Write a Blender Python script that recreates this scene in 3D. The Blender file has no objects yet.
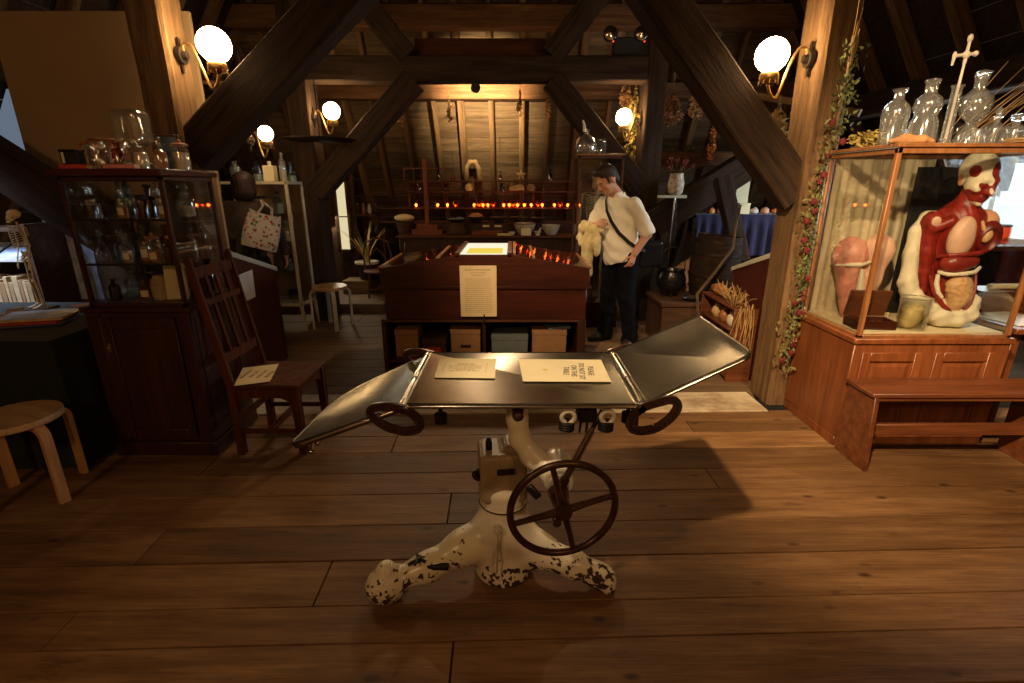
import bpy, bmesh, math, random
import numpy as np
from mathutils import Vector, Matrix, Euler
random.seed(7)
SC = bpy.context.scene
COL = SC.collection
PI = math.pi

# ------------------------------------------------------------------ camera
F_PX, PITCH, CAM_H = 498.0, math.radians(17.3), 1.55
cam_d = bpy.data.cameras.new('camera')
cam_d.sensor_width = 36.0
cam_d.lens = 36.0 * F_PX / 1024.0
cam_d.clip_start = 0.05
cam = bpy.data.objects.new('camera', cam_d)
cam.location = (0, 0, CAM_H)
cam.rotation_euler = (PI / 2 - PITCH, 0, 0)
COL.objects.link(cam)
SC.camera = cam


def at(u, v, Y=None, z=None, X=None):
    """world point seen at pixel (u, v) at distance Y, height z or side offset X"""
    a = (u - 512) / F_PX
    b = (v - 341.5) / F_PX
    y = math.cos(PITCH) - b * math.sin(PITCH)
    w = -math.sin(PITCH) - b * math.cos(PITCH)
    if Y is not None:
        t = Y / y
    elif X is not None:
        t = X / a
    else:
        t = (z - CAM_H) / w
    return Vector((a * t, y * t, CAM_H + w * t))


# ------------------------------------------------------------------ node materials
def new_mat(name):
    m = bpy.data.materials.new(name)
    m.use_nodes = True
    nt = m.node_tree
    nt.nodes.clear()
    out = nt.nodes.new('ShaderNodeOutputMaterial')
    return m, nt, out


def N(nt, kind, **kw):
    n = nt.nodes.new('ShaderNode' + kind)
    for k, v in kw.items():
        if k in n.inputs:
            n.inputs[k].default_value = v
        else:
            setattr(n, k, v)
    return n


def ramp(nt, src, stops):
    r = N(nt, 'ValToRGB')
    el = r.color_ramp.elements
    while len(el) < len(stops):
        el.new(0.5)
    for e, (p, c) in zip(el, stops):
        e.position = p
        e.color = (*c, 1) if len(c) == 3 else c
    nt.links.new(src, r.inputs[0])
    return r


def mixc(nt, fac, a, b, mode='MIX'):
    m = N(nt, 'Mix', data_type='RGBA', blend_type=mode)
    for sock, val in ((m.inputs[0], fac), (m.inputs[6], a), (m.inputs[7], b)):
        if hasattr(val, 'links'):
            nt.links.new(val, sock)
        elif isinstance(val, (int, float)):
            sock.default_value = val
        else:
            sock.default_value = (*val, 1)
    return m.outputs[2]


def coords(nt, scale=(1, 1, 1), rot=(0, 0, 0), kind='Object'):
    tc = N(nt, 'TexCoord')
    mp = N(nt, 'Mapping')
    mp.inputs['Scale'].default_value = scale
    mp.inputs['Rotation'].default_value = rot
    nt.links.new(tc.outputs[kind], mp.inputs[0])
    return mp.outputs[0]


def wood(name, dark, light, axis=0, scale=6.0, rough=0.55, bump=0.25, spec=0.35, island=0.0, wear=None):
    m, nt, out = new_mat(name)
    sc = [scale * 2.6] * 3
    sc[axis] = scale * 0.22
    co = coords(nt, tuple(sc))
    n1 = N(nt, 'TexNoise', Scale=1.6, Detail=9.0, Roughness=0.62)
    nt.links.new(co, n1.inputs['Vector'])
    n2 = N(nt, 'TexNoise', Scale=7.0, Detail=6.0, Roughness=0.7)
    nt.links.new(co, n2.inputs['Vector'])
    r = ramp(nt, n1.outputs['Fac'], [(0.3, dark), (0.72, light)])
    r2 = ramp(nt, n2.outputs['Fac'], [(0.35, (0.6, 0.6, 0.6)), (0.65, (1.1, 1.1, 1.1))])
    col = mixc(nt, 0.75, r.outputs[0], r2.outputs[0], 'MULTIPLY')
    if island:
        g = N(nt, 'NewGeometry')
        ri = ramp(nt, g.outputs['Random Per Island'], [(0, (1 - island,) * 3), (1, (1 + island,) * 3)])
        col = mixc(nt, 1.0, col, ri.outputs[0], 'MULTIPLY')
    if wear:
        n3 = N(nt, 'TexNoise', Scale=2.3, Detail=8.0, Roughness=0.65)
        nt.links.new(coords(nt, (1, 1, 1)), n3.inputs['Vector'])
        w = ramp(nt, n3.outputs['Fac'], [(0.5, (0, 0, 0)), (0.7, (1, 1, 1))])
        col = mixc(nt, w.outputs[0], col, wear)
    bs = N(nt, 'BsdfPrincipled', Roughness=rough)
    bs.inputs['Specular IOR Level'].default_value = spec
    nt.links.new(col, bs.inputs['Base Color'])
    bp = N(nt, 'Bump', Strength=bump, Distance=0.01)
    nt.links.new(n2.outputs['Fac'], bp.inputs['Height'])
    nt.links.new(bp.outputs[0], bs.inputs['Normal'])
    nt.links.new(bs.outputs[0], out.inputs[0])
    return m


def plain(name, c, rough=0.5, metal=0.0, var=0.25, scale=14.0, bump=0.0, spec=0.4, emit=None, es=0.0, sheen=0.0):
    m, nt, out = new_mat(name)
    n1 = N(nt, 'TexNoise', Scale=scale, Detail=5.0, Roughness=0.6)
    nt.links.new(coords(nt), n1.inputs['Vector'])
    lo = tuple(max(0, k * (1 - var)) for k in c)
    hi = tuple(min(1, k * (1 + var)) for k in c)
    r = ramp(nt, n1.outputs['Fac'], [(0.3, lo), (0.7, hi)])
    bs = N(nt, 'BsdfPrincipled', Roughness=rough, Metallic=metal)
    bs.inputs['Specular IOR Level'].default_value = spec
    nt.links.new(r.outputs[0], bs.inputs['Base Color'])
    if sheen:
        bs.inputs['Sheen Weight'].default_value = sheen
    if emit:
        bs.inputs['Emission Color'].default_value = (*emit, 1)
        bs.inputs['Emission Strength'].default_value = es
    if bump:
        bp = N(nt, 'Bump', Strength=bump, Distance=0.004)
        nt.links.new(n1.outputs['Fac'], bp.inputs['Height'])
        nt.links.new(bp.outputs[0], bs.inputs['Normal'])
    nt.links.new(bs.outputs[0], out.inputs[0])
    return m


def thin_glass(name, tint=(0.95, 0.97, 0.96), base=0.05, edge=0.55, rough=0.04, body=None, body_w=0.0, gloss=(1, 1, 1)):
    """thin-walled glass: see-through with a mirror sheen that grows to the rim"""
    m, nt, out = new_mat(name)
    tr = N(nt, 'BsdfTransparent')
    tr.inputs[0].default_value = (*tint, 1)
    gl = N(nt, 'BsdfGlossy', Roughness=rough)
    gl.inputs[0].default_value = (*gloss, 1)
    lw = N(nt, 'LayerWeight', Blend=0.35)
    mr = N(nt, 'MapRange')
    mr.inputs['To Min'].default_value = base
    mr.inputs['To Max'].default_value = edge
    nt.links.new(lw.outputs['Facing'], mr.inputs['Value'])
    first = tr.outputs[0]
    if body:
        df = N(nt, 'BsdfDiffuse')
        df.inputs[0].default_value = (*body, 1)
        mx0 = N(nt, 'MixShader')
        mx0.inputs[0].default_value = body_w
        nt.links.new(tr.outputs[0], mx0.inputs[1])
        nt.links.new(df.outputs[0], mx0.inputs[2])
        first = mx0.outputs[0]
    mx = N(nt, 'MixShader')
    nt.links.new(mr.outputs[0], mx.inputs[0])
    nt.links.new(first, mx.inputs[1])
    nt.links.new(gl.outputs[0], mx.inputs[2])
    nt.links.new(mx.outputs[0], out.inputs[0])
    return m


def emitter(name, c, s):
    m, nt, out = new_mat(name)
    e = N(nt, 'Emission', Strength=s)
    e.inputs[0].default_value = (*c, 1)
    nt.links.new(e.outputs[0], out.inputs[0])
    return m


# ------------------------------------------------------------------ mesh building
class MB:
    def __init__(self):
        self.v, self.f = [], []

    def add(self, vs, fs):
        b = len(self.v)
        self.v.extend(tuple(p) for p in vs)
        self.f.extend(tuple(i + b for i in q) for q in fs)
        return self

    def bm(self, bm, M=None):
        bm.verts.ensure_lookup_table()
        bm.verts.index_update()
        vs = [(M @ v.co if M else v.co.copy()) for v in bm.verts]
        self.add(vs, [[v.index for v in f.verts] for f in bm.faces])
        bm.free()
        return self

    def box(self, lo, hi, bev=0.004, M=None):
        """axis box lo..hi with chamfered edges"""
        lo, hi = [min(a, b) for a, b in zip(lo, hi)], [max(a, b) for a, b in zip(lo, hi)]
        bm = bmesh.new()
        bmesh.ops.create_cube(bm, size=1)
        s = [h - l for l, h in zip(lo, hi)]
        for v in bm.verts:
            v.co = Vector([l + (c + .5) * k for l, c, k in zip(lo, v.co, s)])
        bev = min(bev, min(s) * 0.3)
        if bev > 0.0002:
            bmesh.ops.bevel(bm, geom=list(bm.edges), offset=bev, segments=1, affect='EDGES')
        return self.bm(bm, M)

    def cbox(self, c, s, rot=(0, 0, 0), bev=0.004):
        M = Matrix.Translation(Vector(c)) @ Euler(rot).to_matrix().to_4x4()
        h = [k / 2 for k in s]
        return self.box([-k for k in h], h, bev, M)

    def bar(self, p0, p1, w, h, up=(0, 0, 1), bev=0.004, w1=None, h1=None):
        """rectangular bar p0->p1, width w sideways, h along up"""
        p0, p1 = Vector(p0), Vector(p1)
        d = p1 - p0
        L = d.length
        d.normalize()
        up = Vector(up)
        s = d.cross(up)
        if s.length < 1e-5:
            s = d.cross(Vector((0, 1, 0)))
        s.normalize()
        t = s.cross(d)
        bm = bmesh.new()
        bmesh.ops.create_cube(bm, size=1)
        for v in bm.verts:
            k = v.co.z + .5
            ww = w + ((w1 if w1 is not None else w) - w) * k
            hh = h + ((h1 if h1 is not None else h) - h) * k
            v.co = p0 + d * (k * L) + s * (v.co.x * ww) + t * (v.co.y * hh)
        bev = min(bev, w * .3, h * .3)
        if bev > 0.0002:
            bmesh.ops.bevel(bm, geom=list(bm.edges), offset=bev, segments=1, affect='EDGES')
        return self.bm(bm)

    def tube(self, pts, r, n=8, closed=False, caps=True):
        pts = [Vector(p) for p in pts]
        m = len(pts)
        rs = r if isinstance(r, (list, tuple)) else [r] * m
        vs, fs = [], []
        prev = None
        for i, p in enumerate(pts):
            a = pts[(i - 1) % m] if (closed or i > 0) else p
            b = pts[(i + 1) % m] if (closed or i < m - 1) else p
            d = (b - a)
            d = d.normalized() if d.length > 1e-9 else Vector((0, 0, 1))
            if prev is None:
                ref = Vector((0, 0, 1)) if abs(d.z) < .9 else Vector((1, 0, 0))
                s = d.cross(ref).normalized()
            else:
                s = (prev - d * prev.dot(d)).normalized()
            prev = s
            t = d.cross(s)
            for k in range(n):
                an = 2 * PI * k / n
                vs.append(p + (s * math.cos(an) + t * math.sin(an)) * rs[i])
        rings = m if closed else m - 1
        for i in range(rings):
            j = (i + 1) % m
            for k in range(n):
                l = (k + 1) % n
                fs.append((i * n + k, i * n + l, j * n + l, j * n + k))
        if caps and not closed:
            fs.append(tuple(range(n - 1, -1, -1)))
            fs.append(tuple((m - 1) * n + k for k in range(n)))
        return self.add(vs, fs)

    def cyl(self, p0, p1, r0, r1=None, n=16):
        return self.tube([p0, p1], [r0, r0 if r1 is None else r1], n)

    def lathe(self, prof, c=(0, 0, 0), n=20, M=None, caps=True):
        """profile [(radius, z)] turned round the z axis through c"""
        vs, fs = [], []
        for r, z in prof:
            for k in range(n):
                an = 2 * PI * k / n
                p = Vector((r * math.cos(an), r * math.sin(an), z))
                vs.append((M @ p if M else p) + Vector(c))
        for i in range(len(prof) - 1):
            for k in range(n):
                l = (k + 1) % n
                fs.append((i * n + k, i * n + l, (i + 1) * n + l, (i + 1) * n + k))
        if caps:
            if prof[0][0] > 1e-6:
                fs.append(tuple(range(n - 1, -1, -1)))
            if prof[-1][0] > 1e-6:
                fs.append(tuple((len(prof) - 1) * n + k for k in range(n)))
        return self.add(vs, fs)

    def ball(self, c, r, n=14, sq=(1, 1, 1)):
        m = n // 2 + 1
        prof = [(max(1e-4, math.sin(PI * i / m)), -math.cos(PI * i / m)) for i in range(m + 1)]
        M = Matrix.Diagonal((r * sq[0], r * sq[1], r * sq[2], 1))
        return self.lathe(prof, c, n, M, caps=False)

    def prism(self, poly, y0, y1, axis='Y', bev=0.0):
        """polygon [(a, b)] extruded along axis: Y -> (a, y, b); X -> (y, a, b); Z -> (a, b, y)"""
        bm = bmesh.new()

        def mk(a, b, t):
            return {'Y': (a, t, b), 'X': (t, a, b), 'Z': (a, b, t)}[axis]
        v0 = [bm.verts.new(mk(a, b, y0)) for a, b in poly]
        v1 = [bm.verts.new(mk(a, b, y1)) for a, b in poly]
        n = len(poly)
        bm.faces.new(v0)
        bm.faces.new(v1[::-1])
        for i in range(n):
            j = (i + 1) % n
            bm.faces.new((v0[j], v0[i], v1[i], v1[j]))
        bmesh.ops.recalc_face_normals(bm, faces=list(bm.faces))
        if bev:
            bmesh.ops.bevel(bm, geom=list(bm.edges), offset=bev, segments=1, affect='EDGES')
        return self.bm(bm)

    def sheet(self, fn, nu, nv, thick=0.0):
        """surface fn(s, t) -> point on a nu x nv grid; thick gives it a second skin"""
        g = [[Vector(fn(i / nu, j / nv)) for j in range(nv + 1)] for i in range(nu + 1)]
        vs = [p for row in g for p in row]
        W = nv + 1
        fs = [(i * W + j, (i + 1) * W + j, (i + 1) * W + j + 1, i * W + j + 1) for i in range(nu) for j in range(nv)]
        if thick:
            nr = []
            for i in range(nu + 1):
                for j in range(nv + 1):
                    a = g[min(i + 1, nu)][j] - g[max(i - 1, 0)][j]
                    b = g[i][min(j + 1, nv)] - g[i][max(j - 1, 0)]
                    k = a.cross(b)
                    nr.append(k.normalized() if k.length > 1e-9 else Vector((0, 0, 1)))
            n = len(vs)
            back = [p - q * thick for p, q in zip(vs, nr)]
            fs2 = [tuple(n + i for i in reversed(q)) for q in fs]
            rim = []
            edge = [i * W for i in range(nu + 1)] + [nu * W + j for j in range(1, nv + 1)] + \
                   [i * W + nv for i in range(nu - 1, -1, -1)] + [j for j in range(nv - 1, 0, -1)]
            for a, b in zip(edge, edge[1:] + edge[:1]):
                rim.append((b, a, a + n, b + n))
            vs = vs + back
            fs = fs + fs2 + rim
        return self.add(vs, fs)

    def mesh(self, name, smooth=40, shift=None):
        me = bpy.data.meshes.new(name)
        vs = self.v
        if shift is not None:
            vs = [(p[0] - shift[0], p[1] - shift[1], p[2] - shift[2]) for p in vs]
        me.from_pydata([tuple(p) for p in vs], [], self.f)
        me.update()
        if smooth:
            me.polygons.foreach_set('use_smooth', [True] * len(me.polygons))
            me.set_sharp_from_angle(angle=math.radians(smooth))
        return me


def link(name, me, mat, parent=None):
    o = bpy.data.objects.new(name, me)
    COL.objects.link(o)
    if mat is not None:
        me.materials.append(mat)
    if parent is not None:
        o.parent = parent
    return o


def tag(o, label=None, cat=None, group=None, kind=None):
    if label:
        o['label'] = label
    if cat:
        o['category'] = cat
    if group:
        o['group'] = group
    if kind:
        o['kind'] = kind
    return o


def struct(name, mb, mat, label=None, cat=None, smooth=30):
    return tag(link(name, mb.mesh(name, smooth), mat), label, cat, None, 'structure')


class Thing:
    """an Empty at the base of a thing; parts are given in the Empty's frame (or in world space: W=True)"""

    def __init__(self, name, loc, label, cat, group=None, rz=0.0):
        e = bpy.data.objects.new(name, None)
        e.empty_display_size = 0.05
        e.location = loc
        e.rotation_euler = (0, 0, rz)
        COL.objects.link(e)
        self.o, self.loc = e, Vector(loc)
        tag(e, label, cat, group)

    def part(self, name, mb, mat, parent=None, W=False, smooth=40, label=None):
        me = mb if isinstance(mb, bpy.types.Mesh) else mb.mesh(name, smooth, self.loc if W else None)
        o = link(name, me, mat, parent or self.o)
        if label:
            o['label'] = label
        return o


def solo(name, mb, mat, label, cat, group=None, loc=None, smooth=40, kind=None):
    """a thing that is one mesh; geometry in world space, origin moved to its base"""
    if loc is None:
        xs = [p[0] for p in mb.v]
        ys = [p[1] for p in mb.v]
        loc = ((min(xs) + max(xs)) / 2, (min(ys) + max(ys)) / 2, min(p[2] for p in mb.v))
    o = link(name, mb.mesh(name, smooth, loc), mat)
    o.location = loc
    return tag(o, label, cat, group, kind)


def copy_thing(root, loc, rz=None, label=None, group=None, scale=None):
    r = root.copy()
    COL.objects.link(r)
    r.location = loc
    if rz is not None:
        r.rotation_euler = (0, 0, rz)
    if scale is not None:
        r.scale = (scale,) * 3
    if label:
        r['label'] = label
    if group:
        r['group'] = group
    for ch in list(root.children):
        c = ch.copy()
        COL.objects.link(c)
        c.parent = r
        for g in list(ch.children):
            d = g.copy()
            COL.objects.link(d)
            d.parent = c
    return r


# ------------------------------------------------------------------ organic shapes: a smooth-union field and surface nets
class Field:
    """tapered capsules, ellipsoids and boxes melted together, meshed as one continuous surface"""

    def __init__(self, lo, hi, h):
        self.h = h
        self.lo = np.array(lo, float)
        self.n = np.ceil((np.array(hi) - self.lo) / h).astype(int) + 1
        self.d = np.full(self.n, 1.0, np.float32)

    def _sub(self, lo, hi, m):
        i0 = np.clip(np.floor((np.array(lo) - m - self.lo) / self.h).astype(int), 0, self.n)
        i1 = np.clip(np.ceil((np.array(hi) + m - self.lo) / self.h).astype(int) + 1, 0, self.n)
        sl = tuple(slice(a, b) for a, b in zip(i0, i1))
        g = np.meshgrid(*[self.lo[k] + self.h * np.arange(i0[k], i1[k]) for k in range(3)], indexing='ij', sparse=True)
        return sl, g

    def _join(self, sl, d, k, cut):
        a = self.d[sl]
        if a.size == 0:
            return
        if cut:
            d = -d
            hh = np.clip(0.5 - 0.5 * (a - d) / k, 0, 1)
            self.d[sl] = (a * (1 - hh) + d * hh + k * hh * (1 - hh)) if False else np.maximum(a, d)
        else:
            hh = np.clip(0.5 + 0.5 * (d - a) / k, 0, 1)
            self.d[sl] = d * (1 - hh) + a * hh - k * hh * (1 - hh)

    def cap(self, p0, p1, r0, r1=None, k=0.02, cut=False):
        r1 = r0 if r1 is None else r1
        p0, p1 = np.array(p0, float), np.array(p1, float)
        m = max(r0, r1) + k + 3 * self.h
        sl, g = self._sub(np.minimum(p0, p1), np.maximum(p0, p1), m)
        ba = p1 - p0
        bb = max(ba.dot(ba), 1e-9)
        q = [g[i] - p0[i] for i in range(3)]
        t = np.clip((q[0] * ba[0] + q[1] * ba[1] + q[2] * ba[2]) / bb, 0, 1)
        d = np.sqrt(sum((q[i] - ba[i] * t) ** 2 for i in range(3))) - (r0 + (r1 - r0) * t)
        self._join(sl, d.astype(np.float32), k, cut)
        return self

    def chain(self, pts, rs, k=0.02):
        for i in range(len(pts) - 1):
            self.cap(pts[i], pts[i + 1], rs[i], rs[i + 1], k)
        return self

    def ell(self, c, r, rot=(0, 0, 0), k=0.02, cut=False):
        c, r = np.array(c, float), np.array(r, float)
        R = np.array(Euler(rot).to_matrix())
        m = r.max() + k + 3 * self.h
        sl, g = self._sub(c, c, m)
        q = [g[i] - c[i] for i in range(3)]
        l = [sum(R[j][i] * q[j] for j in range(3)) for i in range(3)]
        k0 = np.sqrt(sum((l[i] / r[i]) ** 2 for i in range(3)))
        k1 = np.sqrt(sum((l[i] / r[i] ** 2) ** 2 for i in range(3))) + 1e-9
        d = k0 * (k0 - 1) / k1
        self._join(sl, d.astype(np.float32), k, cut)
        return self

    def box(self, c, s, rot=(0, 0, 0), rnd=0.01, k=0.02, cut=False):
        c, s = np.array(c, float), np.array(s, float) / 2 - rnd
        R = np.array(Euler(rot).to_matrix())
        m = float(np.linalg.norm(s)) + rnd + k + 3 * self.h
        sl, g = self._sub(c, c, m)
        q = [g[i] - c[i] for i in range(3)]
        l = [np.abs(sum(R[j][i] * q[j] for j in range(3))) - s[i] for i in range(3)]
        d = np.sqrt(sum(np.maximum(x, 0) ** 2 for x in l)) + np.minimum(np.maximum(np.maximum(l[0], l[1]), l[2]), 0) - rnd
        self._join(sl, d.astype(np.float32), k, cut)
        return self

    def warp(self, fn):
        """add fn(x, y, z) to the field (folds, creases)"""
        g = np.meshgrid(*[self.lo[k] + self.h * np.arange(self.n[k]) for k in range(3)], indexing='ij', sparse=True)
        self.d = (self.d + fn(*g)).astype(np.float32)
        return self

    def keep(self, fn):
        """intersect with fn(x, y, z) < 0"""
        g = np.meshgrid(*[self.lo[k] + self.h * np.arange(self.n[k]) for k in range(3)], indexing='ij', sparse=True)
        self.d = np.maximum(self.d, fn(*g)).astype(np.float32)
        return self

    def mesh(self, name, relax=1):
        d = self.d
        d[0], d[-1] = 1, 1
        d[:, 0], d[:, -1] = 1, 1
        d[:, :, 0], d[:, :, -1] = 1, 1
        s = d < 0
        nx, ny, nz = d.shape
        cs = np.zeros((nx - 1, ny - 1, nz - 1), np.int16)
        for i in (0, 1):
            for j in (0, 1):
                for k in (0, 1):
                    cs += s[i:nx - 1 + i, j:ny - 1 + j, k:nz - 1 + k]
        act = (cs > 0) & (cs < 8)
        idx = np.full(act.shape, -1, np.int64)
        cell = np.argwhere(act)
        idx[act] = np.arange(len(cell))
        acc = np.zeros((len(cell), 3))
        cnt = np.zeros(len(cell))
        corners = [(i, j, k) for i in (0, 1) for j in (0, 1) for k in (0, 1)]
        for a in corners:
            for ax in range(3):
                if a[ax]:
                    continue
                b = list(a)
                b[ax] = 1
                da = d[cell[:, 0] + a[0], cell[:, 1] + a[1], cell[:, 2] + a[2]]
                db = d[cell[:, 0] + b[0], cell[:, 1] + b[1], cell[:, 2] + b[2]]
                x = (da < 0) != (db < 0)
                t = np.where(x, da / np.where(x, da - db, 1), 0)
                p = np.array(a, float)[None].repeat(len(cell), 0)
                p[:, ax] += t
                acc[x] += p[x]
                cnt[x] += 1
        V = self.lo + self.h * (cell + acc / np.maximum(cnt, 1)[:, None])
        Q = []
        for ax in range(3):
            u, v = (ax + 1) % 3, (ax + 2) % 3
            sl0 = [slice(None)] * 3
            sl1 = [slice(None)] * 3
            sl0[ax] = slice(0, -1)
            sl1[ax] = slice(1, None)
            a, b = s[tuple(sl0)], s[tuple(sl1)]
            for flip, msk in ((False, a & ~b), (True, ~a & b)):
                e = np.argwhere(msk)
                if not len(e):
                    continue
                e = e[(e[:, u] > 0) & (e[:, v] > 0)]
                q = []
                for du, dv in ((-1, -1), (0, -1), (0, 0), (-1, 0)):
                    c = e.copy()
                    c[:, u] += du
                    c[:, v] += dv
                    q.append(idx[c[:, 0], c[:, 1], c[:, 2]])
                q = np.stack(q, 1)
                if flip:
                    q = q[:, ::-1]
                Q.append(q)
        Q = np.concatenate(Q)
        Q = Q[(Q >= 0).all(1)]
        for _ in range(relax):
            A = np.zeros_like(V)
            c = np.zeros(len(V))
            for i, j in ((0, 1), (1, 2), (2, 3), (3, 0)):
                np.add.at(A, Q[:, i], V[Q[:, j]])
                np.add.at(A, Q[:, j], V[Q[:, i]])
                np.add.at(c, Q[:, i], 1)
                np.add.at(c, Q[:, j], 1)
            V = 0.5 * V + 0.5 * A / np.maximum(c, 1)[:, None]
        me = bpy.data.meshes.new(name)
        me.from_pydata(V.tolist(), [], Q.tolist())
        me.update()
        me.polygons.foreach_set('use_smooth', [True] * len(me.polygons))
        return me

    def mb(self, relax=1):
        me = self.mesh('tmp', relax)
        m = MB()
        m.add([v.co.copy() for v in me.vertices], [tuple(p.vertices) for p in me.polygons])
        bpy.data.meshes.remove(me)
        return m


def text_mesh(body, size, extrude=0.0004, align='CENTER', spacing=1.0):
    """lettering as a mesh in the xy plane"""
    cu = bpy.data.curves.new('lettering', 'FONT')
    cu.body = body
    cu.size = size
    cu.extrude = extrude
    cu.align_x = align
    cu.align_y = 'CENTER'
    cu.space_line = spacing
    cu.resolution_u = 3
    o = bpy.data.objects.new('lettering', cu)
    COL.objects.link(o)
    dg = bpy.context.evaluated_depsgraph_get()
    me = bpy.data.meshes.new_from_object(o.evaluated_get(dg))
    bpy.data.objects.remove(o)
    bpy.data.curves.remove(cu)
    vs = [v.co.copy() for v in me.vertices]
    fs = [tuple(p.vertices) for p in me.polygons]
    bpy.data.meshes.remove(me)
    return vs, fs


def arc(c, r, a0, a1, n, plane='XZ'):
    out = []
    for i in range(n + 1):
        a = a0 + (a1 - a0) * i / n
        p, q = r * math.cos(a), r * math.sin(a)
        out.append(Vector(c) + Vector({'XZ': (p, 0, q), 'XY': (p, q, 0), 'YZ': (0, p, q)}[plane]))
    return out
# ------------------------------------------------------------------ materials
M = {}
M['beam'] = wood('old_oak', (0.020, 0.011, 0.006), (0.085, 0.046, 0.022), 0, 5, 0.8, 0.8, 0.2)
M['beam_v'] = wood('old_oak_post', (0.05, 0.026, 0.011), (0.20, 0.115, 0.052), 2, 5, 0.8, 0.8, 0.2)
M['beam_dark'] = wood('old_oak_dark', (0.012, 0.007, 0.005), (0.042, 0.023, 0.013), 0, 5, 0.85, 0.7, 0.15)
M['beam_mid'] = wood('old_oak_mid', (0.030, 0.016, 0.008), (0.10, 0.052, 0.025), 2, 5, 0.85, 0.7, 0.15)
M['rafter'] = wood('rafter_oak', (0.035, 0.018, 0.009), (0.12, 0.065, 0.032), 2, 5, 0.85, 0.6, 0.15)
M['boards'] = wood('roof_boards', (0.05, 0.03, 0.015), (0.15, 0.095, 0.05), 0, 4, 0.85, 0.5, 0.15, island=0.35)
M['floor'] = None
M['floor_far'] = wood('floor_far_boards', (0.11, 0.065, 0.032), (0.22, 0.14, 0.078), 0, 3.2, 0.7, 0.3, 0.25, island=0.15)
M['mahog'] = wood('mahogany', (0.030, 0.0055, 0.0025), (0.085, 0.017, 0.007), 0, 4, 0.34, 0.08, 0.5)
M['mahog_v'] = wood('mahogany_upright', (0.022, 0.0065, 0.0035), (0.065, 0.019, 0.009), 2, 4, 0.4, 0.1, 0.45)
M['redpanel'] = wood('lectern_panel', (0.050, 0.0095, 0.006), (0.085, 0.017, 0.009), 2, 3, 0.5, 0.05, 0.35)
M['teak'] = wood('orange_mahogany', (0.13, 0.036, 0.011), (0.27, 0.085, 0.026), 2, 3.2, 0.38, 0.08, 0.45)
M['bench'] = wood('bench_wood', (0.085, 0.024, 0.009), (0.20, 0.064, 0.022), 0, 4, 0.42, 0.1, 0.45)
M['chair'] = wood('chair_wood', (0.050, 0.015, 0.006), (0.12, 0.038, 0.014), 2, 5, 0.6, 0.1, 0.12)
M['beech'] = wood('beech', (0.42, 0.235, 0.105), (0.58, 0.36, 0.175), 0, 3, 0.45, 0.05, 0.4)
M['beech_v'] = wood('beech_leg', (0.45, 0.22, 0.09), (0.60, 0.33, 0.15), 2, 3, 0.45, 0.05, 0.4)
M['frame'] = wood('case_frame', (0.17, 0.062, 0.020), (0.33, 0.14, 0.048), 2, 4, 0.4, 0.08, 0.45)
M['shelfwood'] = wood('shelf_wood', (0.055, 0.017, 0.007), (0.14, 0.046, 0.018), 0, 5, 0.6, 0.15, 0.3)
M['redwood'] = wood('red_stand_wood', (0.14, 0.035, 0.014), (0.24, 0.066, 0.025), 2, 5, 0.55, 0.1, 0.3)
M['crate'] = wood('crate_wood', (0.04, 0.018, 0.009), (0.10, 0.045, 0.022), 0, 5, 0.7, 0.2, 0.25)
M['tan'] = wood('pale_wood', (0.28, 0.16, 0.07), (0.46, 0.30, 0.15), 0, 5, 0.6, 0.1, 0.3)
M['threshold'] = wood('worn_white_paint', (0.50, 0.40, 0.27), (0.70, 0.60, 0.44), 0, 3, 0.7, 0.3, 0.25, wear=(0.20, 0.10, 0.05))
M['paper'] = plain('cream_paper', (0.80, 0.70, 0.44), 0.8, var=0.06, scale=5)
M['paper_tan'] = plain('aged_paper', (0.76, 0.60, 0.34), 0.8, var=0.07, scale=6)
M['paper_white'] = plain('white_paper', (0.60, 0.56, 0.50), 0.8, var=0.05, scale=6)
M['paper_blue'] = plain('printed_paper', (0.46, 0.52, 0.68), 0.7, var=0.45, scale=9)
M['ink'] = plain('black_ink', (0.035, 0.022, 0.014), 0.8, var=0.1)
M['ink_faint'] = plain('faded_ink', (0.34, 0.24, 0.12), 0.8, var=0.1)
M['stain'] = plain('yellow_stain', (0.72, 0.52, 0.10), 0.8, var=0.1)
M['ironrust'] = plain('brown_iron', (0.065, 0.030, 0.018), 0.3, 0.35, 0.5, 22, 0.1)
M['iron'] = plain('dark_iron', (0.028, 0.020, 0.016), 0.45, 0.5, 0.5, 30, 0.2)
M['brass'] = plain('old_brass', (0.42, 0.26, 0.09), 0.35, 0.85, 0.3, 20)
M['chrome'] = plain('chrome', (0.50, 0.46, 0.40), 0.18, 1.0, 0.2, 10)
M['black'] = plain('black_matt', (0.010, 0.009, 0.009), 0.7, var=0.2)
M['blackgloss'] = plain('black_gloss', (0.008, 0.008, 0.010), 0.2, var=0.2, spec=0.5)
M['darkgreen'] = plain('dark_green_cloth', (0.005, 0.0075, 0.004), 0.9, var=0.3, scale=30, sheen=0.1)
M['white_metal'] = plain('white_painted_metal', (0.52, 0.46, 0.34), 0.45, var=0.12, scale=6)
M['pale_edge'] = plain('pale_green_edge', (0.46, 0.46, 0.36), 0.6, var=0.1)
M['plaster'] = plain('cream_board', (0.33, 0.22, 0.12), 0.9, var=0.08, scale=3)
M['skin'] = plain('skin', (0.56, 0.285, 0.175), 0.5, var=0.1, scale=12)
M['shirt'] = plain('cream_shirt', (0.90, 0.85, 0.70), 0.85, var=0.06, scale=14, bump=0.3, sheen=0.2)
M['jacket'] = plain('beige_jacket_cloth', (0.66, 0.55, 0.28), 0.9, var=0.14, scale=20, bump=0.4, sheen=0.2)
M['jeans'] = plain('navy_denim', (0.003, 0.0032, 0.005), 0.9, var=0.3, scale=30, bump=0.3, spec=.12)
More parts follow.
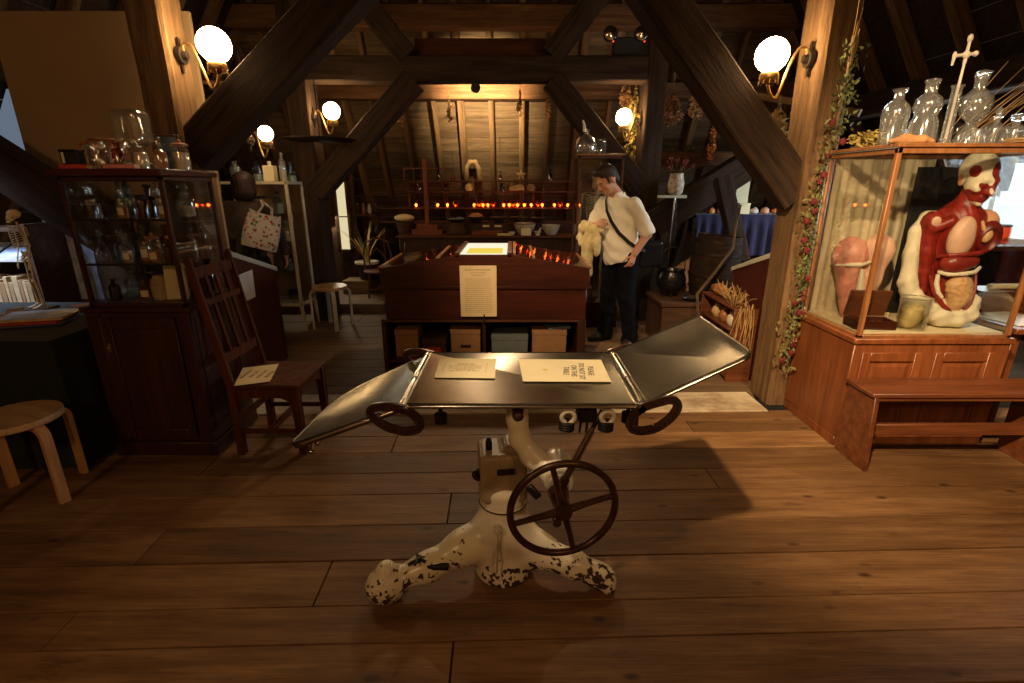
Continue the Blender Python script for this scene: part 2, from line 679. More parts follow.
M['shoe'] = plain('dark_leather', (0.022, 0.015, 0.012), 0.4, var=0.3)
M['hair'] = plain('brown_hair', (0.030, 0.015, 0.009), 0.6, var=0.5, scale=60, bump=0.8)
M['hair2'] = plain('dark_red_hair', (0.022, 0.009, 0.006), 0.6, var=0.5, scale=60, bump=0.8)
M['greytop'] = plain('grey_brown_top', (0.060, 0.042, 0.034), 0.9, var=0.15, scale=20, sheen=0.1)
M['darkskirt'] = plain('dark_skirt', (0.012, 0.010, 0.012), 0.9, var=0.2)
M['bone'] = plain('old_bone', (0.46, 0.31, 0.14), 0.6, var=0.25, scale=20)
M['bone_dark'] = plain('brown_bone', (0.25, 0.155, 0.07), 0.6, var=0.25, scale=20)
M['muscle'] = plain('red_muscle', (0.22, 0.016, 0.010), 0.38, var=0.4, scale=24, bump=0.15)
M['muscle_dark'] = plain('dark_red_muscle', (0.13, 0.010, 0.008), 0.35, var=0.4, scale=24)
M['organ_pink'] = plain('pink_lung', (0.66, 0.40, 0.28), 0.4, var=0.12, scale=16)
M['organ_tan'] = plain('tan_gut', (0.58, 0.34, 0.16), 0.45, var=0.15, scale=18)
M['organ_brown'] = plain('brown_liver', (0.22, 0.022, 0.014), 0.3, var=0.3, scale=10)
M['cream_plaster'] = plain('cream_plaster', (0.72, 0.64, 0.47), 0.6, var=0.08, scale=8)
M['skin_model'] = plain('painted_skin', (0.60, 0.30, 0.17), 0.45, var=0.12, scale=8)
M['pink_model'] = plain('pink_flesh_model', (0.60, 0.24, 0.18), 0.42, var=0.35, scale=16)
M['pink_pale'] = plain('pale_flesh_model', (0.78, 0.45, 0.33), 0.45, var=0.15, scale=10)
M['drape'] = plain('cream_curtain', (0.56, 0.47, 0.31), 0.9, var=0.06, scale=10)
M['deckcloth'] = plain('cream_deck', (0.74, 0.62, 0.40), 0.8, var=0.05, scale=8)
M['purple'] = plain('indigo_cloth', (0.013, 0.011, 0.045), 0.9, var=0.3, scale=10, sheen=0.15)
M['orange'] = plain('orange_trinkets', (0.70, 0.26, 0.06), 0.6, var=0.4, scale=30)
M['sack'] = plain('sackcloth', (0.38, 0.20, 0.095), 0.95, var=0.2, scale=30, bump=0.4)
M['leaf'] = plain('dull_green_leaf', (0.085, 0.10, 0.03), 0.7, var=0.5, scale=8)
M['leaf_o'] = plain('olive_leaf', (0.13, 0.125, 0.038), 0.7, var=0.5, scale=8)
M['leaf_y'] = plain('dry_yellow_leaf', (0.32, 0.24, 0.06), 0.8, var=0.5, scale=8)
M['dry'] = plain('dry_brown_herb', (0.36, 0.18, 0.07), 0.85, var=0.5, scale=8)
M['straw'] = plain('straw', (0.34, 0.21, 0.075), 0.85, var=0.35, scale=10)
M['drystem'] = plain('dry_stem', (0.26, 0.16, 0.07), 0.85, var=0.3)
M['rose'] = plain('dark_red_rose', (0.10, 0.006, 0.008), 0.7, var=0.4, scale=20)
M['twig'] = plain('brown_twig', (0.10, 0.058, 0.026), 0.85, var=0.3)
M['cardboard'] = plain('brown_cardboard', (0.30, 0.155, 0.065), 0.85, var=0.1)
M['greybox'] = plain('grey_card', (0.12, 0.14, 0.13), 0.85, var=0.1)
M['redlabel'] = plain('red_label', (0.45, 0.04, 0.02), 0.6, var=0.1)
M['ceramic'] = plain('grey_ceramic', (0.52, 0.46, 0.36), 0.35, var=0.12)
M['darkpot'] = plain('dark_ceramic', (0.035, 0.022, 0.015), 0.4, var=0.3)
M['jug_brown'] = plain('stoneware', (0.30, 0.12, 0.045), 0.4, var=0.3)
M['whitejar'] = plain('white_glaze', (0.66, 0.60, 0.50), 0.35, var=0.08)
M['redbook'] = plain('red_book', (0.40, 0.028, 0.016), 0.6, var=0.2)
M['pinkbook'] = plain('pink_book', (0.62, 0.22, 0.18), 0.6, var=0.2)
M['tanbook'] = plain('tan_book', (0.44, 0.29, 0.15), 0.7, var=0.25)
M['cork'] = plain('cork', (0.30, 0.17, 0.075), 0.9, var=0.3)
M['amberliq'] = plain('amber_powder', (0.30, 0.13, 0.04), 0.6, var=0.3)
M['darkliq'] = plain('dark_powder', (0.045, 0.022, 0.018), 0.5, var=0.3)
M['whiteliq'] = plain('pale_powder', (0.50, 0.43, 0.30), 0.7, var=0.15)
M['wax'] = plain('cream_specimen', (0.76, 0.58, 0.26), 0.5, var=0.2, scale=25)
M['glass'] = thin_glass('clear_bottle_glass', (0.95, 0.96, 0.95), 0.06, 0.75, 0.05)
M['glass_b'] = thin_glass('bluish_bottle_glass', (0.60, 0.75, 0.80), 0.08, 0.7, 0.06)
M['glass_a'] = thin_glass('amber_bottle_glass', (0.62, 0.30, 0.08), 0.06, 0.6, 0.06)
M['glass_g'] = thin_glass('green_bottle_glass', (0.45, 0.58, 0.38), 0.06, 0.6, 0.06)
M['glass_d'] = thin_glass('dark_bottle_glass', (0.10, 0.07, 0.06), 0.08, 0.6, 0.06)
M['glass_r'] = thin_glass('red_jar_glass', (0.85, 0.18, 0.05), 0.06, 0.5, 0.06)
M['glass_frost'] = thin_glass('frosted_bottle_glass', (0.9, 0.92, 0.92), 0.10, 0.8, 0.12, (0.75, 0.76, 0.74), 0.08)
M['pane'] = thin_glass('case_pane', (0.95, 0.965, 0.955), 0.035, 0.5, 0.02)
M['dome'] = thin_glass('jar_glass', (0.80, 0.78, 0.70), 0.10, 0.7, 0.05, (0.6, 0.55, 0.45), 0.14)
M['globe'] = emitter('lamp_globe', (1.0, 0.66, 0.32), 40.0)
M['bulb_red'] = emitter('red_bulb', (1.0, 0.22, 0.04), 7.0)
M['bulb_warm'] = emitter('warm_bulb', (1.0, 0.50, 0.14), 14.0)
M['daylight'] = emitter('daylight_window', (0.82, 0.95, 1.0), 1.3)
M['daylight_warm'] = emitter('warm_lit_window', (1.0, 0.84, 0.48), 0.42)
M['daylight_blue'] = emitter('bluish_window', (0.55, 0.70, 0.95), 0.12)
M['lightbox'] = emitter('lit_case_panel', (1.0, 0.93, 0.68), .55)
M['lightbox_y'] = emitter('yellow_lit_print', (1.0, 0.72, 0.10), .5)


def steel(name):
    """scratched, dulled steel sheet of the operating table"""
    m, nt, out = new_mat(name)
    co = coords(nt, (3, 40, 3))
    n1 = N(nt, 'TexNoise', Scale=3.0, Detail=6.0, Roughness=0.6)
    nt.links.new(co, n1.inputs['Vector'])
    n2 = N(nt, 'TexNoise', Scale=5.0, Detail=7.0, Roughness=0.65)
    nt.links.new(coords(nt), n2.inputs['Vector'])
    r = ramp(nt, n2.outputs['Fac'], [(0.3, (0.12, 0.105, 0.08)), (0.75, (0.24, 0.21, 0.155))])
    rr = ramp(nt, n2.outputs['Fac'], [(0.3, (0.20,) * 3), (0.7, (0.27,) * 3)])
    bs = N(nt, 'BsdfPrincipled', Metallic=0.92)
    nt.links.new(r.outputs[0], bs.inputs['Base Color'])
    nt.links.new(rr.outputs[0], bs.inputs['Roughness'])
    bp = N(nt, 'Bump', Strength=0.04, Distance=0.002)
    nt.links.new(n1.outputs['Fac'], bp.inputs['Height'])
    nt.links.new(bp.outputs[0], bs.inputs['Normal'])
    nt.links.new(bs.outputs[0], out.inputs[0])
    return m


def enamel(name):
    """white enamel chipped down to brown iron"""
    m, nt, out = new_mat(name)
    n1 = N(nt, 'TexNoise', Scale=40.0, Detail=5.0, Roughness=0.55)
    n2 = N(nt, 'TexNoise', Scale=4.5, Detail=3.0)
    co = coords(nt)
    nt.links.new(co, n1.inputs['Vector'])
    nt.links.new(co, n2.inputs['Vector'])
    sep = N(nt, 'SeparateXYZ')
    nt.links.new(co, sep.inputs[0])
    # more chips low down, where feet and mops knock the casting
    mr = N(nt, 'MapRange')
    mr.inputs['From Min'].default_value = 0.02
    mr.inputs['From Max'].default_value = 0.30
    mr.inputs['To Min'].default_value = 0.14
    mr.inputs['To Max'].default_value = -0.06
    nt.links.new(sep.outputs['Z'], mr.inputs['Value'])
    ad = N(nt, 'Math', operation='ADD')
    nt.links.new(n1.outputs['Fac'], ad.inputs[0])
    nt.links.new(mr.outputs[0], ad.inputs[1])
    ad2 = N(nt, 'Math', operation='MULTIPLY_ADD')
    nt.links.new(n2.outputs['Fac'], ad2.inputs[0])
    ad2.inputs[1].default_value = 0.35
    nt.links.new(ad.outputs[0], ad2.inputs[2])
    chip = ramp(nt, ad2.outputs[0], [(0.825, (0, 0, 0)), (0.838, (1, 1, 1))])
    n3 = N(nt, 'TexNoise', Scale=3.0, Detail=4.0)
    nt.links.new(co, n3.inputs['Vector'])
    base = ramp(nt, n3.outputs['Fac'], [(0.3, (0.68, 0.60, 0.44)), (0.7, (0.84, 0.77, 0.60))])
    col = mixc(nt, chip.outputs[0], base.outputs[0], (0.05, 0.024, 0.014))
    rg = ramp(nt, chip.outputs[0], [(0, (0.28,) * 3), (1, (0.8,) * 3)])
    bs = N(nt, 'BsdfPrincipled')
    nt.links.new(col, bs.inputs['Base Color'])
    nt.links.new(rg.outputs[0], bs.inputs['Roughness'])
    bp = N(nt, 'Bump', Strength=0.35, Distance=0.004, invert=True)
    nt.links.new(chip.outputs[0], bp.inputs['Height'])
    nt.links.new(bp.outputs[0], bs.inputs['Normal'])
    nt.links.new(bs.outputs[0], out.inputs[0])
    return m


def floral(name):
    """white tote cloth printed with red, pink and green motifs"""
    m, nt, out = new_mat(name)
    co = coords(nt)
    vo = N(nt, 'TexVoronoi', Scale=27.0)
    nt.links.new(co, vo.inputs['Vector'])
    sp = ramp(nt, vo.outputs['Distance'], [(0.33, (1, 1, 1)), (0.42, (0, 0, 0))])
    sx = N(nt, 'SeparateColor')
    nt.links.new(vo.outputs['Color'], sx.inputs[0])
    pc = ramp(nt, sx.outputs[0], [(0.0, (0.50, 0.05, 0.05)), (0.35, (0.10, 0.15, 0.05)), (0.6, (0.55, 0.25, 0.22)), (0.85, (0.25, 0.2, 0.15))])
    pc.color_ramp.interpolation = 'CONSTANT'
    col = mixc(nt, sp.outputs[0], (0.60, 0.56, 0.48), pc.outputs[0])
    bs = N(nt, 'BsdfPrincipled', Roughness=0.8)
    nt.links.new(col, bs.inputs['Base Color'])
    nt.links.new(bs.outputs[0], out.inputs[0])
    return m


M['steel'] = steel('dull_steel')
M['enamel_shaded'] = plain('shaded_enamel', (.30, .22, .13), .4, var=.25, scale=8)  # same enamel, darkened in colour for the shade under the table top
M['enamel'] = enamel('chipped_enamel')
M['floral'] = floral('floral_print')


def old_floor(name):
    """wide worn boards: long grain, knots, dark stains and scuffs"""
    m, nt, out = new_mat(name)
    L = nt.links.new
    n1 = N(nt, 'TexNoise', Scale=1.6, Detail=10.0, Roughness=0.62)
    L(coords(nt, (.9, 10, 4)), n1.inputs['Vector'])
    n2 = N(nt, 'TexNoise', Scale=6.0, Detail=8.0, Roughness=0.7)
    L(coords(nt, (.8, 16, 5)), n2.inputs['Vector'])
    col = ramp(nt, n1.outputs['Fac'], [(0.28, (0.13, 0.064, 0.026)), (0.52, (0.235, 0.126, 0.056)), (0.75, (0.32, 0.188, 0.090))]).outputs[0]
    col = mixc(nt, 0.8, col, ramp(nt, n2.outputs['Fac'], [(0.36, (0.62, 0.58, 0.55)), (0.62, (1.08, 1.08, 1.08))]).outputs[0], 'MULTIPLY')
    g = N(nt, 'NewGeometry')
    col = mixc(nt, 1.0, col, ramp(nt, g.outputs['Random Per Island'], [(0, (.66, .64, .62)), (1, (1.25, 1.25, 1.23))]).outputs[0], 'MULTIPLY')
    n3 = N(nt, 'TexNoise', Scale=.9, Detail=6.0, Roughness=0.6)
    L(coords(nt, (1, 1.6, 1)), n3.inputs['Vector'])
    col = mixc(nt, 0.8, col, ramp(nt, n3.outputs['Fac'], [(0.36, (0.62, 0.60, 0.58)), (0.62, (1.12, 1.12, 1.12))]).outputs[0], 'MULTIPLY')
    vo = N(nt, 'TexVoronoi', Scale=3.4)
    L(coords(nt, (1, 2.2, 1)), vo.inputs['Vector'])
    kn = ramp(nt, vo.outputs['Distance'], [(0.05, (1, 1, 1)), (0.13, (0, 0, 0))])
    col = mixc(nt, kn.outputs[0], col, (0.055, 0.025, 0.012))
    n4 = N(nt, 'TexNoise', Scale=3.2, Detail=7.0, Roughness=0.75)
    L(coords(nt, (.6, 2.2, 1), (0, 0, .15)), n4.inputs['Vector'])
    st = ramp(nt, n4.outputs['Fac'], [(0.59, (0, 0, 0)), (0.72, (.8, .8, .8))])
    col = mixc(nt, st.outputs[0], col, (0.05, 0.026, 0.014))
    bs = N(nt, 'BsdfPrincipled')
    bs.inputs['Specular IOR Level'].default_value = .3
    L(col, bs.inputs['Base Color'])
    L(ramp(nt, n3.outputs['Fac'], [(0.3, (.42,) * 3), (0.7, (.62,) * 3)]).outputs[0], bs.inputs['Roughness'])
    bp = N(nt, 'Bump', Strength=.35, Distance=.008)
    L(n2.outputs['Fac'], bp.inputs['Height'])
    L(bp.outputs[0], bs.inputs['Normal'])
    L(bs.outputs[0], out.inputs[0])
    return m


M['floor'] = old_floor('floor_boards')
# ------------------------------------------------------------------ the setting
def timber(name, p0, p1, w, h, mat, label, cat='timber', up=(0, 0, 1), bev=0.012, sag=0.0, seed=0, kind='structure', seg=10):
    """hewn timber p0->p1, w across, h along up, grain along its length, edges a little uneven"""
    p0, p1 = Vector(p0), Vector(p1)
    d = p1 - p0
    L = d.length
    d.normalize()
    up = Vector(up)
    s = up.cross(d)
    if s.length < 1e-4:
        s = Vector((0, 1, 0)).cross(d)
    s.normalize()
    t = d.cross(s)
    rnd = random.Random(seed + int(L * 977))
    mb = MB()
    prof = []
    b = min(bev, w * .25, h * .25)
    for a, c in ((-w / 2 + b, -h / 2), (w / 2 - b, -h / 2), (w / 2, -h / 2 + b), (w / 2, h / 2 - b), (w / 2 - b, h / 2), (-w / 2 + b, h / 2), (-w / 2, h / 2 - b), (-w / 2, -h / 2 + b)):
        prof.append((a, c))
    vs, fs = [], []
    for i in range(seg + 1):
        j = [rnd.uniform(-1, 1) * min(w, h) * 0.018 for _ in range(16)]
        for k, (a, c) in enumerate(prof):
            vs.append((L * i / seg, a + j[2 * k], c + j[2 * k + 1] - sag * math.sin(PI * i / seg)))
    for i in range(seg):
        for k in range(8):
            l = (k + 1) % 8
            fs.append((i * 8 + k, i * 8 + l, (i + 1) * 8 + l, (i + 1) * 8 + k))
    fs.append(tuple(range(7, -1, -1)))
    fs.append(tuple(seg * 8 + k for k in range(8)))
    mb.add(vs, fs)
    o = link(name, mb.mesh(name, 35), mat)
    o.matrix_world = Matrix(((d.x, s.x, t.x, p0.x), (d.y, s.y, t.y, p0.y), (d.z, s.z, t.z, p0.z), (0, 0, 0, 1)))
    return tag(o, label, cat, None, kind)


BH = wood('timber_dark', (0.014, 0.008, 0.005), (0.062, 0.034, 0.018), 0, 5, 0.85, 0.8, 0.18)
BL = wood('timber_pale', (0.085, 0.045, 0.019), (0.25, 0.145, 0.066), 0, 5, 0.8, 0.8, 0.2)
BR = wood('timber_rafter', (0.05, 0.026, 0.012), (0.16, 0.09, 0.042), 0, 5, 0.85, 0.6, 0.15)
BP = wood('timber_purlin', (0.055, 0.024, 0.010), (0.17, 0.082, 0.036), 0, 4, 0.85, 0.6, 0.15)

# floor: wide old planks
TILT = math.radians(1.6)


def planks(name, edges, x0, x1, mat, label, seed, joints=2, gap=0.006):
    rnd = random.Random(seed)
    mb = MB()
    R = Matrix.Rotation(TILT, 4, 'Z')
    for a, b in zip(edges, edges[1:]):
        xs = [x0, -4.1, -.17, 2.6, x1] if a in (1.18, .98) and joints == 2 else [x0] + sorted(rnd.uniform(x0 + .6, x1 - .6) for _ in range(joints)) + [x1]
        for p, q in zip(xs, xs[1:]):
            if q - p > .05:
                dz = rnd.uniform(-.0015, .0015)
                mb.box((p + gap / 2, a + gap / 2, -.03 + dz), (q - gap / 2, b - gap / 2, dz), 0.002, R)
    mb.box((x0, edges[0], -.06), (x1, edges[-1], -.032), 0, R)
    return struct(name, mb, mat, label, 'floor')


planks('floor', [-2.6, -2.35, -2.1, -1.88, -1.62, -1.4, -1.15, -.9, -.68, -.42, -.2, .05, .28, .52, .76, .98, 1.18, 1.385, 1.555, 1.80, 2.035, 2.285, 2.49, 2.72, 2.93, 3.10, 3.25],
       -5.0, 5.2, M['floor'], 'wide orange brown floorboards', 3)
planks('floor_far', [3.575, 3.8, 4.0, 4.24, 4.45, 4.7, 4.93, 5.15, 5.4, 5.6, 5.83, 6.06, 6.3, 6.5, 6.74, 7.0, 7.2, 7.45, 7.7, 7.9, 8.15, 8.45, 8.75, 9.0],
       -5.2, 5.4, M['floor_far'], 'greyish floorboards beyond the pale threshold', 5)
mb = MB()
mb.box((-3.6, 3.245, -.05), (1.9, 3.585, .012), 0.006, Matrix.Rotation(TILT * .6, 4, 'Z'))
struct('trim_1', mb, M['threshold'], 'worn white painted threshold board across the floor', 'threshold')

# roof slopes: boarded, seen between the rafters
SL = 0.61          # run per metre of rise


def yb(z):
    return 8.35 - SL * (z - 0.9)


mb = MB()
z = 0.0
rnd = random.Random(4)
while z < 4.5:
    h = rnd.uniform(.17, .24)
    x = -5.2
    while x < 5.2:
        l = rnd.uniform(1.2, 2.6)
        x1 = min(x + l, 5.2)
        vs = [(x + .003, yb(z + .004), z + .004), (x1 - .003, yb(z + .004), z + .004), (x1 - .003, yb(z + h), z + h), (x + .003, yb(z + h), z + h)]
        o = rnd.uniform(0, .012)
        mb.add([(a, b + o, c) for a, b, c in vs] + [(a, b + .03, c) for a, b, c in vs], [(0, 1, 2, 3), (7, 6, 5, 4), (1, 0, 4, 5), (3, 2, 6, 7), (0, 3, 7, 4), (2, 1, 5, 6)])
        x = x1
    z += h
struct('wall_back', mb, M['boards'], 'sloping boarded roof behind the herb counter', 'roof')
for i in range(23):
    X = -0.67 + 0.39 * (i - 10)
    if abs(X) > 4.6:
        continue
    z0, z1 = 0.05, 4.4
    w = (.075, .06, .09, .07)[i % 4]
    p0, p1 = Vector((X + (.05, -.03, .0)[i % 3], yb(z0) - .06, z0)), Vector((X, yb(z1) - .06, z1))
    timber('rafter', p0, p1, w, .11, BR if i % 3 else BL, 'narrow rafter on the sloping boarded roof, number %d from the wall on the bright window side' % (i + 1), 'rafter', up=(0, -.85, -.5), seed=i)
timber('purlin', (-4.6, 7.11, 2.735), (4.2, 7.11, 2.735), .2, .19, BP, 'long pale purlin under the spot lit roof boards', 'purlin', sag=.02)
timber('purlin', (-4.6, 6.68, 3.43), (4.2, 6.68, 3.43), .2, .24, BP, 'long reddish purlin high above the tie beam', 'purlin', sag=.0)

# side slopes and the rest of the attic shell
for sgn, nm in ((1, 'right'), (-1, 'left')):
    mb = MB()
    z = 0.0
    while z < 4.5:
        h = .22
        f = [(sgn * (4.75 - SL * (q - 1.0)), q) for q in (z + .003, z + h)]
        mb.add([(f[0][0], -2.6, f[0][1]), (f[0][0], 9.0, f[0][1]), (f[1][0], 9.0, f[1][1]), (f[1][0], -2.6, f[1][1])], [(0, 1, 2, 3)])
        z += h
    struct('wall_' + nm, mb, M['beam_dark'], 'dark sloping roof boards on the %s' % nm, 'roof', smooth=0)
    for k in range(12):
        Y = .7 + .55 * k
        timber('rafter', (sgn * (4.68 - SL * -.9), Y, .1), (sgn * (4.68 - SL * 3.4), Y, 4.4), .09, .12, BR,
               'dark rafter on the %s roof slope, number %d counted from the viewer' % (nm, k + 1), 'rafter', up=(-sgn * .85, 0, -.5), seed=k + 50)
timber('purlin', (3.72, .6, 2.35), (3.72, 6.9, 2.35), .2, .22, BH, 'dark purlin running away above the glass case with the torso', 'purlin', seed=9)
timber('purlin', (-3.72, .6, 2.55), (-3.72, 6.9, 2.55), .18, .2, BH, 'dark purlin running away above the cream board', 'purlin', seed=10)
mb = MB()
mb.box((-3, -2.6, 4.4), (3, 6.3, 4.45), 0)
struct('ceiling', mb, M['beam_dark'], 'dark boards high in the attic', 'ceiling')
mb = MB()
mb.box((-5.2, -2.7, 0), (5.4, -2.6, 4.5), 0)
struct('wall_front', mb, M['plaster'], 'plastered wall behind the viewer', 'wall')

# near timber frame
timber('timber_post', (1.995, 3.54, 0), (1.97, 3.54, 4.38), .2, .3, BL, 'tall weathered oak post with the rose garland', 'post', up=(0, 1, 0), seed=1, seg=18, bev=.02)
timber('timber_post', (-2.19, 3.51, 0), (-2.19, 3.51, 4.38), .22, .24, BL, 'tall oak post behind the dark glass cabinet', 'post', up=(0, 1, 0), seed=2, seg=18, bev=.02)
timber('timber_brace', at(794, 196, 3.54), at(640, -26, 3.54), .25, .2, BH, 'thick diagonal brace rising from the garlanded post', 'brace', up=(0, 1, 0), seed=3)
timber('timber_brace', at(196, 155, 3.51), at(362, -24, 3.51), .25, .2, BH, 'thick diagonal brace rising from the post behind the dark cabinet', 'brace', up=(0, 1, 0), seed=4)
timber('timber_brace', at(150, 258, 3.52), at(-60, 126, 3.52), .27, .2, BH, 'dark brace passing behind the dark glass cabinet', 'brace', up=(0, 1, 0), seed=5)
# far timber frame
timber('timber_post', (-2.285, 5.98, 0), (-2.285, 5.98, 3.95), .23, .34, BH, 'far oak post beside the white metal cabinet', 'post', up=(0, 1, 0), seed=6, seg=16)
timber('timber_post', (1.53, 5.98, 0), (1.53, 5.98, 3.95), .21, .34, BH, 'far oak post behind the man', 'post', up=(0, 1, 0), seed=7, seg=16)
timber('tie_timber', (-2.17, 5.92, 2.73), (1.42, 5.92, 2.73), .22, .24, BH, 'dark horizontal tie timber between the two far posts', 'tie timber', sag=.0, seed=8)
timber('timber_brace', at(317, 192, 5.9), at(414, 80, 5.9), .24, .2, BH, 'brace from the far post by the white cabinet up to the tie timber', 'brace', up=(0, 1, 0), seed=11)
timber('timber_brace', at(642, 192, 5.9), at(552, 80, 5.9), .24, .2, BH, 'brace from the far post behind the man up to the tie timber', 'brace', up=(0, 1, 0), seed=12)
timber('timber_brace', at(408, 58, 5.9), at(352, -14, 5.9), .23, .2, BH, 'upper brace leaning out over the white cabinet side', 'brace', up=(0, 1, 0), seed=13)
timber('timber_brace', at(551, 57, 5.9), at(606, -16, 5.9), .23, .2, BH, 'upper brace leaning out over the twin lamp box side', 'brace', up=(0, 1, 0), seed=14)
timber('timber_brace', at(652, 224, 5.75), at(775, 148, 5.75), .30, .2, BH, 'low brace from the far post out over the indigo cloth', 'brace', up=(0, 1, 0), seed=15)
timber('tie_timber', (1.65, 6.35, 1.86), (4.0, 6.35, 1.86), .2, .16, BP, 'low horizontal timber above the indigo cloth', 'tie timber', seed=16)
timber('timber_board', at(415, 49, 6.05), at(546, 49, 6.05), .03, .20, wood('red_board', (0.045, 0.014, 0.007), (0.10, 0.034, 0.016), 0, 4, .8, .3, .2), 'dark reddish board standing on the tie timber', 'board', seed=17)
timber('timber_rail', at(742, 93, 5.4), at(860, 113, 4.6), .05, .06, BL, 'thin pale rail behind the garlanded post', 'rail', seed=18)
timber('timber_rail', at(188, 82, 5.0), at(256, 83, 5.2), .03, .03, BL, 'thin rail under the roof behind the large lamp beside the cream board', 'rail', seed=19)

# cream board, dark corner and windows
mb = MB()
mb.box((-3.57, 3.90, .0), (-2.2, 3.93, 2.69), .004)
struct('trim_2', mb, M['plaster'], 'large cream board fixed behind the dark glass cabinet', 'board')


def window_unit(name, mbf, mbp, matf, matp, label):
    f = struct(name, mbf, matf, label, 'window')
    link('window_pane', mbp.mesh('window_pane', 0), matp, f)
    return f


# bright dormer window on the right, seen through the glass case
f, p = MB(), MB()
X = 4.3
for y in (4.05, 4.6, 5.15):
    f.box((X - .03, y - .03, 1.1), (X + .04, y + .03, 2.06), .004)
for z in (1.1, 2.06):
    f.box((X - .03, 4.05, z - .03), (X + .04, 5.15, z + .03), .004)
f.box((X - .02, 4.05, 1.79), (X + .02, 5.15, 1.81), .002)
p.box((X, 4.06, 1.1), (X + .01, 5.14, 2.05), 0)
window_unit('window_1', f, p, M['paper_white'], M['daylight'], 'bright daylight window seen through the torso case')
# small bluish window behind the cream board
f, p = MB(), MB()
c = at(4, 110, 4.3)
f.box((c.x - .5, 4.30, 1.70), (c.x + .24, 4.34, 1.74), .004)
f.box((c.x - .5, 4.30, 2.28), (c.x + .24, 4.34, 2.32), .004)
f.box((c.x + .2, 4.30, 1.7), (c.x + .24, 4.34, 2.3), .004)
p.box((c.x - .5, 4.32, 1.74), (c.x + .2, 4.33, 2.28), 0)
window_unit('window_2', f, p, M['beam_dark'], M['daylight_blue'], 'small bluish window beside the cream board')
# narrow tall window at the back on the left
a, b = at(339, 182, 7.2), at(351, 247, 7.2)
f, p = MB(), MB()
x0, x1, z0, z1 = -2.43, -2.32, .70, 1.62
for x in (x0 - .05, x1 + .01):
    f.box((x, 7.18, z0 - .05), (x + .04, 7.28, z1 + .05), .004)
for z in (z0 - .05, z1 + .01):
    f.box((x0 - .05, 7.18, z), (x1 + .05, 7.28, z + .04), .004)
f.box((x0, 7.2, 1.135), (x1, 7.23, 1.15), .002)
p.box((x0 - .01, 7.22, z0 - .01), (x1 + .01, 7.235, z1 + .01), 0)
window_unit('window_3', f, p, M['beam_mid'], M['daylight_warm'], 'tall narrow bright window beside the potted plant')
# dark partition under and beside it
mb = MB()
mb.box((-3.9, 7.3, 0), (-2.22, 7.34, 1.9), .004)
struct('trim_3', mb, M['beam_mid'], 'dark boarded partition holding the narrow window', 'partition')
mb = MB()
mb.box((-3.2, 6.2, -.02), (-1.64, 7.15, .12), .01)
mb.box((-2.35, 6.82, .12), (-1.98, 7.15, .30), .006)
struct('trim_4', mb, M['floor_far'], 'low step and plinth under the potted plant', 'step')


# ------------------------------------------------------------------ lamps
def globe_lamp(name, post_pt, globe_c, r, label, drop=True):
    """wall bracket: round rose, swan neck arm, collar and a white glass globe"""
    t = Thing('wall_lamp', post_pt, label, 'lamp', 'globe lamps on the timber posts')
    P0, G = Vector(post_pt), Vector(globe_c)
    sx = 1 if G.x > P0.x else -1
    m = MB()
    m.cyl(P0, P0 + Vector((sx * .025, 0, 0)), .055, .05, 18)
    m.cyl(P0 + Vector((sx * .025, 0, 0)), P0 + Vector((sx * .05, 0, 0)), .03, .022, 12)
    m.box(P0 + Vector((0, -.012, -.10)), P0 + Vector((sx * .012, .012, .10)), .003)
    t.part('wall_rose', m, M['iron'], W=True)
    s = G - Vector((0, 0, r + .035))
    d = s.x - P0.x
    pts = [P0 + Vector((sx * .03, 0, 0)), P0 + Vector((d * .12, 0, .06)), P0 + Vector((d * .32, 0, .055)), P0 + Vector((d * .52, (s.y - P0.y) * .4, -.05)),
           Vector((P0.x + d * .74, P0.y + (s.y - P0.y) * .75, s.z - .10)), Vector((P0.x + d * .92, s.y, s.z - .085)), Vector((s.x, s.y, s.z - .03)), s]
    fine = []
    for i in range(len(pts) - 1):
        for k in range(4):
            u = k / 4
            a = pts[max(i - 1, 0)]
            b, c, e = pts[i], pts[i + 1], pts[min(i + 2, len(pts) - 1)]
            fine.append(0.5 * ((2 * b) + (c - a) * u + (2 * a - 5 * b + 4 * c - e) * u * u + (3 * b - a - 3 * c + e) * u ** 3))
    fine.append(pts[-1])
    m = MB()
    m.tube(fine, .009, 8)
    t.part('arm', m, M['brass'], W=True)
    m = MB()
    m.lathe([(.012, -.03), (.05, -.012), (.058, .0), (.055, .03), (.05, .035)], s, 18)
    for k in range(10):
        an = 2 * PI * k / 10
        m.cyl(s + Vector((.056 * math.cos(an), .056 * math.sin(an), -.012)), s + Vector((.058 * math.cos(an), .058 * math.sin(an), -.032)), .004, .002, 6)
    t.part('gallery', m, M['brass'], W=True)
    m = MB()
    m.ball(G, r, 24)
    t.part('globe', m, M['globe'], W=True)
    return t


globe_lamp('wall_lamp', (-2.075, 3.50, 2.33), at(214, 45, 3.45), .098, 'large lit globe lamp on the post behind the dark cabinet')
globe_lamp('wall_lamp', (1.868, 3.50, 2.31), at(772, 55, 3.45), .098, 'large lit globe lamp on the garlanded post')
globe_lamp('wall_lamp', (-2.165, 5.92, 2.27), at(331.5, 111, 5.85), .088, 'small lit globe lamp on the far post beside the white cabinet')
globe_lamp('wall_lamp', (1.42, 5.95, 2.24), at(624, 117, 5.9), .086, 'small lit globe lamp on the far post behind the man')
globe_lamp('wall_lamp', (-2.48, 5.05, 1.97), at(265.5, 133.5, 4.9), .066, 'smallest lit globe lamp, low above the bottles on the cream cabinet')

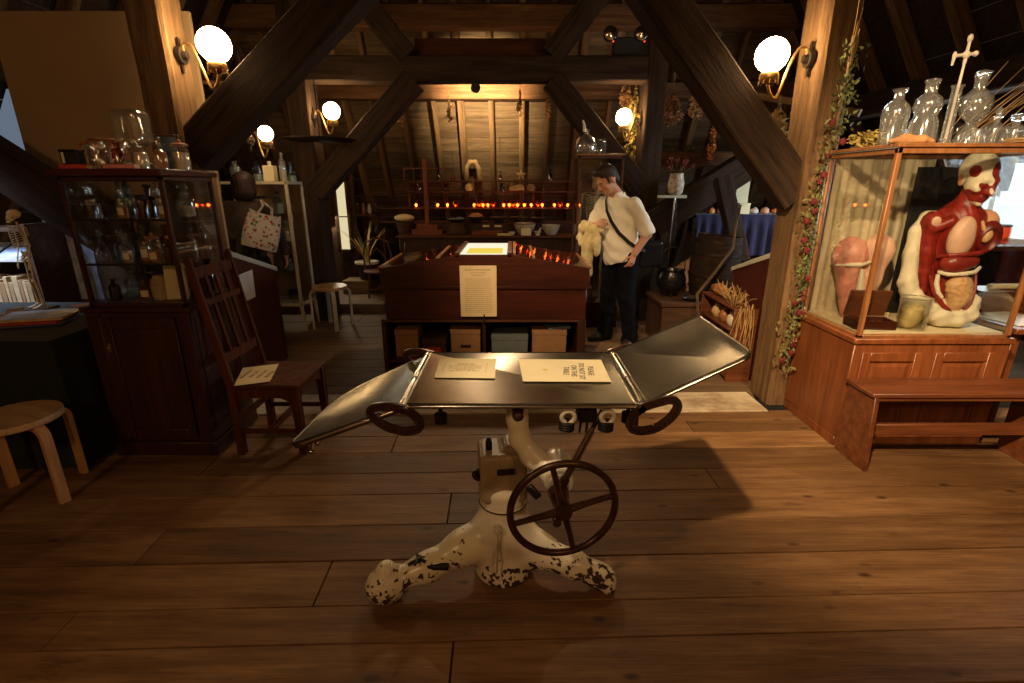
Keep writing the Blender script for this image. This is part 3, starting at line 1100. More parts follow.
# twin emergency lamps on the tie timber
c = at(632, 52, 5.9)
t = Thing('emergency_light', (c.x, 5.9, 2.855), 'black box with two round lamp heads standing on the tie timber', 'emergency light')
m = MB()
m.box((c.x - .20, 5.86, 2.855), (c.x + .20, 5.98, 3.03), .01)
t.part('battery_box', m, M['black'], W=True)
for px in (610, 641):
    g = at(px, 34, 5.86)
    m = MB()
    m.lathe([(.001, -.07), (.04, -.065), (.07, -.02), (.075, .03), (.072, .035)], g, 18, Matrix.Rotation(PI / 2, 4, 'X'))
    m.cyl(g + Vector((0, .02, -.06)), Vector((g.x, 5.9, 3.03)), .012)
    h = t.part('lamp_head', m, M['black'], W=True)
    m = MB()
    m.lathe([(.066, .036), (.045, .048), (.001, .054)], g, 18, Matrix.Rotation(PI / 2, 4, 'X'), caps=False)
    t.part('lens', m, M['chrome'], parent=h, W=True)
    m = MB()
    m.ball(g + Vector((.03, -.05, -.08)), .008)
    t.part('indicator', m, emitter('red_indicator', (1, .08, .03), 1.2), parent=h, W=True)
# spot lamp behind the tie timber lighting the roof boards
g = Vector((-.40, 5.99, 2.575))
t = Thing('spot_lamp', g, 'small dark spot lamp fixed under the tie timber', 'spot lamp')
m = MB()
m.cyl(g + Vector((0, -.03, .0)), g + Vector((0, .06, .01)), .045, .055, 16)
t.part('housing', m, M['black'], W=True)
m = MB()
m.cyl(g + Vector((0, 0, .03)), g + Vector((0, 0, .05)), .012)
t.part('bracket', m, M['black'], W=True)


def spot(name, loc, target, watts, col, angle, blend=.5, size=.05):
    L = bpy.data.lights.new(name, 'SPOT')
    L.energy, L.color, L.spot_size, L.spot_blend, L.shadow_soft_size = watts, col, math.radians(angle), blend, size
    o = bpy.data.objects.new(name, L)
    o.location = loc
    o.rotation_euler = (Vector(target) - Vector(loc)).to_track_quat('-Z', 'Y').to_euler()
    COL.objects.link(o)
    return o


def area(name, loc, target, watts, col, sx, sy, spread=180):
    L = bpy.data.lights.new(name, 'AREA')
    L.energy, L.color, L.shape, L.size, L.size_y = watts, col, 'RECTANGLE', sx, sy
    o = bpy.data.objects.new(name, L)
    o.location = loc
    L.spread = math.radians(spread)
    o.rotation_euler = (Vector(target) - Vector(loc)).to_track_quat('-Z', 'Y').to_euler()
    COL.objects.link(o)
    return o


WARM = (1.0, .58, .25)
spot('roof_spot', (-.40, 6.14, 2.56), (-.38, 7.2, 2.72), 430, (1.0, .76, .42), 88, 1.0, .04)
# ceiling track spots over the viewer's side of the room: one rakes to the torso case, two more are added fill
spot('track_spot', (-.25, .05, 3.35), (2.4, 3.2, .3), 760, (1.0, .68, .36), 50, 1.0, .05)
spot('table_fill_spot', (-.7, .5, 3.3), (.08, 1.75, .87), 190, (1.0, .72, .44), 18, 1.0, .05)  # added to brighten the papers on the table top
spot('notice_fill_spot', (-.5, .9, 3.4), (.22, 4.4, .9), 330, (1.0, .70, .40), 30, 1.0, .05)  # added to brighten the show case notice and the man
spot('track_spot_case', (1.7, .6, 3.2), (2.6, 3.0, 1.25), 210, (1.0, .72, .42), 44, .7, .05)
spot('track_spot_right', (3.0, .7, 3.1), (3.15, 2.45, 0), 130, (1.0, .74, .45), 13, 1.0, .05)
spot('case_spot', (-.15, 5.6, 2.4), (-.15, 4.6, 1.0), 55, (1.0, .7, .4), 90, .9, .04)
# unseen warm fill, added for the room light behind the viewer
for x, e in ((-2.2, 42), (1.6, 30)):
    L = bpy.data.lights.new('room_fill', 'POINT')
    L.energy, L.color, L.shadow_soft_size = e, WARM, .25
    o = bpy.data.objects.new('room_fill', L)
    o.location = (x, -1.3, 2.7)
    COL.objects.link(o)
# daylight
area('daylight_right', (4.2, 4.6, 1.6), (1.4, 4.9, 0), 40, (.80, .92, 1.0), .9, .8)
area('daylight_left', (-3.9, 3.0, 1.85), (-3.65, 3.5, .9), 4.5, (.55, .72, 1.0), .5, .5, 75)
area('daylight_back', (-2.53, 7.15, 1.15), (-2.0, 6.0, 0), 5, (1.0, .88, .62), .15, .8)
w = bpy.data.worlds.new('attic_gloom')
w.use_nodes = True
w.node_tree.nodes['Background'].inputs[0].default_value = (1.0, .62, .34, 1)
w.node_tree.nodes['Background'].inputs[1].default_value = 0.015
SC.world = w
SC.view_settings.view_transform = 'Standard'
SC.view_settings.look = 'None'
SC.view_settings.exposure = 0.85
SC.view_settings.gamma = 1.0
SC.view_settings.use_curve_mapping = False
SC.cycles.transparent_max_bounces = 40
# ------------------------------------------------------------------ operating table
TB = Thing('operating_table', (0.0, 1.72, 0), 'white enamelled antique operating table with steel top and brown handwheel', 'operating table')
ZT = .875


def rounded_plate(mb, p00, p10, p11, p01, thick, rim, rc=(.01, .01, .01, .01)):
    """plate through four corner points with rounded corners and a rolled-down rim"""
    P = [Vector(p) for p in (p00, p10, p11, p01)]
    nrm = (P[1] - P[0]).cross(P[3] - P[0]).normalized()
    loop = []
    for i in range(4):
        a, b, c = P[i - 1], P[i], P[(i + 1) % 4]
        r = rc[i]
        u, v = (a - b).normalized(), (c - b).normalized()
        for k in range(7):
            s = k / 6
            q = b + u * r * (1 - s) ** 2 + v * r * s ** 2
            loop.append(q)
    ctr = sum(loop, Vector()) / len(loop)
    n = len(loop)
    rings = []
    for sc, dz in ((.965, -.002), (.985, 0.0), (.998, -.002), (1.004, -.008), (1.004, -rim), (.985, -rim), (.98, -thick)):
        rings.append([ctr + (q - ctr) * sc + nrm * dz for q in loop])
    vs = [q for r_ in rings for q in r_]
    fs = []
    for i in range(len(rings) - 1):
        for k in range(n):
            l = (k + 1) % n
            fs.append((i * n + k, i * n + l, (i + 1) * n + l, (i + 1) * n + k))
    fs.append(tuple(range(n - 1, -1, -1))[::-1])
    fs.append(tuple((len(rings) - 1) * n + k for k in range(n))[::-1])
    bm = bmesh.new()
    bv = [bm.verts.new(v) for v in vs]
    for f in fs:
        bm.faces.new([bv[i] for i in f])
    bmesh.ops.recalc_face_normals(bm, faces=list(bm.faces))
    mb.bm(bm)
    return mb


Y0, Y1 = 1.485, 2.02
XL, XR = -.352, .418
m = MB()
rounded_plate(m, (XL, Y0, ZT), (XR, Y0, ZT), (XR, Y1, ZT), (XL, Y1, ZT), .01, .017)
# solder joint across the sheet
TOP = TB.part('table_top', m, M['steel'], W=True, smooth=30)
m = MB()
rounded_plate(m, (.435, Y0 + .005, ZT + .004), (.765, Y0 + .005, 1.05), (.775, Y1 - .005, 1.045), (.435, Y1 - .005, ZT + .004), .01, .016, (.008, .05, .05, .008))
HEAD = TB.part('head_section', m, M['steel'], W=True, smooth=30)
m = MB()
rounded_plate(m, (-.752, Y0 + .0, .722), (-.372, Y0 + .005, ZT - .012), (-.372, Y1 - .005, ZT - .012), (-.715, Y1 - .14, .736), .01, .022, (.05, .008, .008, .17))
for p, q, nm in (((XL + .004, Y0 - .002, ZT - .010), (XR - .004, Y0 - .002, ZT - .010), 'front_rim'), ((.445, Y0 + .002, ZT - .001), (.735, Y0 + .002, 1.024), 'head_rim'), ((-.70, Y0 - .003, .733), (-.385, Y0 + .002, ZT - .027), 'leg_rim')):
    TB.part(nm, MB().cyl(p, q, .0055, n=10), M['chrome'], W=True)
FOOT = TB.part('leg_section', m, M['steel'], W=True, smooth=30)
# rolled hinge bars between the sections
for nm, x, z in (('hinge_bar', -.362, ZT - .008), ('hinge_bar', .427, ZT - .006)):
    m = MB()
    m.cyl((x, Y0 + .0, z), (x, Y1 - .0, z), .0075, n=10)
    for y in (Y0 + .012, (Y0 + Y1) / 2, Y1 - .012):
        m.cyl((x, y - .025, z - .002), (x, y + .025, z - .002), .012, n=10)
    TB.part(nm, m, M['chrome'], W=True)
# little hooked peg under the end of the leg section
for y in (Y0 + .06, Y0 + .12):
    m = MB()
    m.cyl((-.69, y, .735), (-.70, y, .672), .007, .008, 8)
    m.ball((-.70, y, .667), .012, 8)
    TB.part('peg', m, M['chrome'], W=True, parent=FOOT)


def quadrant(pts, y, w, label=None):
    """pierced iron adjusting quadrant: flat curved strip with drilled holes along a path in the xz plane"""
    P = [Vector((x, 0, z)) for x, z in pts]
    fine = []
    n = len(P)
    for i in range(n - 1):
        for k in range(6):
            u = k / 6
            a, b, c, e = P[max(i - 1, 0)], P[i], P[i + 1], P[min(i + 2, n - 1)]
            fine.append(0.5 * ((2 * b) + (c - a) * u + (2 * a - 5 * b + 4 * c - e) * u * u + (3 * b - a - 3 * c + e) * u ** 3))
    fine.append(P[-1])
    m = MB()
    L = []
    for i, p in enumerate(fine):
        d = (fine[min(i + 1, len(fine) - 1)] - fine[max(i - 1, 0)]).normalized()
        s = Vector((-d.z, 0, d.x))
        L.append((p + s * w / 2, p - s * w / 2))
    vs, fs = [], []
    for a, b in L:
        for q, yy in ((a, y - .006), (b, y - .006), (b, y + .006), (a, y + .006)):
            vs.append((q.x, yy, q.z))
    for i in range(len(L) - 1):
        for k in range(4):
            l = (k + 1) % 4
            fs.append((i * 4 + k, (i + 1) * 4 + k, (i + 1) * 4 + l, i * 4 + l))
    fs += [(0, 1, 2, 3), tuple(len(vs) - 4 + k for k in (3, 2, 1, 0))]
    m.add(vs, fs)
    q = TB.part('quadrant', m, M['ironrust'], W=True)
    h = MB()
    for i in range(8, len(fine) - 3, 2):
        p = fine[i]
        h.cyl((p.x, y - .0075, p.z), (p.x, y + .0075, p.z), w * .17, n=8)
    TB.part('holes', h, M['black'], W=True, parent=q)
    k = MB()
    for x, z in (pts[0], pts[-1]):
        k.cyl((x, y - .016, z), (x, y + .012, z), .012, n=10)
        k.cyl((x, y - .020, z), (x, y - .016, z), .008, n=6)
    TB.part('pivot_bolts', k, M['ironrust'], W=True, parent=q)


for y in (Y0 - .012, Y1 + .012):
    quadrant([(-.352, .862), (-.40, .872), (-.445, .868), (-.458, .85), (-.44, .822), (-.40, .795), (-.345, .783), (-.308, .792), (-.300, .815), (-.32, .842), (-.345, .862)], y, .028)
    quadrant([(.418, .866), (.44, .876), (.50, .894), (.528, .888), (.533, .862), (.51, .825), (.465, .792), (.415, .785), (.388, .80), (.394, .838), (.418, .866)], y, .028)
# underframe rails and cross bearers
m = MB()
for y in (Y0 + .09, Y1 - .09):
    m.box((XL + .03, y - .012, ZT - .032), (XR - .03, y + .012, ZT - .012), .003)
for x in (-.28, .0, .30):
    m.box((x - .02, Y0 + .06, ZT - .04), (x + .02, Y1 - .06, ZT - .014), .003)
TB.part('underframe', m, M['iron'], W=True)
# sliding clamps and levers under the front edge
for x in (.185, .315):
    m = MB()
    c = Vector((x, Y0 + .005, ZT - .050))
    for i in range(24):
        pass
    ring = [c + Vector((.021 * math.cos(2 * PI * k / 18), 0, .021 * math.sin(2 * PI * k / 18))) for k in range(18)]
    m.tube(ring, .008, 8, closed=True)
    m.box(c + Vector((-.012, .0, .015)), c + Vector((.012, .05, .03)), .002)
    k = TB.part('clamp_ring', m, M['white_metal'], W=True)
    m = MB()
    for j in range(4):
        m.lathe([(.022, 0), (.027, .004), (.022, .008)], c + Vector((-.004, .006, -.050 + j * .0085)), 16)
    m.cyl(c + Vector((-.004, .006, -.05)), c + Vector((-.004, .006, -.012)), .012)
    TB.part('thumb_screw', m, M['iron'], parent=k, W=True)
m = MB()
m.box((.222, Y0 + .03, ZT - .085), (.285, Y0 + .11, ZT - .035), .006)
for x in (.232, .254, .276):
    m.cyl((x, Y0 + .035, ZT - .075), (x - .004, Y0 + .03, ZT - .118), .005, .004, 8)
TB.part('gear_block', m, M['iron'], W=True)
for x, z in ((-.24, -.06), (.39, -.055), (.405, -.075)):
    m = MB()
    m.cyl((x, Y0 + .04, ZT - .026), (x, Y0 + .04, ZT + z - .02), .007, n=8)
    for j in range(3):
        m.lathe([(.008, 0), (.022, .003), (.022, .009), (.008, .012)], (x, Y0 + .04, ZT + z - .03 + .013 * j), 14)
    TB.part('clamp_knob', m, M['iron'], W=True)
m = MB()
c = Vector((.02, Y0 + .03, ZT - .05))
m.cyl(c + Vector((0, -.02, 0)), c + Vector((0, .04, 0)), .019, .022, 12)
m.ball(c + Vector((0, -.02, 0)), .017, 10, (1, .5, 1))
TB.part('arm_pin', m, M['ironrust'], W=True)

# cast enamelled pedestal: three sprawling feet melting into a flared column
CX, CY = -.035, 1.735
f = Field((-.62, 1.42, -.01), (.50, 2.42, .40), .0085)
f.cap((CX, CY, .05), (CX, CY, .33), .112, .090, .05)
f.cap((CX, CY, .02), (CX, CY, .05), .118, .112, .03)
f.cap((CX, CY, .30), (CX, CY, .345), .094, .094, .01)
# left front foot
f.chain([(CX - .03, CY - .01, .20), (CX - .16, CY - .055, .155), (CX - .30, CY - .11, .105), (CX - .40, CY - .145, .085)], [.085, .062, .048, .046], .06)
f.ell((-.49, 1.575, .066), (.080, .072, .074), (0, 0, .3), .03)
f.cap((-.485, 1.575, .10), (-.485, 1.575, .132), .052, .040, .02)
# right front foot
f.chain([(CX + .03, CY - .01, .20), (CX + .15, CY - .04, .125), (CX + .28, CY - .08, .092), (CX + .355, CY - .10, .080)], [.085, .058, .045, .040], .06)
f.ell((.35, 1.63, .058), (.068, .05, .054), (0, 0, -.25), .025)
f.cap((.385, 1.60, .022), (.385, 1.60, .05), .027, .027, .015)
# rear foot
f.chain([(CX, CY + .03, .20), (CX + .01, CY + .20, .14), (CX + .02, CY + .42, .095)], [.085, .056, .044], .06)
f.ell((CX + .02, CY + .48, .06), (.052, .06, .062), (0, 0, 0), .03)
f.keep(lambda x, y, z: 0.006 - z + 0 * x + 0 * y)
PED = TB.part('pedestal', f.mesh('pedestal'), M['enamel'])
PED.location = (0, 0, 0)
PED.data.transform(Matrix.Translation(-TB.loc))
for i, (x, y, z, r) in enumerate(((-.485, 1.575, .133, .016), (-.485, 1.56, .146, .009))):
    m = MB()
    m.lathe([(r, 0), (r * 1.1, r * .4), (r * .8, r), (.001, r * 1.2)], (x, y, z), 10)
    TB.part('foot_bolt', m, M['iron'], parent=PED, W=True)
m = MB()
m.tube([(-.40, 1.575, .158), (-.36, 1.60, .165), (-.335, 1.59, .158)], .007, 8)
m.tube([(-.37, 1.56, .172), (-.365, 1.605, .168), (-.375, 1.63, .16)], .006, 8)
m.cyl((-.362, 1.60, .145), (-.362, 1.60, .175), .011)
m.box((-.33, 1.575, .128), (-.245, 1.60, .150), .004)
TB.part('foot_lever', m, M['iron'], parent=PED, W=True)
m = MB()
ring = [(CX + .0955 * math.cos(2 * PI * k / 28), CY + .0955 * math.sin(2 * PI * k / 28), .338) for k in range(28)]
m.tube(ring, .003, 6, closed=True)
TB.part('collar_seam', m, M['iron'], parent=PED, W=True)
# upper turret and gear housing
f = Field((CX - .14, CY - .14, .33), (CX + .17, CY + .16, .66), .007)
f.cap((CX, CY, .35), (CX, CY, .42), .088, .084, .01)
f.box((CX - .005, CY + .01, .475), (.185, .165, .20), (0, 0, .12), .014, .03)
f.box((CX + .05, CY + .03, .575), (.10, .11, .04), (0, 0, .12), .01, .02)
TURRET = TB.part('gear_housing', f.mesh('gear_housing'), M['enamel_shaded'])
f = Field((CX - .14, CY - .14, .32), (CX + .14, CY + .14, .50), .007)
f.cap((CX, CY, .34), (CX, CY, .40), .0945, .0935, .01)
f.ell((CX, CY, .40), (.0935, .0935, .055), k=.01)
f.keep(lambda x, y, z: .343 - z + 0 * x + 0 * y)
DRUM = TB.part('drum', f.mesh('drum'), M['enamel'])
DRUM.data.transform(Matrix.Translation(-TB.loc))
TURRET.data.transform(Matrix.Translation(-TB.loc))
m = MB()
m.cbox((CX + .012, CY - .0785, .515), (.066, .004, .026), (0, 0, .12), .001)
TB.part('maker_plate', m, M['iron'], parent=TURRET, W=True)
for c, r, ax in (((CX - .095, CY - .055, .49), .022, (-.5, -1, 0)), ((CX + .085, CY - .04, .58), .02, (.3, -1, 0)), ((CX - .055, CY - .01, .578), .013, (0, 0, 1)), ((CX - .055, CY - .01, .602), .013, (0, 0, 1)), ((CX - .02, CY - .118, .285), .016, (.0, -1, .2))):
    m = MB()
    a = Vector(ax).normalized()
    m.cyl(Vector(c) - a * .03, Vector(c) + a * .012, r, r, 12)
    m.cyl(Vector(c) + a * .012, Vector(c) + a * .024, r * .65, r * .55, 8)
    TB.part('bolt', m, M['iron'] if r != .016 else M['white_metal'], parent=TURRET, W=True)
m = MB()
m.bar((CX - .02, CY - .128, .27), (CX - .025, CY - .14, .10), .006, .012)
TB.part('pedal_link', m, M['white_metal'], parent=PED, W=True)
# curved arm that carries the top, with its round hub
f = Field((-.08, 1.50, .42), (.28, 1.90, .88), .007)
f.chain([(.02, 1.66, .80), (.018, 1.655, .74), (.030, 1.65, .66), (.075, 1.63, .60), (.15, 1.60, .55)], [.040, .037, .038, .041, .05], .02)
f.cap((.165, 1.585, .555), (.165, 1.65, .555), .060, .060, .012)
f.cap((.02, 1.62, .815), (.02, 1.88, .815), .030, .030, .02)
ARM = TB.part('support_arm', f.mesh('support_arm'), M['enamel'])
ARM.data.transform(Matrix.Translation(-TB.loc))
m = MB()
for r0, d in ((.054, .0), (.036, .006), (.016, .014)):
    m.cyl((.165, 1.53, .555), (.165, 1.522 - d, .555), r0, r0 * .92, 20)
TB.part('hub_cap', m, M['white_metal'], parent=ARM, W=True)
m = MB()
m.bar((.06, 1.60, .49), (.10, 1.59, .45), .02, .03)
TB.part('gear_link', m, M['iron'], W=True)
# handwheel
WC = Vector((.172, 1.43, .513))
AX = Vector((.13, -1, -.045)).normalized()
U = Vector((0, 0, 1)).cross(AX).normalized()
V = AX.cross(U)
RW = .180
m = MB()
ring = [WC + (U * math.cos(2 * PI * k / 56) + V * math.sin(2 * PI * k / 56)) * RW for k in range(56)]
m.tube(ring, .0125, 12, closed=True)
WH = TB.part('handwheel', m, M['ironrust'], W=True)
for k in range(4):
    a = math.radians(104 + 90 * k)
    e = WC + (U * math.cos(a) + V * math.sin(a)) * (RW - .006)
    m = MB()
    s = WC + (e - WC) * .12 + AX * .004
    m.tube([s, WC + (e - WC) * .5 + AX * .002, e], [.0145, .011, .010], 8)
    TB.part('spoke', m, M['ironrust'], parent=WH, W=True)
m = MB()
m.cyl(WC - AX * .03, WC + AX * .022, .030, .028, 16)
m.cyl(WC + AX * .022, WC + AX * .036, .013, .011, 6)
TB.part('wheel_hub', m, M['ironrust'], parent=WH, W=True)
m = MB()
m.cyl(WC - AX * .02, WC - AX * .13 + Vector((-.02, 0, 0)), .013, .013, 10)
m.cyl(WC + Vector((-.02, .02, -.05)), WC + Vector((-.02, -.01, -.05)), .016, .014, 10)
TB.part('wheel_shaft', m, M['ironrust'], W=True)
# threaded rod from the wheel gearbox up to the clamps
a, b = Vector((.180, 1.475, .60)), Vector((.305, 1.535, ZT - .045))
m = MB()
m.cyl(a, b, .0085, n=10)
d = (b - a)
for k in range(26):
    p = a + d * (k / 26 * .72)
    m.cyl(p, p + d * .012, .0135, .0135, 10)
m.cyl(a - d * .09, a + d * .02, .019, .016, 12)
TB.part('screw_rod', m, M['ironrust'], W=True)
m = MB()
m.cyl(WC - AX * .03, WC - AX * .085 + Vector((.0, 0, .012)), .030, .038, 14)
TB.part('bevel_gear', m, M['ironrust'], W=True)


# ------------------------------------------------------------------ notices
def text_lines(mb, n, w, gap, h, seed, short=.25):
    rnd = random.Random(seed)
    for i in range(n):
        l = w * (1 - short * rnd.random())
        x = -l / 2
        while x < l / 2 - .002:
            k = min(rnd.uniform(.006, .022), l / 2 - x)
            mb.box((x, -i * gap - h / 2, 0), (x + k, -i * gap + h / 2, .0004), 0)
            x += k + .004
    return mb


def place(mb, origin, ex, ey):
    ex, ey = Vector(ex).normalized(), Vector(ey)
    ez = ex.cross(ey).normalized()
    ey = ez.cross(ex)
    o = Vector(origin)
    mb.v = [tuple(o + ex * p[0] + ey * p[1] + ez * p[2]) for p in mb.v]
    return mb


def flat_sheet(p00, p10, p11, p01, th=.0012):
    m = MB()
    P = [Vector(p) for p in (p00, p10, p11, p01)]
    n = (P[1] - P[0]).cross(P[3] - P[0]).normalized()
    m.add([q for q in P] + [q + n * th for q in P], [(3, 2, 1, 0), (4, 5, 6, 7), (0, 1, 5, 4), (1, 2, 6, 5), (2, 3, 7, 6), (3, 0, 4, 7)])
    return m


zt = ZT + .0012
a, b, c, d = [at(u, v, z=zt) for u, v in ((434.5, 377.6), (495, 378.4), (496, 359), (440, 358.5))]
t = Thing('notice', (a + b + c + d) / 4, 'smaller cream notice with faded small print lying on the steel table top', 'notice')
t.part('sheet', flat_sheet(a, b, c, d), M['paper'], W=True)
m = text_lines(MB(), 7, .145, .0135, .0035, 2, .6)
place(m, (a + b + c + d) / 4 + Vector((-.005, .045, .0015)), (1, 0, 0), (0, 1, 0))
for x in (-.088, .078):
    k = MB().box((x - .0006, -.05, 0), (x + .0006, .05, .0004), 0)
    place(k, (a + b + c + d) / 4 + Vector((0, 0, .0015)), (1, 0, 0), (0, 1, 0))
    m.add(k.v, k.f)
t.part('print', m, M['ink_faint'], W=True)
a, b, c, d = [at(u, v, z=zt) for u, v in ((523, 381.5), (611.5, 382), (601, 360), (518.5, 359.2))]
t = Thing('notice', (a + b + c + d) / 4, 'larger cream notice reading please do not sit on this table', 'notice')
t.part('sheet', flat_sheet(a, b, c, d), M['paper'], W=True)
m = MB()
for i, s in enumerate(('PLEASE', 'DO NOT SIT', 'ON THIS', 'TABLE')):
    vs, fs = text_mesh(s, .031, .0002)
    k = MB()
    k.add(vs, fs)
    place(k, at((590.5, 581.5, 573.8, 566)[i], 371.2, z=zt) + Vector((0.0, .0, .0018)), (-.10, -1, 0), (1, -.10, 0))
    t.part('lettering', k, M['ink'], W=True, smooth=0)
p = at(545, 370, z=zt)
m = MB()
m.lathe([(.010, 0), (.010, .0004)], p + Vector((0, 0, .0014)), 16, Matrix.Diagonal((1.1, .8, 1, 1)))
t.part('stain', m, M['stain'], W=True)
# ------------------------------------------------------------------ bottles and jars
def prof_bottle(kind, h, r):
    """outline (radius, height), neck radius"""
    if kind == 'round':
        nr = r * .34
        p = [(r * .9, 0), (r, .01 * h + .002), (r, .55 * h), (r * .92, .64 * h), (r * .6, .73 * h), (nr, .78 * h), (nr, .93 * h), (nr * 1.5, .95 * h), (nr * 1.5, .985 * h), (nr * 1.1, h)]
    elif kind == 'tall':
        nr = r * .42
        p = [(r * .92, 0), (r, .015 * h), (r, .66 * h), (r * .88, .73 * h), (nr, .79 * h), (nr, .94 * h), (nr * 1.4, .955 * h), (nr * 1.4, h)]
    elif kind == 'jar':
        nr = r * .86
        p = [(r * .92, 0), (r, .02 * h), (r, .80 * h), (r * .95, .86 * h), (nr, .89 * h), (nr, .95 * h), (nr * 1.06, .96 * h), (nr * 1.06, h)]
    elif kind == 'pear':
        nr = r * .28
        p = [(r * .6, 0), (r * .92, .07 * h), (r, .22 * h), (r * .93, .38 * h), (r * .62, .55 * h), (r * .36, .66 * h), (nr, .74 * h), (nr, .93 * h), (nr * 1.5, .95 * h), (nr * 1.5, h)]
    else:                                                   # carboy: broad shoulder
        nr = r * .40
        p = [(r * .80, 0), (r * .86, .02 * h), (r, .56 * h), (r * .97, .64 * h), (r * .8, .73 * h), (r * .5, .79 * h), (nr, .82 * h), (nr * .95, .93 * h), (nr * 1.35, .97 * h), (nr * 1.4, h)]
    return p, nr


def bottle(label, loc, kind, h, r, gm, cont=None, cfrac=.5, stop=None, lab=False, name=None, cat=None, group=None, n=16):
    t = Thing(name or ('jar' if kind == 'jar' else 'bottle'), loc, label, cat or ('jar' if kind == 'jar' else 'bottle'), group)
    p, nr = prof_bottle(kind, h, r)
    t.part('glass_body', MB().lathe(p, n=n, caps=False).lathe([(.0005, .001), (p[0][0], .0)], n=n, caps=False), M[gm])
    if cont:
        q = [(a * .93, b) for a, b in p if b <= cfrac * h]
        q[0] = (q[0][0], .004)
        q.append((q[-1][0], cfrac * h))
        t.part('contents', MB().lathe(q, n=n), M[cont])
    if stop == 'ball':
        m = MB().lathe([(nr * .8, h - .01), (nr * .85, h + .004), (nr * .7, h + .008)], n=12)
        m.ball((0, 0, h + .008 + nr * 1.1), nr * 1.25, 12)
        t.part('stopper', m, M[gm])
    elif stop == 'disc':
        m = MB().lathe([(nr * .8, h - .01), (nr * .85, h + .004), (nr * 1.7, h + .008), (nr * 1.8, h + .018), (nr * 1.2, h + .024)], n=14)
        t.part('stopper', m, M[gm])
    elif stop == 'cork':
        t.part('cork', MB().lathe([(nr * .8, h - .008), (nr * .9, h + .012)], n=12), M['cork'])
    elif stop == 'lid':
        t.part('lid', MB().lathe([(nr * 1.12, h - .012), (nr * 1.14, h + .006), (nr * .9, h + .012)], n=16), M['black'])
    elif stop == 'cap':
        t.part('lid', MB().lathe([(nr * 1.15, h - .004), (nr * 1.2, h + .004), (nr * .7, h + .012), (.3 * nr, h + .014), (.3 * nr, h + .026), (.001, h + .03)], n=16), M['jug_brown'])
    if lab:
        m = MB()
        k = 7
        vs, fs = [], []
        for i in range(k + 1):
            an = -PI / 2 + .55 - .9 + 1.1 * i / k
            for zz in (.14 * h, .42 * h):
                vs.append((r * 1.012 * math.cos(an), r * 1.012 * math.sin(an), zz))
        for i in range(k):
            fs.append((2 * i, 2 * i + 2, 2 * i + 3, 2 * i + 1))
        m.add(vs, fs)
        t.part('paper_label', m, M['paper_tan'])
    return t


# ------------------------------------------------------------------ dark glass cabinet on its cupboard
CB = Thing('display_cabinet', (-2.07, 2.9, 0), 'tall dark mahogany glass cabinet full of bottles on a panelled cupboard', 'cabinet')
x0, x1, y0, y1 = -2.36, -1.785, 2.67, 3.16
zb = .915
m = MB()
m.box((x0, y0 + .01, .09), (x1, y1, zb - .03), .004)
m.box((x0 - .015, y0 - .01, 0), (x1 + .015, y1, .09), .006)
m.box((x0 - .018, y0 - .012, zb - .03), (x1 + .018, y1, zb), .006)
m.box((x0 + .0, y0 - .004, .09), (x0 + .075, y0 + .012, zb - .03), .003)
m.box((x1 - .075, y0 - .004, .09), (x1, y0 + .012, zb - .03), .003)
# framed side panel
m.box((x1 - .002, y0 + .04, .14), (x1 + .006, y0 + .10, zb - .07), .002)
m.box((x1 - .002, y1 - .08, .14), (x1 + .006, y1 - .02, zb - .07), .002)
m.box((x1 - .002, y0 + .10, zb - .14), (x1 + .006, y1 - .08, zb - .07), .002)
m.box((x1 - .002, y0 + .10, .14), (x1 + .006, y1 - .08, .21), .002)
CB.part('cupboard', m, M['mahog_v'], W=True)
m = MB()
fx0, fx1, fz0, fz1 = x0 + .08, x1 - .08, .12, zb - .06
for a, b in (((fx0, fz0), (fx0 + .055, fz1)), ((fx1 - .055, fz0), (fx1, fz1)), ((fx0 + .055, fz0), (fx1 - .055, fz0 + .06)), ((fx0 + .055, fz1 - .06), (fx1 - .055, fz1))):
    m.box((a[0], y0 - .012, a[1]), (b[0], y0 + .008, b[1]), .003)
m.box((fx0 + .05, y0 - .002, fz0 + .05), (fx1 - .05, y0 + .008, fz1 - .05), .001)
DR = CB.part('door', m, M['mahog_v'], W=True)
m = MB()
m.box((fx0 + .016, y0 - .016, .66), (fx0 + .028, y0 - .01, .71), .002)
m.ball((fx0 + .022, y0 - .02, .685), .008, 8)
CB.part('escutcheon', m, M['brass'], W=True, parent=DR)
gx0, gx1, gy0, gy1, gz0, gz1 = -2.325, -1.792, 2.675, 3.13, zb, 1.60
m = MB()
for x in (gx0, gx1 - .022):
    for y in (gy0, gy1 - .022):
        m.box((x, y, gz0), (x + .022, y + .022, gz1), .003)
for z in (gz0, gz1 - .022):
    for y in (gy0, gy1 - .022):
        m.box((gx0, y, z), (gx1, y + .022, z + .022), .003)
    for x in (gx0, gx1 - .022):
        m.box((x, gy0, z), (x + .022, gy1, z + .022), .003)
CB.part('case_frame', m, M['mahog_v'], W=True)
m = MB()
m.box((gx0 - .03, gy0 - .03, gz1), (gx1 + .02, gy1 + .03, gz1 + .035), .006)
CB.part('cabinet_top', m, M['mahog'], W=True)
for nm, lo, hi in (('glass_pane', (gx0 + .02, gy0 + .008, gz0 + .02), (gx1 - .02, gy0 + .011, gz1 - .02)),
                   ('glass_pane', (gx1 - .011, gy0 + .02, gz0 + .02), (gx1 - .008, gy1 - .02, gz1 - .02)),
                   ('glass_pane', (gx0 + .008, gy0 + .02, gz0 + .02), (gx0 + .011, gy1 - .02, gz1 - .02)),
                   ('glass_pane', (gx0 + .02, gy1 - .011, gz0 + .02), (gx1 - .02, gy1 - .008, gz1 - .02))):
    CB.part(nm, MB().box(lo, hi, 0), M['pane'], W=True, smooth=0)
SHZ = [gz0 + .022, 1.15, 1.385]
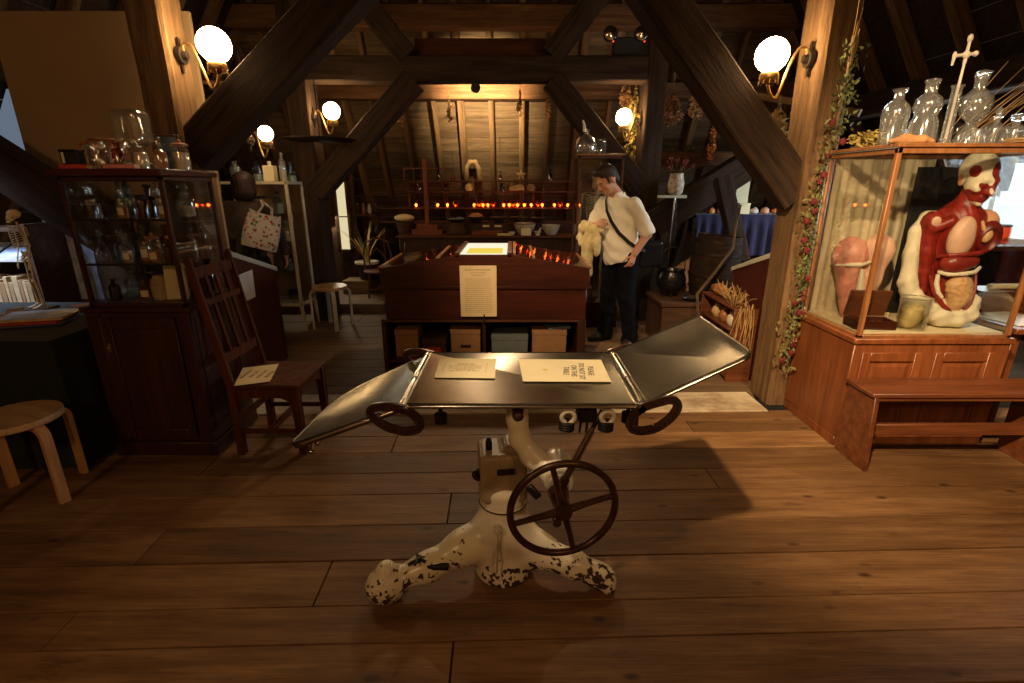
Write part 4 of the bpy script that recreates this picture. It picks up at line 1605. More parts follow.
for z in SHZ[1:]:
    s = CB.part('glass_shelf', MB().box((gx0 + .015, gy0 + .02, z - .010), (gx1 - .015, gy1 - .02, z), .001), M['pane'], W=True)
    CB.part('shelf_edge', MB().box((gx0 + .015, gy0 + .014, z - .010), (gx1 - .015, gy0 + .020, z), .001), M['iron'], W=True, parent=s)
CB.part('cabinet_floor', MB().box((gx0 + .015, gy0 + .015, gz0 + .006), (gx1 - .015, gy1 - .015, gz0 + .021), .001), M['mahog'], W=True)
# what stands inside: (x, y, kind, h, r, glass, contents, stop, what it looks like)
GR = {2: 'bottles on the top shelf of the dark cabinet', 1: 'bottles on the middle shelf of the dark cabinet', 0: 'jars on the floor of the dark cabinet'}
SHN = {2: 'top shelf', 1: 'middle shelf', 0: 'floor'}
INS = [
    (2, -2.25, 2.76, 'round', .16, .042, 'glass', 'darkliq', 'ball', 'round clear bottle of dark powder'),
    (2, -2.16, 2.86, 'tall', .155, .030, 'glass_b', None, 'ball', 'slim bluish bottle with ball stopper'),
    (2, -2.09, 2.76, 'tall', .135, .026, 'glass', 'amberliq', 'disc', 'slim clear bottle of amber powder'),
    (2, -2.02, 2.88, 'round', .15, .036, 'glass_d', None, 'disc', 'dark round bottle'),
    (2, -1.97, 2.75, 'jar', .11, .030, 'glass_a', None, 'lid', 'amber jar with black lid'),
    (2, -1.895, 2.80, 'tall', .15, .027, 'glass', 'amberliq', 'cork', 'corked clear bottle of amber powder'),
    (2, -1.875, 2.97, 'carboy', .13, .052, 'glass_frost', 'whiteliq', 'ball', 'broad frosted bottle'),
    (2, -2.22, 3.00, 'tall', .15, .030, 'glass_g', None, 'disc', 'green bottle at the back'),
    (2, -2.08, 3.03, 'round', .15, .034, 'glass', None, 'ball', 'empty clear bottle at the back'),
    (1, -2.24, 2.75, 'pear', .15, .034, 'glass', None, 'ball', 'pear shaped clear bottle'),
    (1, -2.17, 2.80, 'round', .145, .034, 'glass_b', None, 'ball', 'round bluish bottle'),
    (1, -2.10, 2.74, 'tall', .135, .026, 'glass', 'amberliq', 'disc', 'slim bottle of orange powder'),
    (1, -2.04, 2.80, 'tall', .165, .029, 'glass', 'amberliq', 'ball', 'tall bottle of orange powder'),
    (1, -1.965, 2.76, 'jar', .13, .033, 'glass', 'amberliq', 'cap', 'jar of orange powder with brown lid'),
    (1, -1.89, 2.77, 'round', .13, .030, 'glass_a', None, 'cork', 'corked amber bottle'),
    (1, -1.86, 2.93, 'tall', .14, .028, 'glass', 'darkliq', 'ball', 'dark filled bottle behind the side pane'),
    (1, -1.85, 3.05, 'pear', .15, .034, 'glass', None, 'disc', 'pear shaped bottle by the side pane'),
    (1, -2.20, 2.98, 'jar', .12, .036, 'glass_d', None, 'lid', 'dark jar at the back'),
    (1, -2.05, 3.0, 'tall', .16, .03, 'glass_a', None, 'disc', 'amber bottle at the back'),
    (0, -2.235, 2.76, 'round', .12, .030, 'glass_d', None, 'cork', 'small dark corked bottle'),
    (0, -2.17, 2.82, 'carboy', .15, .043, 'glass_b', None, 'ball', 'pale blue bottle with ball stopper'),
    (0, -2.075, 2.79, 'jar', .13, .039, 'glass_a', 'amberliq', 'lid', 'amber jar with black lid'),
    (0, -1.845, 2.88, 'jar', .15, .03, 'glass_g', 'darkliq', 'lid', 'dark green jar behind the side pane'),
    (0, -1.86, 3.04, 'tall', .17, .033, 'glass_d', None, 'disc', 'dark bottle behind the side pane'),
    (0, -2.10, 3.02, 'round', .16, .045, 'glass_d', 'darkliq', 'disc', 'dark wide bottle at the back'),
]
for s, x, y, k, h, r, g, c, st, d in INS:
    bottle('%s on the %s of the dark glass cabinet' % (d, SHN[s]), (x, y, SHZ[s] + .001), k, h, r, g, c, .45, st, lab=(c == 'amberliq'), group=GR[s])
t = Thing('jar', (-1.985, 2.775, SHZ[0] + .001), 'round tan stoneware jar on the floor of the dark cabinet', 'jar', GR[0])
t.part('body', MB().lathe([(.035, 0), (.044, .02), (.046, .08), (.038, .115), (.028, .125), (.028, .14)]), M['tanbook'])
t.part('lid', MB().lathe([(.03, .14), (.032, .146), (.01, .152)]), M['darkpot'])
m = MB()
m.cbox((-1.885, 2.77, SHZ[0] + .098), (.115, .02, .19), (-.10, 0, .05), .002)
solo('card', m, M['paper_tan'], 'large blank cream card leaning among the jars on the floor of the dark glass cabinet', 'card')

# things on top of the dark cabinet
zt2 = gz1 + .036
t = Thing('bell_jar', (-2.10, 2.95, zt2), 'large square shouldered glass jar upside down on the dark cabinet', 'jar')
base = MB().lathe([(.10, 0), (.11, .01), (.105, .03), (.06, .045)], n=24)
t.part('stand', base, M['darkpot'])
f = Field((-.12, -.10, .09), (.12, .10, .35), .008)
f.box((0.02, 0, .22), (.155, .13, .185), (0, 0, 0), .032, .01)
t.part('glass_body', f.mesh('glass_body', 2), M['dome'])
t.part('neck', MB().lathe([(.035, .04), (.032, .10), (.05, .128)], (0.02, 0, 0), caps=False), M['glass'])
TOPS = [
    ('bottle', 'amber medicine bottle in front of the large square jar on the dark cabinet', -2.03, 2.74, 'tall', .13, .030, 'glass_a', None, None),
    ('bottle', 'clear stoppered bottle lying beside the handled jar on the dark cabinet', -1.93, 2.76, 'round', .115, .034, 'glass', 'whiteliq', 'ball'),
    ('bottle', 'small clear bottle between the picture and the tan jar on the dark cabinet', -1.88, 2.835, 'round', .13, .034, 'glass', 'amberliq', 'ball'),
    ('jar', 'squat clear jar before the square jar on the dark cabinet', -2.12, 2.73, 'jar', .10, .042, 'glass', None, None),
    ('jar', 'tan lidded jar nearest the post on the dark cabinet', -1.83, 2.935, 'jar', .13, .042, 'glass', 'whiteliq', 'cap'),
    ('bottle', 'slim clear bottle at the front of the cabinet top beside the pink book', -1.975, 2.71, 'pear', .10, .028, 'glass', None, 'disc'),
]
for nm, lb, x, y, k, h, r, g, c, st in TOPS:
    bottle(lb, (x, y, zt2), k, h, r, g, c, .7, st, name=nm, group='bottles and jars on top of the dark cabinet')
t = Thing('jug', (-2.18, 2.80, zt2), 'clear glass jug with a brown curled handle on the dark cabinet', 'jug')
t.part('glass_body', MB().lathe([(.04, 0), (.048, .02), (.046, .10), (.04, .13), (.044, .145)], caps=False), M['glass'])
t.part('handle', MB().tube(arc((-.055, 0, .095), .042, -1.2, 3.6, 12), .009, 8), M['jug_brown'])
t = Thing('pot', (-2.275, 2.98, zt2), 'dark brown flared pot standing at the back of the dark cabinet top', 'pot')
t.part('body', MB().lathe([(.03, 0), (.034, .01), (.04, .10), (.058, .155), (.07, .16), (.07, .168), (.05, .168)]), M['jug_brown'])
t = Thing('picture_frame', (-2.00, 3.10, zt2), 'small framed picture standing behind the jars on the dark cabinet', 'picture')
m = MB()
for lo, hi in (((-.07, -.008, 0), (-.058, .008, .20)), ((.058, -.008, 0), (.07, .008, .20)), ((-.058, -.008, 0), (.058, .008, .012)), ((-.058, -.008, .188), (.058, .008, .20))):
    m.box(lo, hi, .002)
t.part('frame', m, M['mahog'])
t.part('picture', MB().box((-.058, 0, .012), (.058, .004, .188), 0), plain('bluish_print', (.10, .14, .20), .3, var=.8, scale=16))
for lb, x, y, sx, sy, h, mt, rz in (('flat pink book lying at the front edge of the dark cabinet', -1.985, 2.685 - .0, .16, .05, .022, 'pinkbook', 0),
                                    ('red book lying under the little black box on the dark cabinet', -2.255, 2.745, .13, .09, .022, 'redbook', .1),
                                    ):
    t = Thing('book', (x, y, zt2), lb, 'book', rz=rz)
    t.part('cover', MB().box((-sx / 2, -sy / 2, 0), (sx / 2, sy / 2, .003), 0).box((-sx / 2, -sy / 2, h - .003), (sx / 2, sy / 2, h), 0).box((-sx / 2, -sy / 2, 0), (sx / 2, -sy / 2 + .004, h), .001), M[mt])
    t.part('pages', MB().box((-sx / 2 + .004, -sy / 2 + .004, .003), (sx / 2 - .004, sy / 2 - .004, h - .003), 0), M['paper_tan'])
t = Thing('box', (-2.275, 2.745, zt2 + .0225), 'little black box with a pale blue side on the red book', 'box')
t.part('body', MB().box((-.04, -.03, 0), (.045, .03, .062), .003), M['black'])
t.part('lid', MB().box((-.042, -.032, .062), (.047, .032, .072), .002), M['blackgloss'])
t.part('side_label', MB().box((-.030, -.0312, .006), (-.018, -.0302, .058), 0), M['paper_white'])

# ------------------------------------------------------------------ wooden chair with its notice
sx0, sx1, sy0, sy1, sz = -1.655, -1.245, 2.67, 3.10, .452
CH = Thing('wooden_chair', (-1.45, 2.885, 0), 'tall backed reddish wooden chair beside the dark cabinet', 'chair')
m = MB()
m.box((sx0, sy0, sz - .026), (sx1 + .012, sy1, sz), .006)
CH.part('seat', m, M['chair'], W=True)
for y in (sy0 + .02, sy1 - .02):
    m = MB()
    m.bar((sx1 - .022, y, sz - .03), (sx1 - .018, y, 0), .042, .042, (0, 1, 0), .004, .034, .034)
    CH.part('leg', m, M['chair'], W=True)
    m = MB()
    m.bar((sx0 + .02, y, 0), (sx0 + .025, y, sz - .0), .036, .036, (0, 1, 0), .004)
    m.bar((sx0 + .025, y, sz - .03), (-1.745, y, 1.17), .034, .038, (1, 0, 0), .004, .028, .030)
    m.bar((-1.745, y, 1.17), (-1.748, y, 1.185), .022, .026, (1, 0, 0), .004)
    CH.part('leg', m, M['chair'], W=True, label='rear leg running up as the back post')
m = MB()
# shaped aprons with arched brackets
for y in (sy0 + .02, sy1 - .02):
    P = [(sx0 + .03, sz - .028), (sx1 - .04, sz - .028), (sx1 - .04, sz - .15), (sx1 - .06, sz - .11), (sx1 - .11, sz - .085), (sx0 + .11, sz - .085), (sx0 + .06, sz - .11), (sx0 + .03, sz - .15)]
    m.prism(P, y - .009, y + .009, 'Y')
for x in (sx1 - .022, sx0 + .025):
    P = [(sy0 + .03, sz - .028), (sy1 - .03, sz - .028), (sy1 - .03, sz - .15), (sy1 - .06, sz - .11), (sy1 - .11, sz - .085), (sy0 + .11, sz - .085), (sy0 + .06, sz - .11), (sy0 + .03, sz - .15)]
    m.prism(P, x - .009, x + .009, 'X')
CH.part('apron', m, M['chair'], W=True)
for a, b in (((sx0 + .03, sy0 + .02, .15), (sx1 - .03, sy0 + .02, .15)), ((sx0 + .03, sy1 - .02, .15), (sx1 - .03, sy1 - .02, .15)), ((-1.45, sy0 + .03, .15), (-1.45, sy1 - .03, .15)), ((sx0 + .025, sy0 + .03, .22), (sx0 + .025, sy1 - .03, .22))):
    CH.part('stretcher', MB().bar(a, b, .022, .028), M['chair'], W=True)


def chx(z):
    return sx0 + .025 + (-1.745 - sx0 - .025) * (z - sz) / (1.17 - sz)


for z, h, nm in ((1.095, .05, 'top_rail'), (.93, .028, 'middle_rail'), (.60, .05, 'lower_rail')):
    CH.part(nm, MB().bar((chx(z), sy0 + .03, z), (chx(z), sy1 - .03, z), .018, h), M['chair'], W=True)
for k in range(3):
    y = sy0 + .02 + (sy1 - sy0 - .04) * (k + 1) / 4
    CH.part('back_slat', MB().bar((chx(.61), y, .61), (chx(1.09), y, 1.09), .012, .026, (0, 1, 0), .002), M['chair'], W=True)
zc = sz + .0075
a, b, c, d = [at(u, v, z=zc) for u, v in ((234, 386), (270, 381.5), (279, 363.8), (243, 368))]
t = Thing('notice', (a + b + c + d) / 4, 'cream notice reading please do not sit on this chair on the wooden chair seat', 'notice')
t.part('sheet', flat_sheet(a, b, c, d), M['paper_tan'], W=True)
m = MB()
ctr = (a + b + c + d) / 4
for i, s in enumerate(('PLEASE', 'DO NOT', 'SIT ON', 'THIS CHAIR')):
    vs, fs = text_mesh(s, .034 if i < 3 else .028, .0002)
    k = MB()
    k.add(vs, fs)
    place(k, ctr + Vector((.075 - .047 * i, .0, .0016)), (.02, -1, 0), (1, .02, 0))
    t.part('lettering', k, M['ink'], W=True, smooth=0)

# ------------------------------------------------------------------ bent beech stools


def stool(name, loc, r, h, label, top, legm, rz, group=None):
    t = Thing(name, loc, label, 'stool', group, rz)
    t.part('seat', MB().lathe([(r * .97, h - .034), (r, h - .030), (r, h - .004), (r * .985, h), (.001, h)], n=36), top)
    for k in range(4):
        an = PI / 2 * k
        d = Vector((math.cos(an), math.sin(an), 0))
        P = [d * (r * .45) + Vector((0, 0, h - .042)), d * (r * .80) + Vector((0, 0, h - .042))] + \
            [d * (r * .80 + .05 * math.sin(q)) + Vector((0, 0, h - .092 + .05 * math.cos(q))) for q in (.4, .8, 1.2, PI / 2)] + [d * (r * .80 + .05), ]
        P = [p + d * .012 for p in P]
        m = MB()
        s = Vector((-d.y, d.x, 0))
        vs, fs = [], []
        for i, p in enumerate(P):
            q = (P[min(i + 1, len(P) - 1)] - P[max(i - 1, 0)]).normalized()
            nn = q.cross(s).normalized()
            for a, b in ((-1, -1), (1, -1), (1, 1), (-1, 1)):
                vs.append(p + s * a * .022 + nn * b * .012)
        for i in range(len(P) - 1):
            for j in range(4):
                l = (j + 1) % 4
                fs.append((i * 4 + j, i * 4 + l, (i + 1) * 4 + l, (i + 1) * 4 + j))
        fs += [(3, 2, 1, 0), tuple(len(vs) - 4 + j for j in range(4))]
        bm = bmesh.new()
        bv = [bm.verts.new(v) for v in vs]
        for fc in fs:
            bm.faces.new([bv[i] for i in fc])
        bmesh.ops.recalc_face_normals(bm, faces=list(bm.faces))
        m.bm(bm)
        t.part('leg', m, legm, smooth=50)
    return t


stool('stool', (-2.50, 2.275, 0), .19, .455, 'honey coloured bentwood stool before the green clothed table', M['beech'], M['beech_v'], math.radians(-20))
stool('stool', (-2.06, 5.55, 0), .19, .48, 'far stool with wooden seat and pale legs beside the white cabinet', M['beech'], M['white_metal'], math.radians(-62))

# ------------------------------------------------------------------ green clothed table with papers and model skeleton
TT = Thing('table', (-3.05, 2.95, 0), 'table under a dark green cloth behind the honey stool', 'table')
TX0, TX1, TY0, TY1, TZ = -3.9, -2.46, 2.52, 3.45, .765


def cloth(s, t):
    # perimeter skirt: s round the table, t down
    per = [(TX0, TY0), (TX1, TY0), (TX1, TY1), (TX0, TY1), (TX0, TY0)]
    L = [abs(per[i + 1][0] - per[i][0]) + abs(per[i + 1][1] - per[i][1]) for i in range(4)]
    d = s * sum(L)
    for i in range(4):
        if d <= L[i] + 1e-9:
            u = d / L[i]
            x = per[i][0] + (per[i + 1][0] - per[i][0]) * u
            y = per[i][1] + (per[i + 1][1] - per[i][1]) * u
            n = ((0, -1), (1, 0), (0, 1), (-1, 0))[i]
            break
        d -= L[i]
    w = .003 + t * (.022 + .012 * math.sin(s * 170) + .008 * math.sin(s * 97 + 1))
    return (x + n[0] * w, y + n[1] * w, TZ - t * (TZ - .015))


TT.part('table_top', MB().box((TX0 + .01, TY0 + .01, TZ - .03), (TX1 - .01, TY1 - .01, TZ - .008), .004), M['crate'], W=True)
for x in (TX0 + .06, TX1 - .06):
    for y in (TY0 + .06, TY1 - .06):
        TT.part('leg', MB().box((x - .025, y - .025, 0), (x + .025, y + .025, TZ - .03), .003), M['crate'], W=True)
m = MB()
m.sheet(cloth, 160, 8)
m.box((TX0 - .002, TY0 - .002, TZ - .003), (TX1 + .002, TY1 + .002, TZ + .002), .001)
solo('tablecloth', m, M['darkgreen'], 'dark green cloth hanging to the floor over the table', 'tablecloth')
zt3 = TZ + .003
ctr = at(42, 322, z=zt3)
for i, (dx, dy, rz, sx, sy, th, mt, lb) in enumerate((
        (.02, -.05, .35, .32, .24, .016, 'purple', 'indigo folder at the bottom of the papers on the green table'),
        (-.01, -.02, .25, .32, .24, .014, 'redbook', 'red edged folder under the papers on the green table'),
        (.0, .0, .3, .33, .25, .016, 'tanbook', 'tan folder in the papers on the green table'))):
    m = MB()
    m.cbox((ctr.x + dx, ctr.y + dy, zt3 + sum((.016, .014, .016)[:i]) + th / 2), (sx, sy, th - .001), (0, 0, rz), .003)
    solo('folder', m, M[mt], lb, 'folder', 'folders piled on the green table')
for i, (dx, dy, rz, sx, sy, mt, lb) in enumerate(((-.02, .0, .35, .33, .24, 'paper_blue', 'large bluish printed sheet topmost on the folders on the green table'), (.10, .05, .42, .14, .10, 'paper_white', 'small white sheet lying on the bluish printed sheet'))):
    m = MB()
    m.cbox((ctr.x + dx, ctr.y + dy, zt3 + .047 + .0035 * i), (sx, sy, .003), (0, 0, rz), 0)
    solo('sheet', m, M[mt], lb, 'paper')
p = at(82, 308, z=zt3)
solo('dish', MB().lathe([(.03, 0), (.055, .012), (.058, .02), (.05, .016), (.001, .008)], p), M['jug_brown'], 'small orange brown dish behind the papers on the green table', 'dish')
p = at(18, 318, z=zt3)
t = Thing('wooden_block', p, 'pale wooden block with a notch on the green table', 'block')
t.part('body', MB().prism([(-.09, 0), (.03, 0), (.03, .065), (-.02, .065), (-.045, .035), (-.09, .03)], -.03, .03, 'Y', .003), M['tan'])
p = at(-2, 324, z=zt3)
solo('card', MB().cbox((p.x, p.y, p.z + .014), (.06, .02, .026), (.3, 0, .2), .002), plain('mint_card', (.55, .75, .68), .6), 'little mint green card at the edge of the green table', 'card')

# small model skeleton standing on the green table
sk = at(41, 309, z=zt3)
SKH = sk


def bone(mb, a, b, r, k=1.5):
    a, b = Vector(a), Vector(b)
    d = b - a
    mb.tube([a, a + d * .12, a + d * .5, a + d * .88, b], [r * k, r * 1.1, r * .8, r * 1.1, r * k], 7)
    mb.ball(a, r * k, 7)
    mb.ball(b, r * k, 7)
    return mb


def rib_cage(mb, c, w, d, h, r, n=8, yaw=0):
    R = Matrix.Rotation(yaw, 3, 'Z')
    c = Vector(c)
    for i in range(n):
        u = i / (n - 1)
        k = .62 + .38 * math.sin(PI * (.2 + .62 * u))
        z = h * (.5 - u)
        for s in (-1, 1):
            pts = [c + R @ Vector((s * w * k * math.sin(q), d * k * math.cos(q), z - .10 * h * (1 - math.cos(q)))) for q in [PI * j / 9 * .93 for j in range(10)]]
            mb.tube(pts, r, 5)
    return mb


def skull_field(c, s, yaw, pitch=0.0, h=.006):
    f = Field((-.14 * s / 1.0, -.16 * s, -.16 * s), (.14 * s, .16 * s, .14 * s), h * s if s > .5 else .22 * h)
    f.ell((0, .02 * s, .03 * s), (.072 * s, .092 * s, .075 * s), k=.01 * s)
    f.box((0, -.055 * s, -.035 * s), (.09 * s, .06 * s, .075 * s), (0, 0, 0), .02 * s, .02 * s)
    f.cap((-.03 * s, -.07 * s, -.095 * s), (.03 * s, -.07 * s, -.095 * s), .017 * s, k=.012 * s)
    f.cap((.03 * s, -.07 * s, -.095 * s), (.055 * s, -.01 * s, -.05 * s), .013 * s, .012 * s, .012 * s)
    f.cap((-.03 * s, -.07 * s, -.095 * s), (-.055 * s, -.01 * s, -.05 * s), .013 * s, .012 * s, .012 * s)
    for q in (-1, 1):
        f.ell((q * .031 * s, -.092 * s, -.012 * s), (.020 * s, .028 * s, .018 * s), k=.004 * s, cut=True)
    f.ell((0, -.095 * s, -.045 * s), (.011 * s, .02 * s, .017 * s), k=.003 * s, cut=True)
    mb = f.mb()
    R = Matrix.Rotation(yaw, 3, 'Z') @ Matrix.Rotation(pitch, 3, 'X')
    mb.v = [tuple(Vector(c) + R @ Vector(p)) for p in mb.v]
    return mb


def skeleton(t, base, H, yaw, mat, armbend=False, pose=0.0):
    """an articulated skeleton H tall: skull, spine, ribs, pelvis, arms and legs as parts"""
    s = H / 1.65
    R = Matrix.Rotation(yaw, 3, 'Z')
    B = Vector(base)

    def q(x, y, z):
        return B + R @ Vector((x * s, (y + pose * max(0, z - .85) * .0) * s, z * s))
    t.part('skull', skull_field(q(0, -.02, 1.55), s, yaw), mat, W=True)
    m = MB()
    for i in range(17):
        z = .92 + .52 * i / 16
        c = q(0, .03 + .025 * math.sin((z - .92) * 9), z)
        m.lathe([(.015 * s, -.012 * s), (.02 * s, -.008 * s), (.018 * s, .006 * s), (.014 * s, .012 * s)], c, 8)
    m.tube([q(0, .03 + .025 * math.sin((z - .92) * 9), z) for z in (.92, 1.05, 1.2, 1.35, 1.46)], .009 * s, 6)
    t.part('spine', m, mat, W=True)
    m = rib_cage(MB(), q(0, -.035, 1.24), .125 * s, .085 * s, .29 * s, .0058 * s, 9, yaw)
    m.bar(q(0, -.125, 1.36), q(0, -.125, 1.18), .03 * s, .008 * s, R @ Vector((0, -1, 0)))
    for k in (-1, 1):
        m.tube([q(0, -.11, 1.385), q(k * .08, -.09, 1.40), q(k * .17, -.01, 1.39)], .007 * s, 6)
        m.tube([q(k * .17, .0, 1.38), q(k * .11, .07, 1.36), q(k * .07, .085, 1.22), q(k * .15, .06, 1.33)], .011 * s, 6)
    t.part('rib_cage', m, mat, W=True)
    h = max(.0045, .012 * s * .6) if s > .5 else .0028
    f = Field(tuple(-.19 * s for _ in range(3)), tuple(.19 * s for _ in range(3)), h)
    for k in (-1, 1):
        f.ell((k * .085 * s, .0, .03 * s), (.055 * s, .022 * s, .07 * s), (0.3, k * .5, k * .5), .01 * s)
        f.chain([(k * .10 * s, -.01 * s, -.03 * s), (k * .05 * s, -.06 * s, -.065 * s), (0, -.065 * s, -.06 * s)], [.022 * s, .014 * s, .012 * s], .01 * s)
        f.chain([(k * .09 * s, .0, -.03 * s), (k * .06 * s, .0, -.10 * s), (k * .05 * s, -.05 * s, -.075 * s)], [.018 * s, .014 * s, .012 * s], .01 * s)
    f.ell((0, .05 * s, .02 * s), (.045 * s, .02 * s, .06 * s), (0, 0, 0), .02 * s)
    mb = f.mb()
    mb.v = [tuple(q(0, 0, .89) + R @ Vector(p)) for p in mb.v]
    t.part('pelvis', mb, mat, W=True)
    for k in (-1, 1):
        m = MB()
        sh, el = q(k * .185, .0, 1.37), q(k * .215, .02, 1.07)
        wr = q(k * .215, -.05, .83)
        bone(m, sh, el, .011 * s)
        bone(m, el + R @ Vector((.008 * s, 0, 0)), wr + R @ Vector((.010 * s, 0, 0)), .007 * s)
        bone(m, el - R @ Vector((.008 * s, 0, 0)), wr - R @ Vector((.010 * s, 0, 0)), .006 * s)
        for j in range(5):
            o = (j - 2) * .014
            m.tube([wr, wr + R @ Vector((o * .7 * s, -.01 * s, -.07 * s)), wr + R @ Vector((o * s, -.025 * s, -(.16 if j else .12) * s))], .005 * s, 5)
        t.part('arm', m, mat, W=True)
        m = MB()
        hp, kn, an = q(k * .10, .0, .87), q(k * .085, -.01, .47), q(k * .085, .02, .08)
        bone(m, hp, kn, .014 * s)
        bone(m, kn, an, .012 * s)
        bone(m, kn + R @ Vector((k * .022 * s, .01 * s, -.03 * s)), an + R @ Vector((k * .018 * s, .01 * s, .02 * s)), .006 * s)
        for j in range(5):
            m.tube([an, an + R @ Vector(((j - 2) * .012 * s, -.08 * s, -.05 * s)), an + R @ Vector(((j - 2) * .016 * s, -.15 * s, -.066 * s))], .006 * s, 5)
        m.tube([an, an + R @ Vector((0, .045 * s, -.055 * s))], [.014 * s, .016 * s], 6)
        t.part('leg', m, mat, W=True)
    return t


t = Thing('model_skeleton', sk, 'small tan model skeleton standing on the green clothed table', 'skeleton')
skeleton(t, (sk.x, sk.y, sk.z + .012), .63, -.5, M['bone'])
t.part('stand', MB().box(sk + Vector((-.07, -.07, 0)), sk + Vector((.07, .07, .012)), .003).cyl(sk + Vector((0, .035, .012)), sk + Vector((0, .012, .34)), .004, n=8), M['crate'], W=True)

# shelf unit behind with books and trays
BS = Thing('bookshelf', (-3.75, 3.98, 0), 'low dark bookshelf beside the leaning partition at the far side', 'shelf')
bx0, bx1, by0, by1 = -4.10, -3.40, 3.55, 3.855
for x in (bx0, bx1 - .03):
    BS.part('side_panel', MB().box((x, by0, 0), (x + .03, by1, 1.30), .003), M['crate'], W=True)
for z in (.68, 1.06, 1.27):
    BS.part('shelf', MB().box((bx0 + .03, by0, z - .025), (bx1 - .03, by1, z), .003), M['paper_white'] if z < 1.2 else M['crate'], W=True)
x = bx0 + .04
rnd = random.Random(12)
k = 0
names = ['tan', 'pale', 'buff', 'light brown']
while x < bx1 - .10:
    w = rnd.uniform(.022, .04)
    h = rnd.uniform(.20, .25)
    t = Thing('book', (x + w / 2, by0 + .10, .681), 'upright %s book, number %d from the far end of the low bookshelf' % (names[k % 4], k + 1), 'book', 'books on the low bookshelf')
    t.part('cover', MB().box((-w / 2, -.08, 0), (w / 2, .08, h), .003), M[('tanbook', 'tan', 'tanbook', 'cardboard')[k % 4]])
    x += w + .003
    k += 1
for i, (dx, mt, lb) in enumerate(((-.45, 'paper_blue', 'bluish glossy leaflet lying open on the upper board of the low bookshelf'), (-.25, 'paper_blue', 'bluish glossy leaflet nearer the partition on the low bookshelf'))):
    m = MB()
    m.cbox((bx1 - .03 + dx + .05, by0 + .14, 1.061 + .045), (.17, .20, .004), (.45, 0, .0), 0)
    solo('leaflet', m, M[mt], lb, 'leaflet')
# leaning board with a printed poster
mb = MB()
mb.box((-3.56, 3.87, 0), (-2.75, 3.895, 1.45), .003)
struct('trim_5', mb, wood('partition_wood', (.07, .038, .018), (.15, .085, .042), 2, 4, .7, .1, .2), 'brown partition behind the model skeleton', 'partition')
m = MB()
p0, p1 = at(57, 226, 3.86), at(88, 299, 3.86)
m.box((p0.x, 3.862, p1.z), (p0.x + .22, 3.868, p0.z), 0)
solo('poster', m, M['paper_blue'], 'narrow bluish printed poster on the brown partition', 'poster')

# ------------------------------------------------------------------ sloping lectern desks either side of the way through


def lectern(X, sgn, label, label_n):
    t = Thing('lectern', (X - sgn * -.28, 4.05, 0), label, 'lectern', 'sloping lectern desks')
    ya, yb_, za, zb_ = 3.66, 4.47, 1.115, .855
    xa, xb = X, X + sgn * .52
    m = MB()
    m.prism([(ya, .0), (yb_, .0), (yb_, zb_ - .03), (ya, za - .03)], min(xa, xb), max(xa, xb), 'X')
    t.part('body', m, M['redpanel'], W=True)
    m = MB()
    m.prism([(ya - .03, za - .022), (yb_ + .02, zb_ - .036), (yb_ + .02, zb_ + .004), (ya - .03, za + .018)], min(xa, xb) - .012, max(xa, xb) + .012, 'X', .004)
    t.part('sloping_top', m, M['pale_edge'], W=True)
    for y0_, y1_ in ((ya + .0, ya + .03), (yb_ - .03, yb_)):
        t.part('corner_strip', MB().box((xa - sgn * .006, y0_, 0), (xa + sgn * .002, y1_, .80), .002), M['redpanel'], W=True)
    return t


lectern(-2.13, -1, 'dark red lectern with pale sloping top behind the wooden chair', '')
lectern(1.99, 1, 'dark red lectern with pale sloping top behind the garlanded post', '')
LX = -2.122
a, b, c, d = [at(u, v, X=LX) for u, v in ((241, 303.5), (255.5, 296.5), (252, 269.5), (234, 277))]
t = Thing('notice', (a + b + c + d) / 4, 'pinkish printed notice fixed on the side of the lectern behind the chair', 'notice')
t.part('sheet', flat_sheet(a, b, c, d, .002), M['paper_white'], W=True)
m = text_lines(MB(), 16, (b - a).length * .62, .0125, .003, 8, .3)
place(m, (a + b + c + d) / 4 + Vector((.0026, 0, .09)), (0, 1, 0), (0, 0, 1))
t.part('print', m, M['ink_faint'], W=True)
# ------------------------------------------------------------------ long mahogany show case in the middle
CS = Thing('show_case', (-.23, 4.55, 0), 'long mahogany show case with sloping glass tops in the middle of the attic', 'show case')
cx0, cx1, cy0, cy1 = -1.10, .645, 4.10, 5.02
zl, zm, ze, zc_ = .465, .745, .905, 1.015          # shelf unit, lower box, eaves, ridge
fx0, fx1 = -.46, .02                                # flat middle of the gable


def gable(y0, y1, dz0, dz1, inset=0.0):
    m = MB()
    P = [(cx0 + inset, zm + dz0), (cx1 - inset, zm + dz0), (cx1 - inset, ze + dz1), (fx1 + .16, zc_ - .035 + dz1), (fx1 - .02, zc_ + dz1), (fx0 + .02, zc_ + dz1), (fx0 - .16, zc_ - .035 + dz1), (cx0 + inset, ze + dz1)]
    return m.prism(P, y0, y1, 'Y', .004)


m = gable(cy0, cy0 + .03, 0, 0)
m2 = gable(cy1 - .03, cy1, 0, 0)
CS.part('front_gable', m, M['mahog'], W=True)
CS.part('rear_gable', m2, M['mahog'], W=True)
m = MB()
m.box((cx0, cy0 + .03, zm), (cx0 + .025, cy1 - .03, ze - .01), .003)
CS.part('end_panel', m, M['mahog'], W=True)
m = MB()
m.box((cx1 - .025, cy0 + .03, zm), (cx1, cy1 - .03, ze - .01), .003)
CS.part('end_panel', m, M['mahog'], W=True)
m = MB()
m.box((cx0 - .015, cy0 - .012, zm - .012), (cx1 + .015, cy0 + .03, zm + .012), .004)
CS.part('moulding', m, M['mahog'], W=True)
m = MB()
m.box((cx0 + .03, cy0 + .012, zl), (cx1 - .02, cy1 - .02, zm - .012), .004)
CS.part('lower_box', m, M['mahog'], W=True)
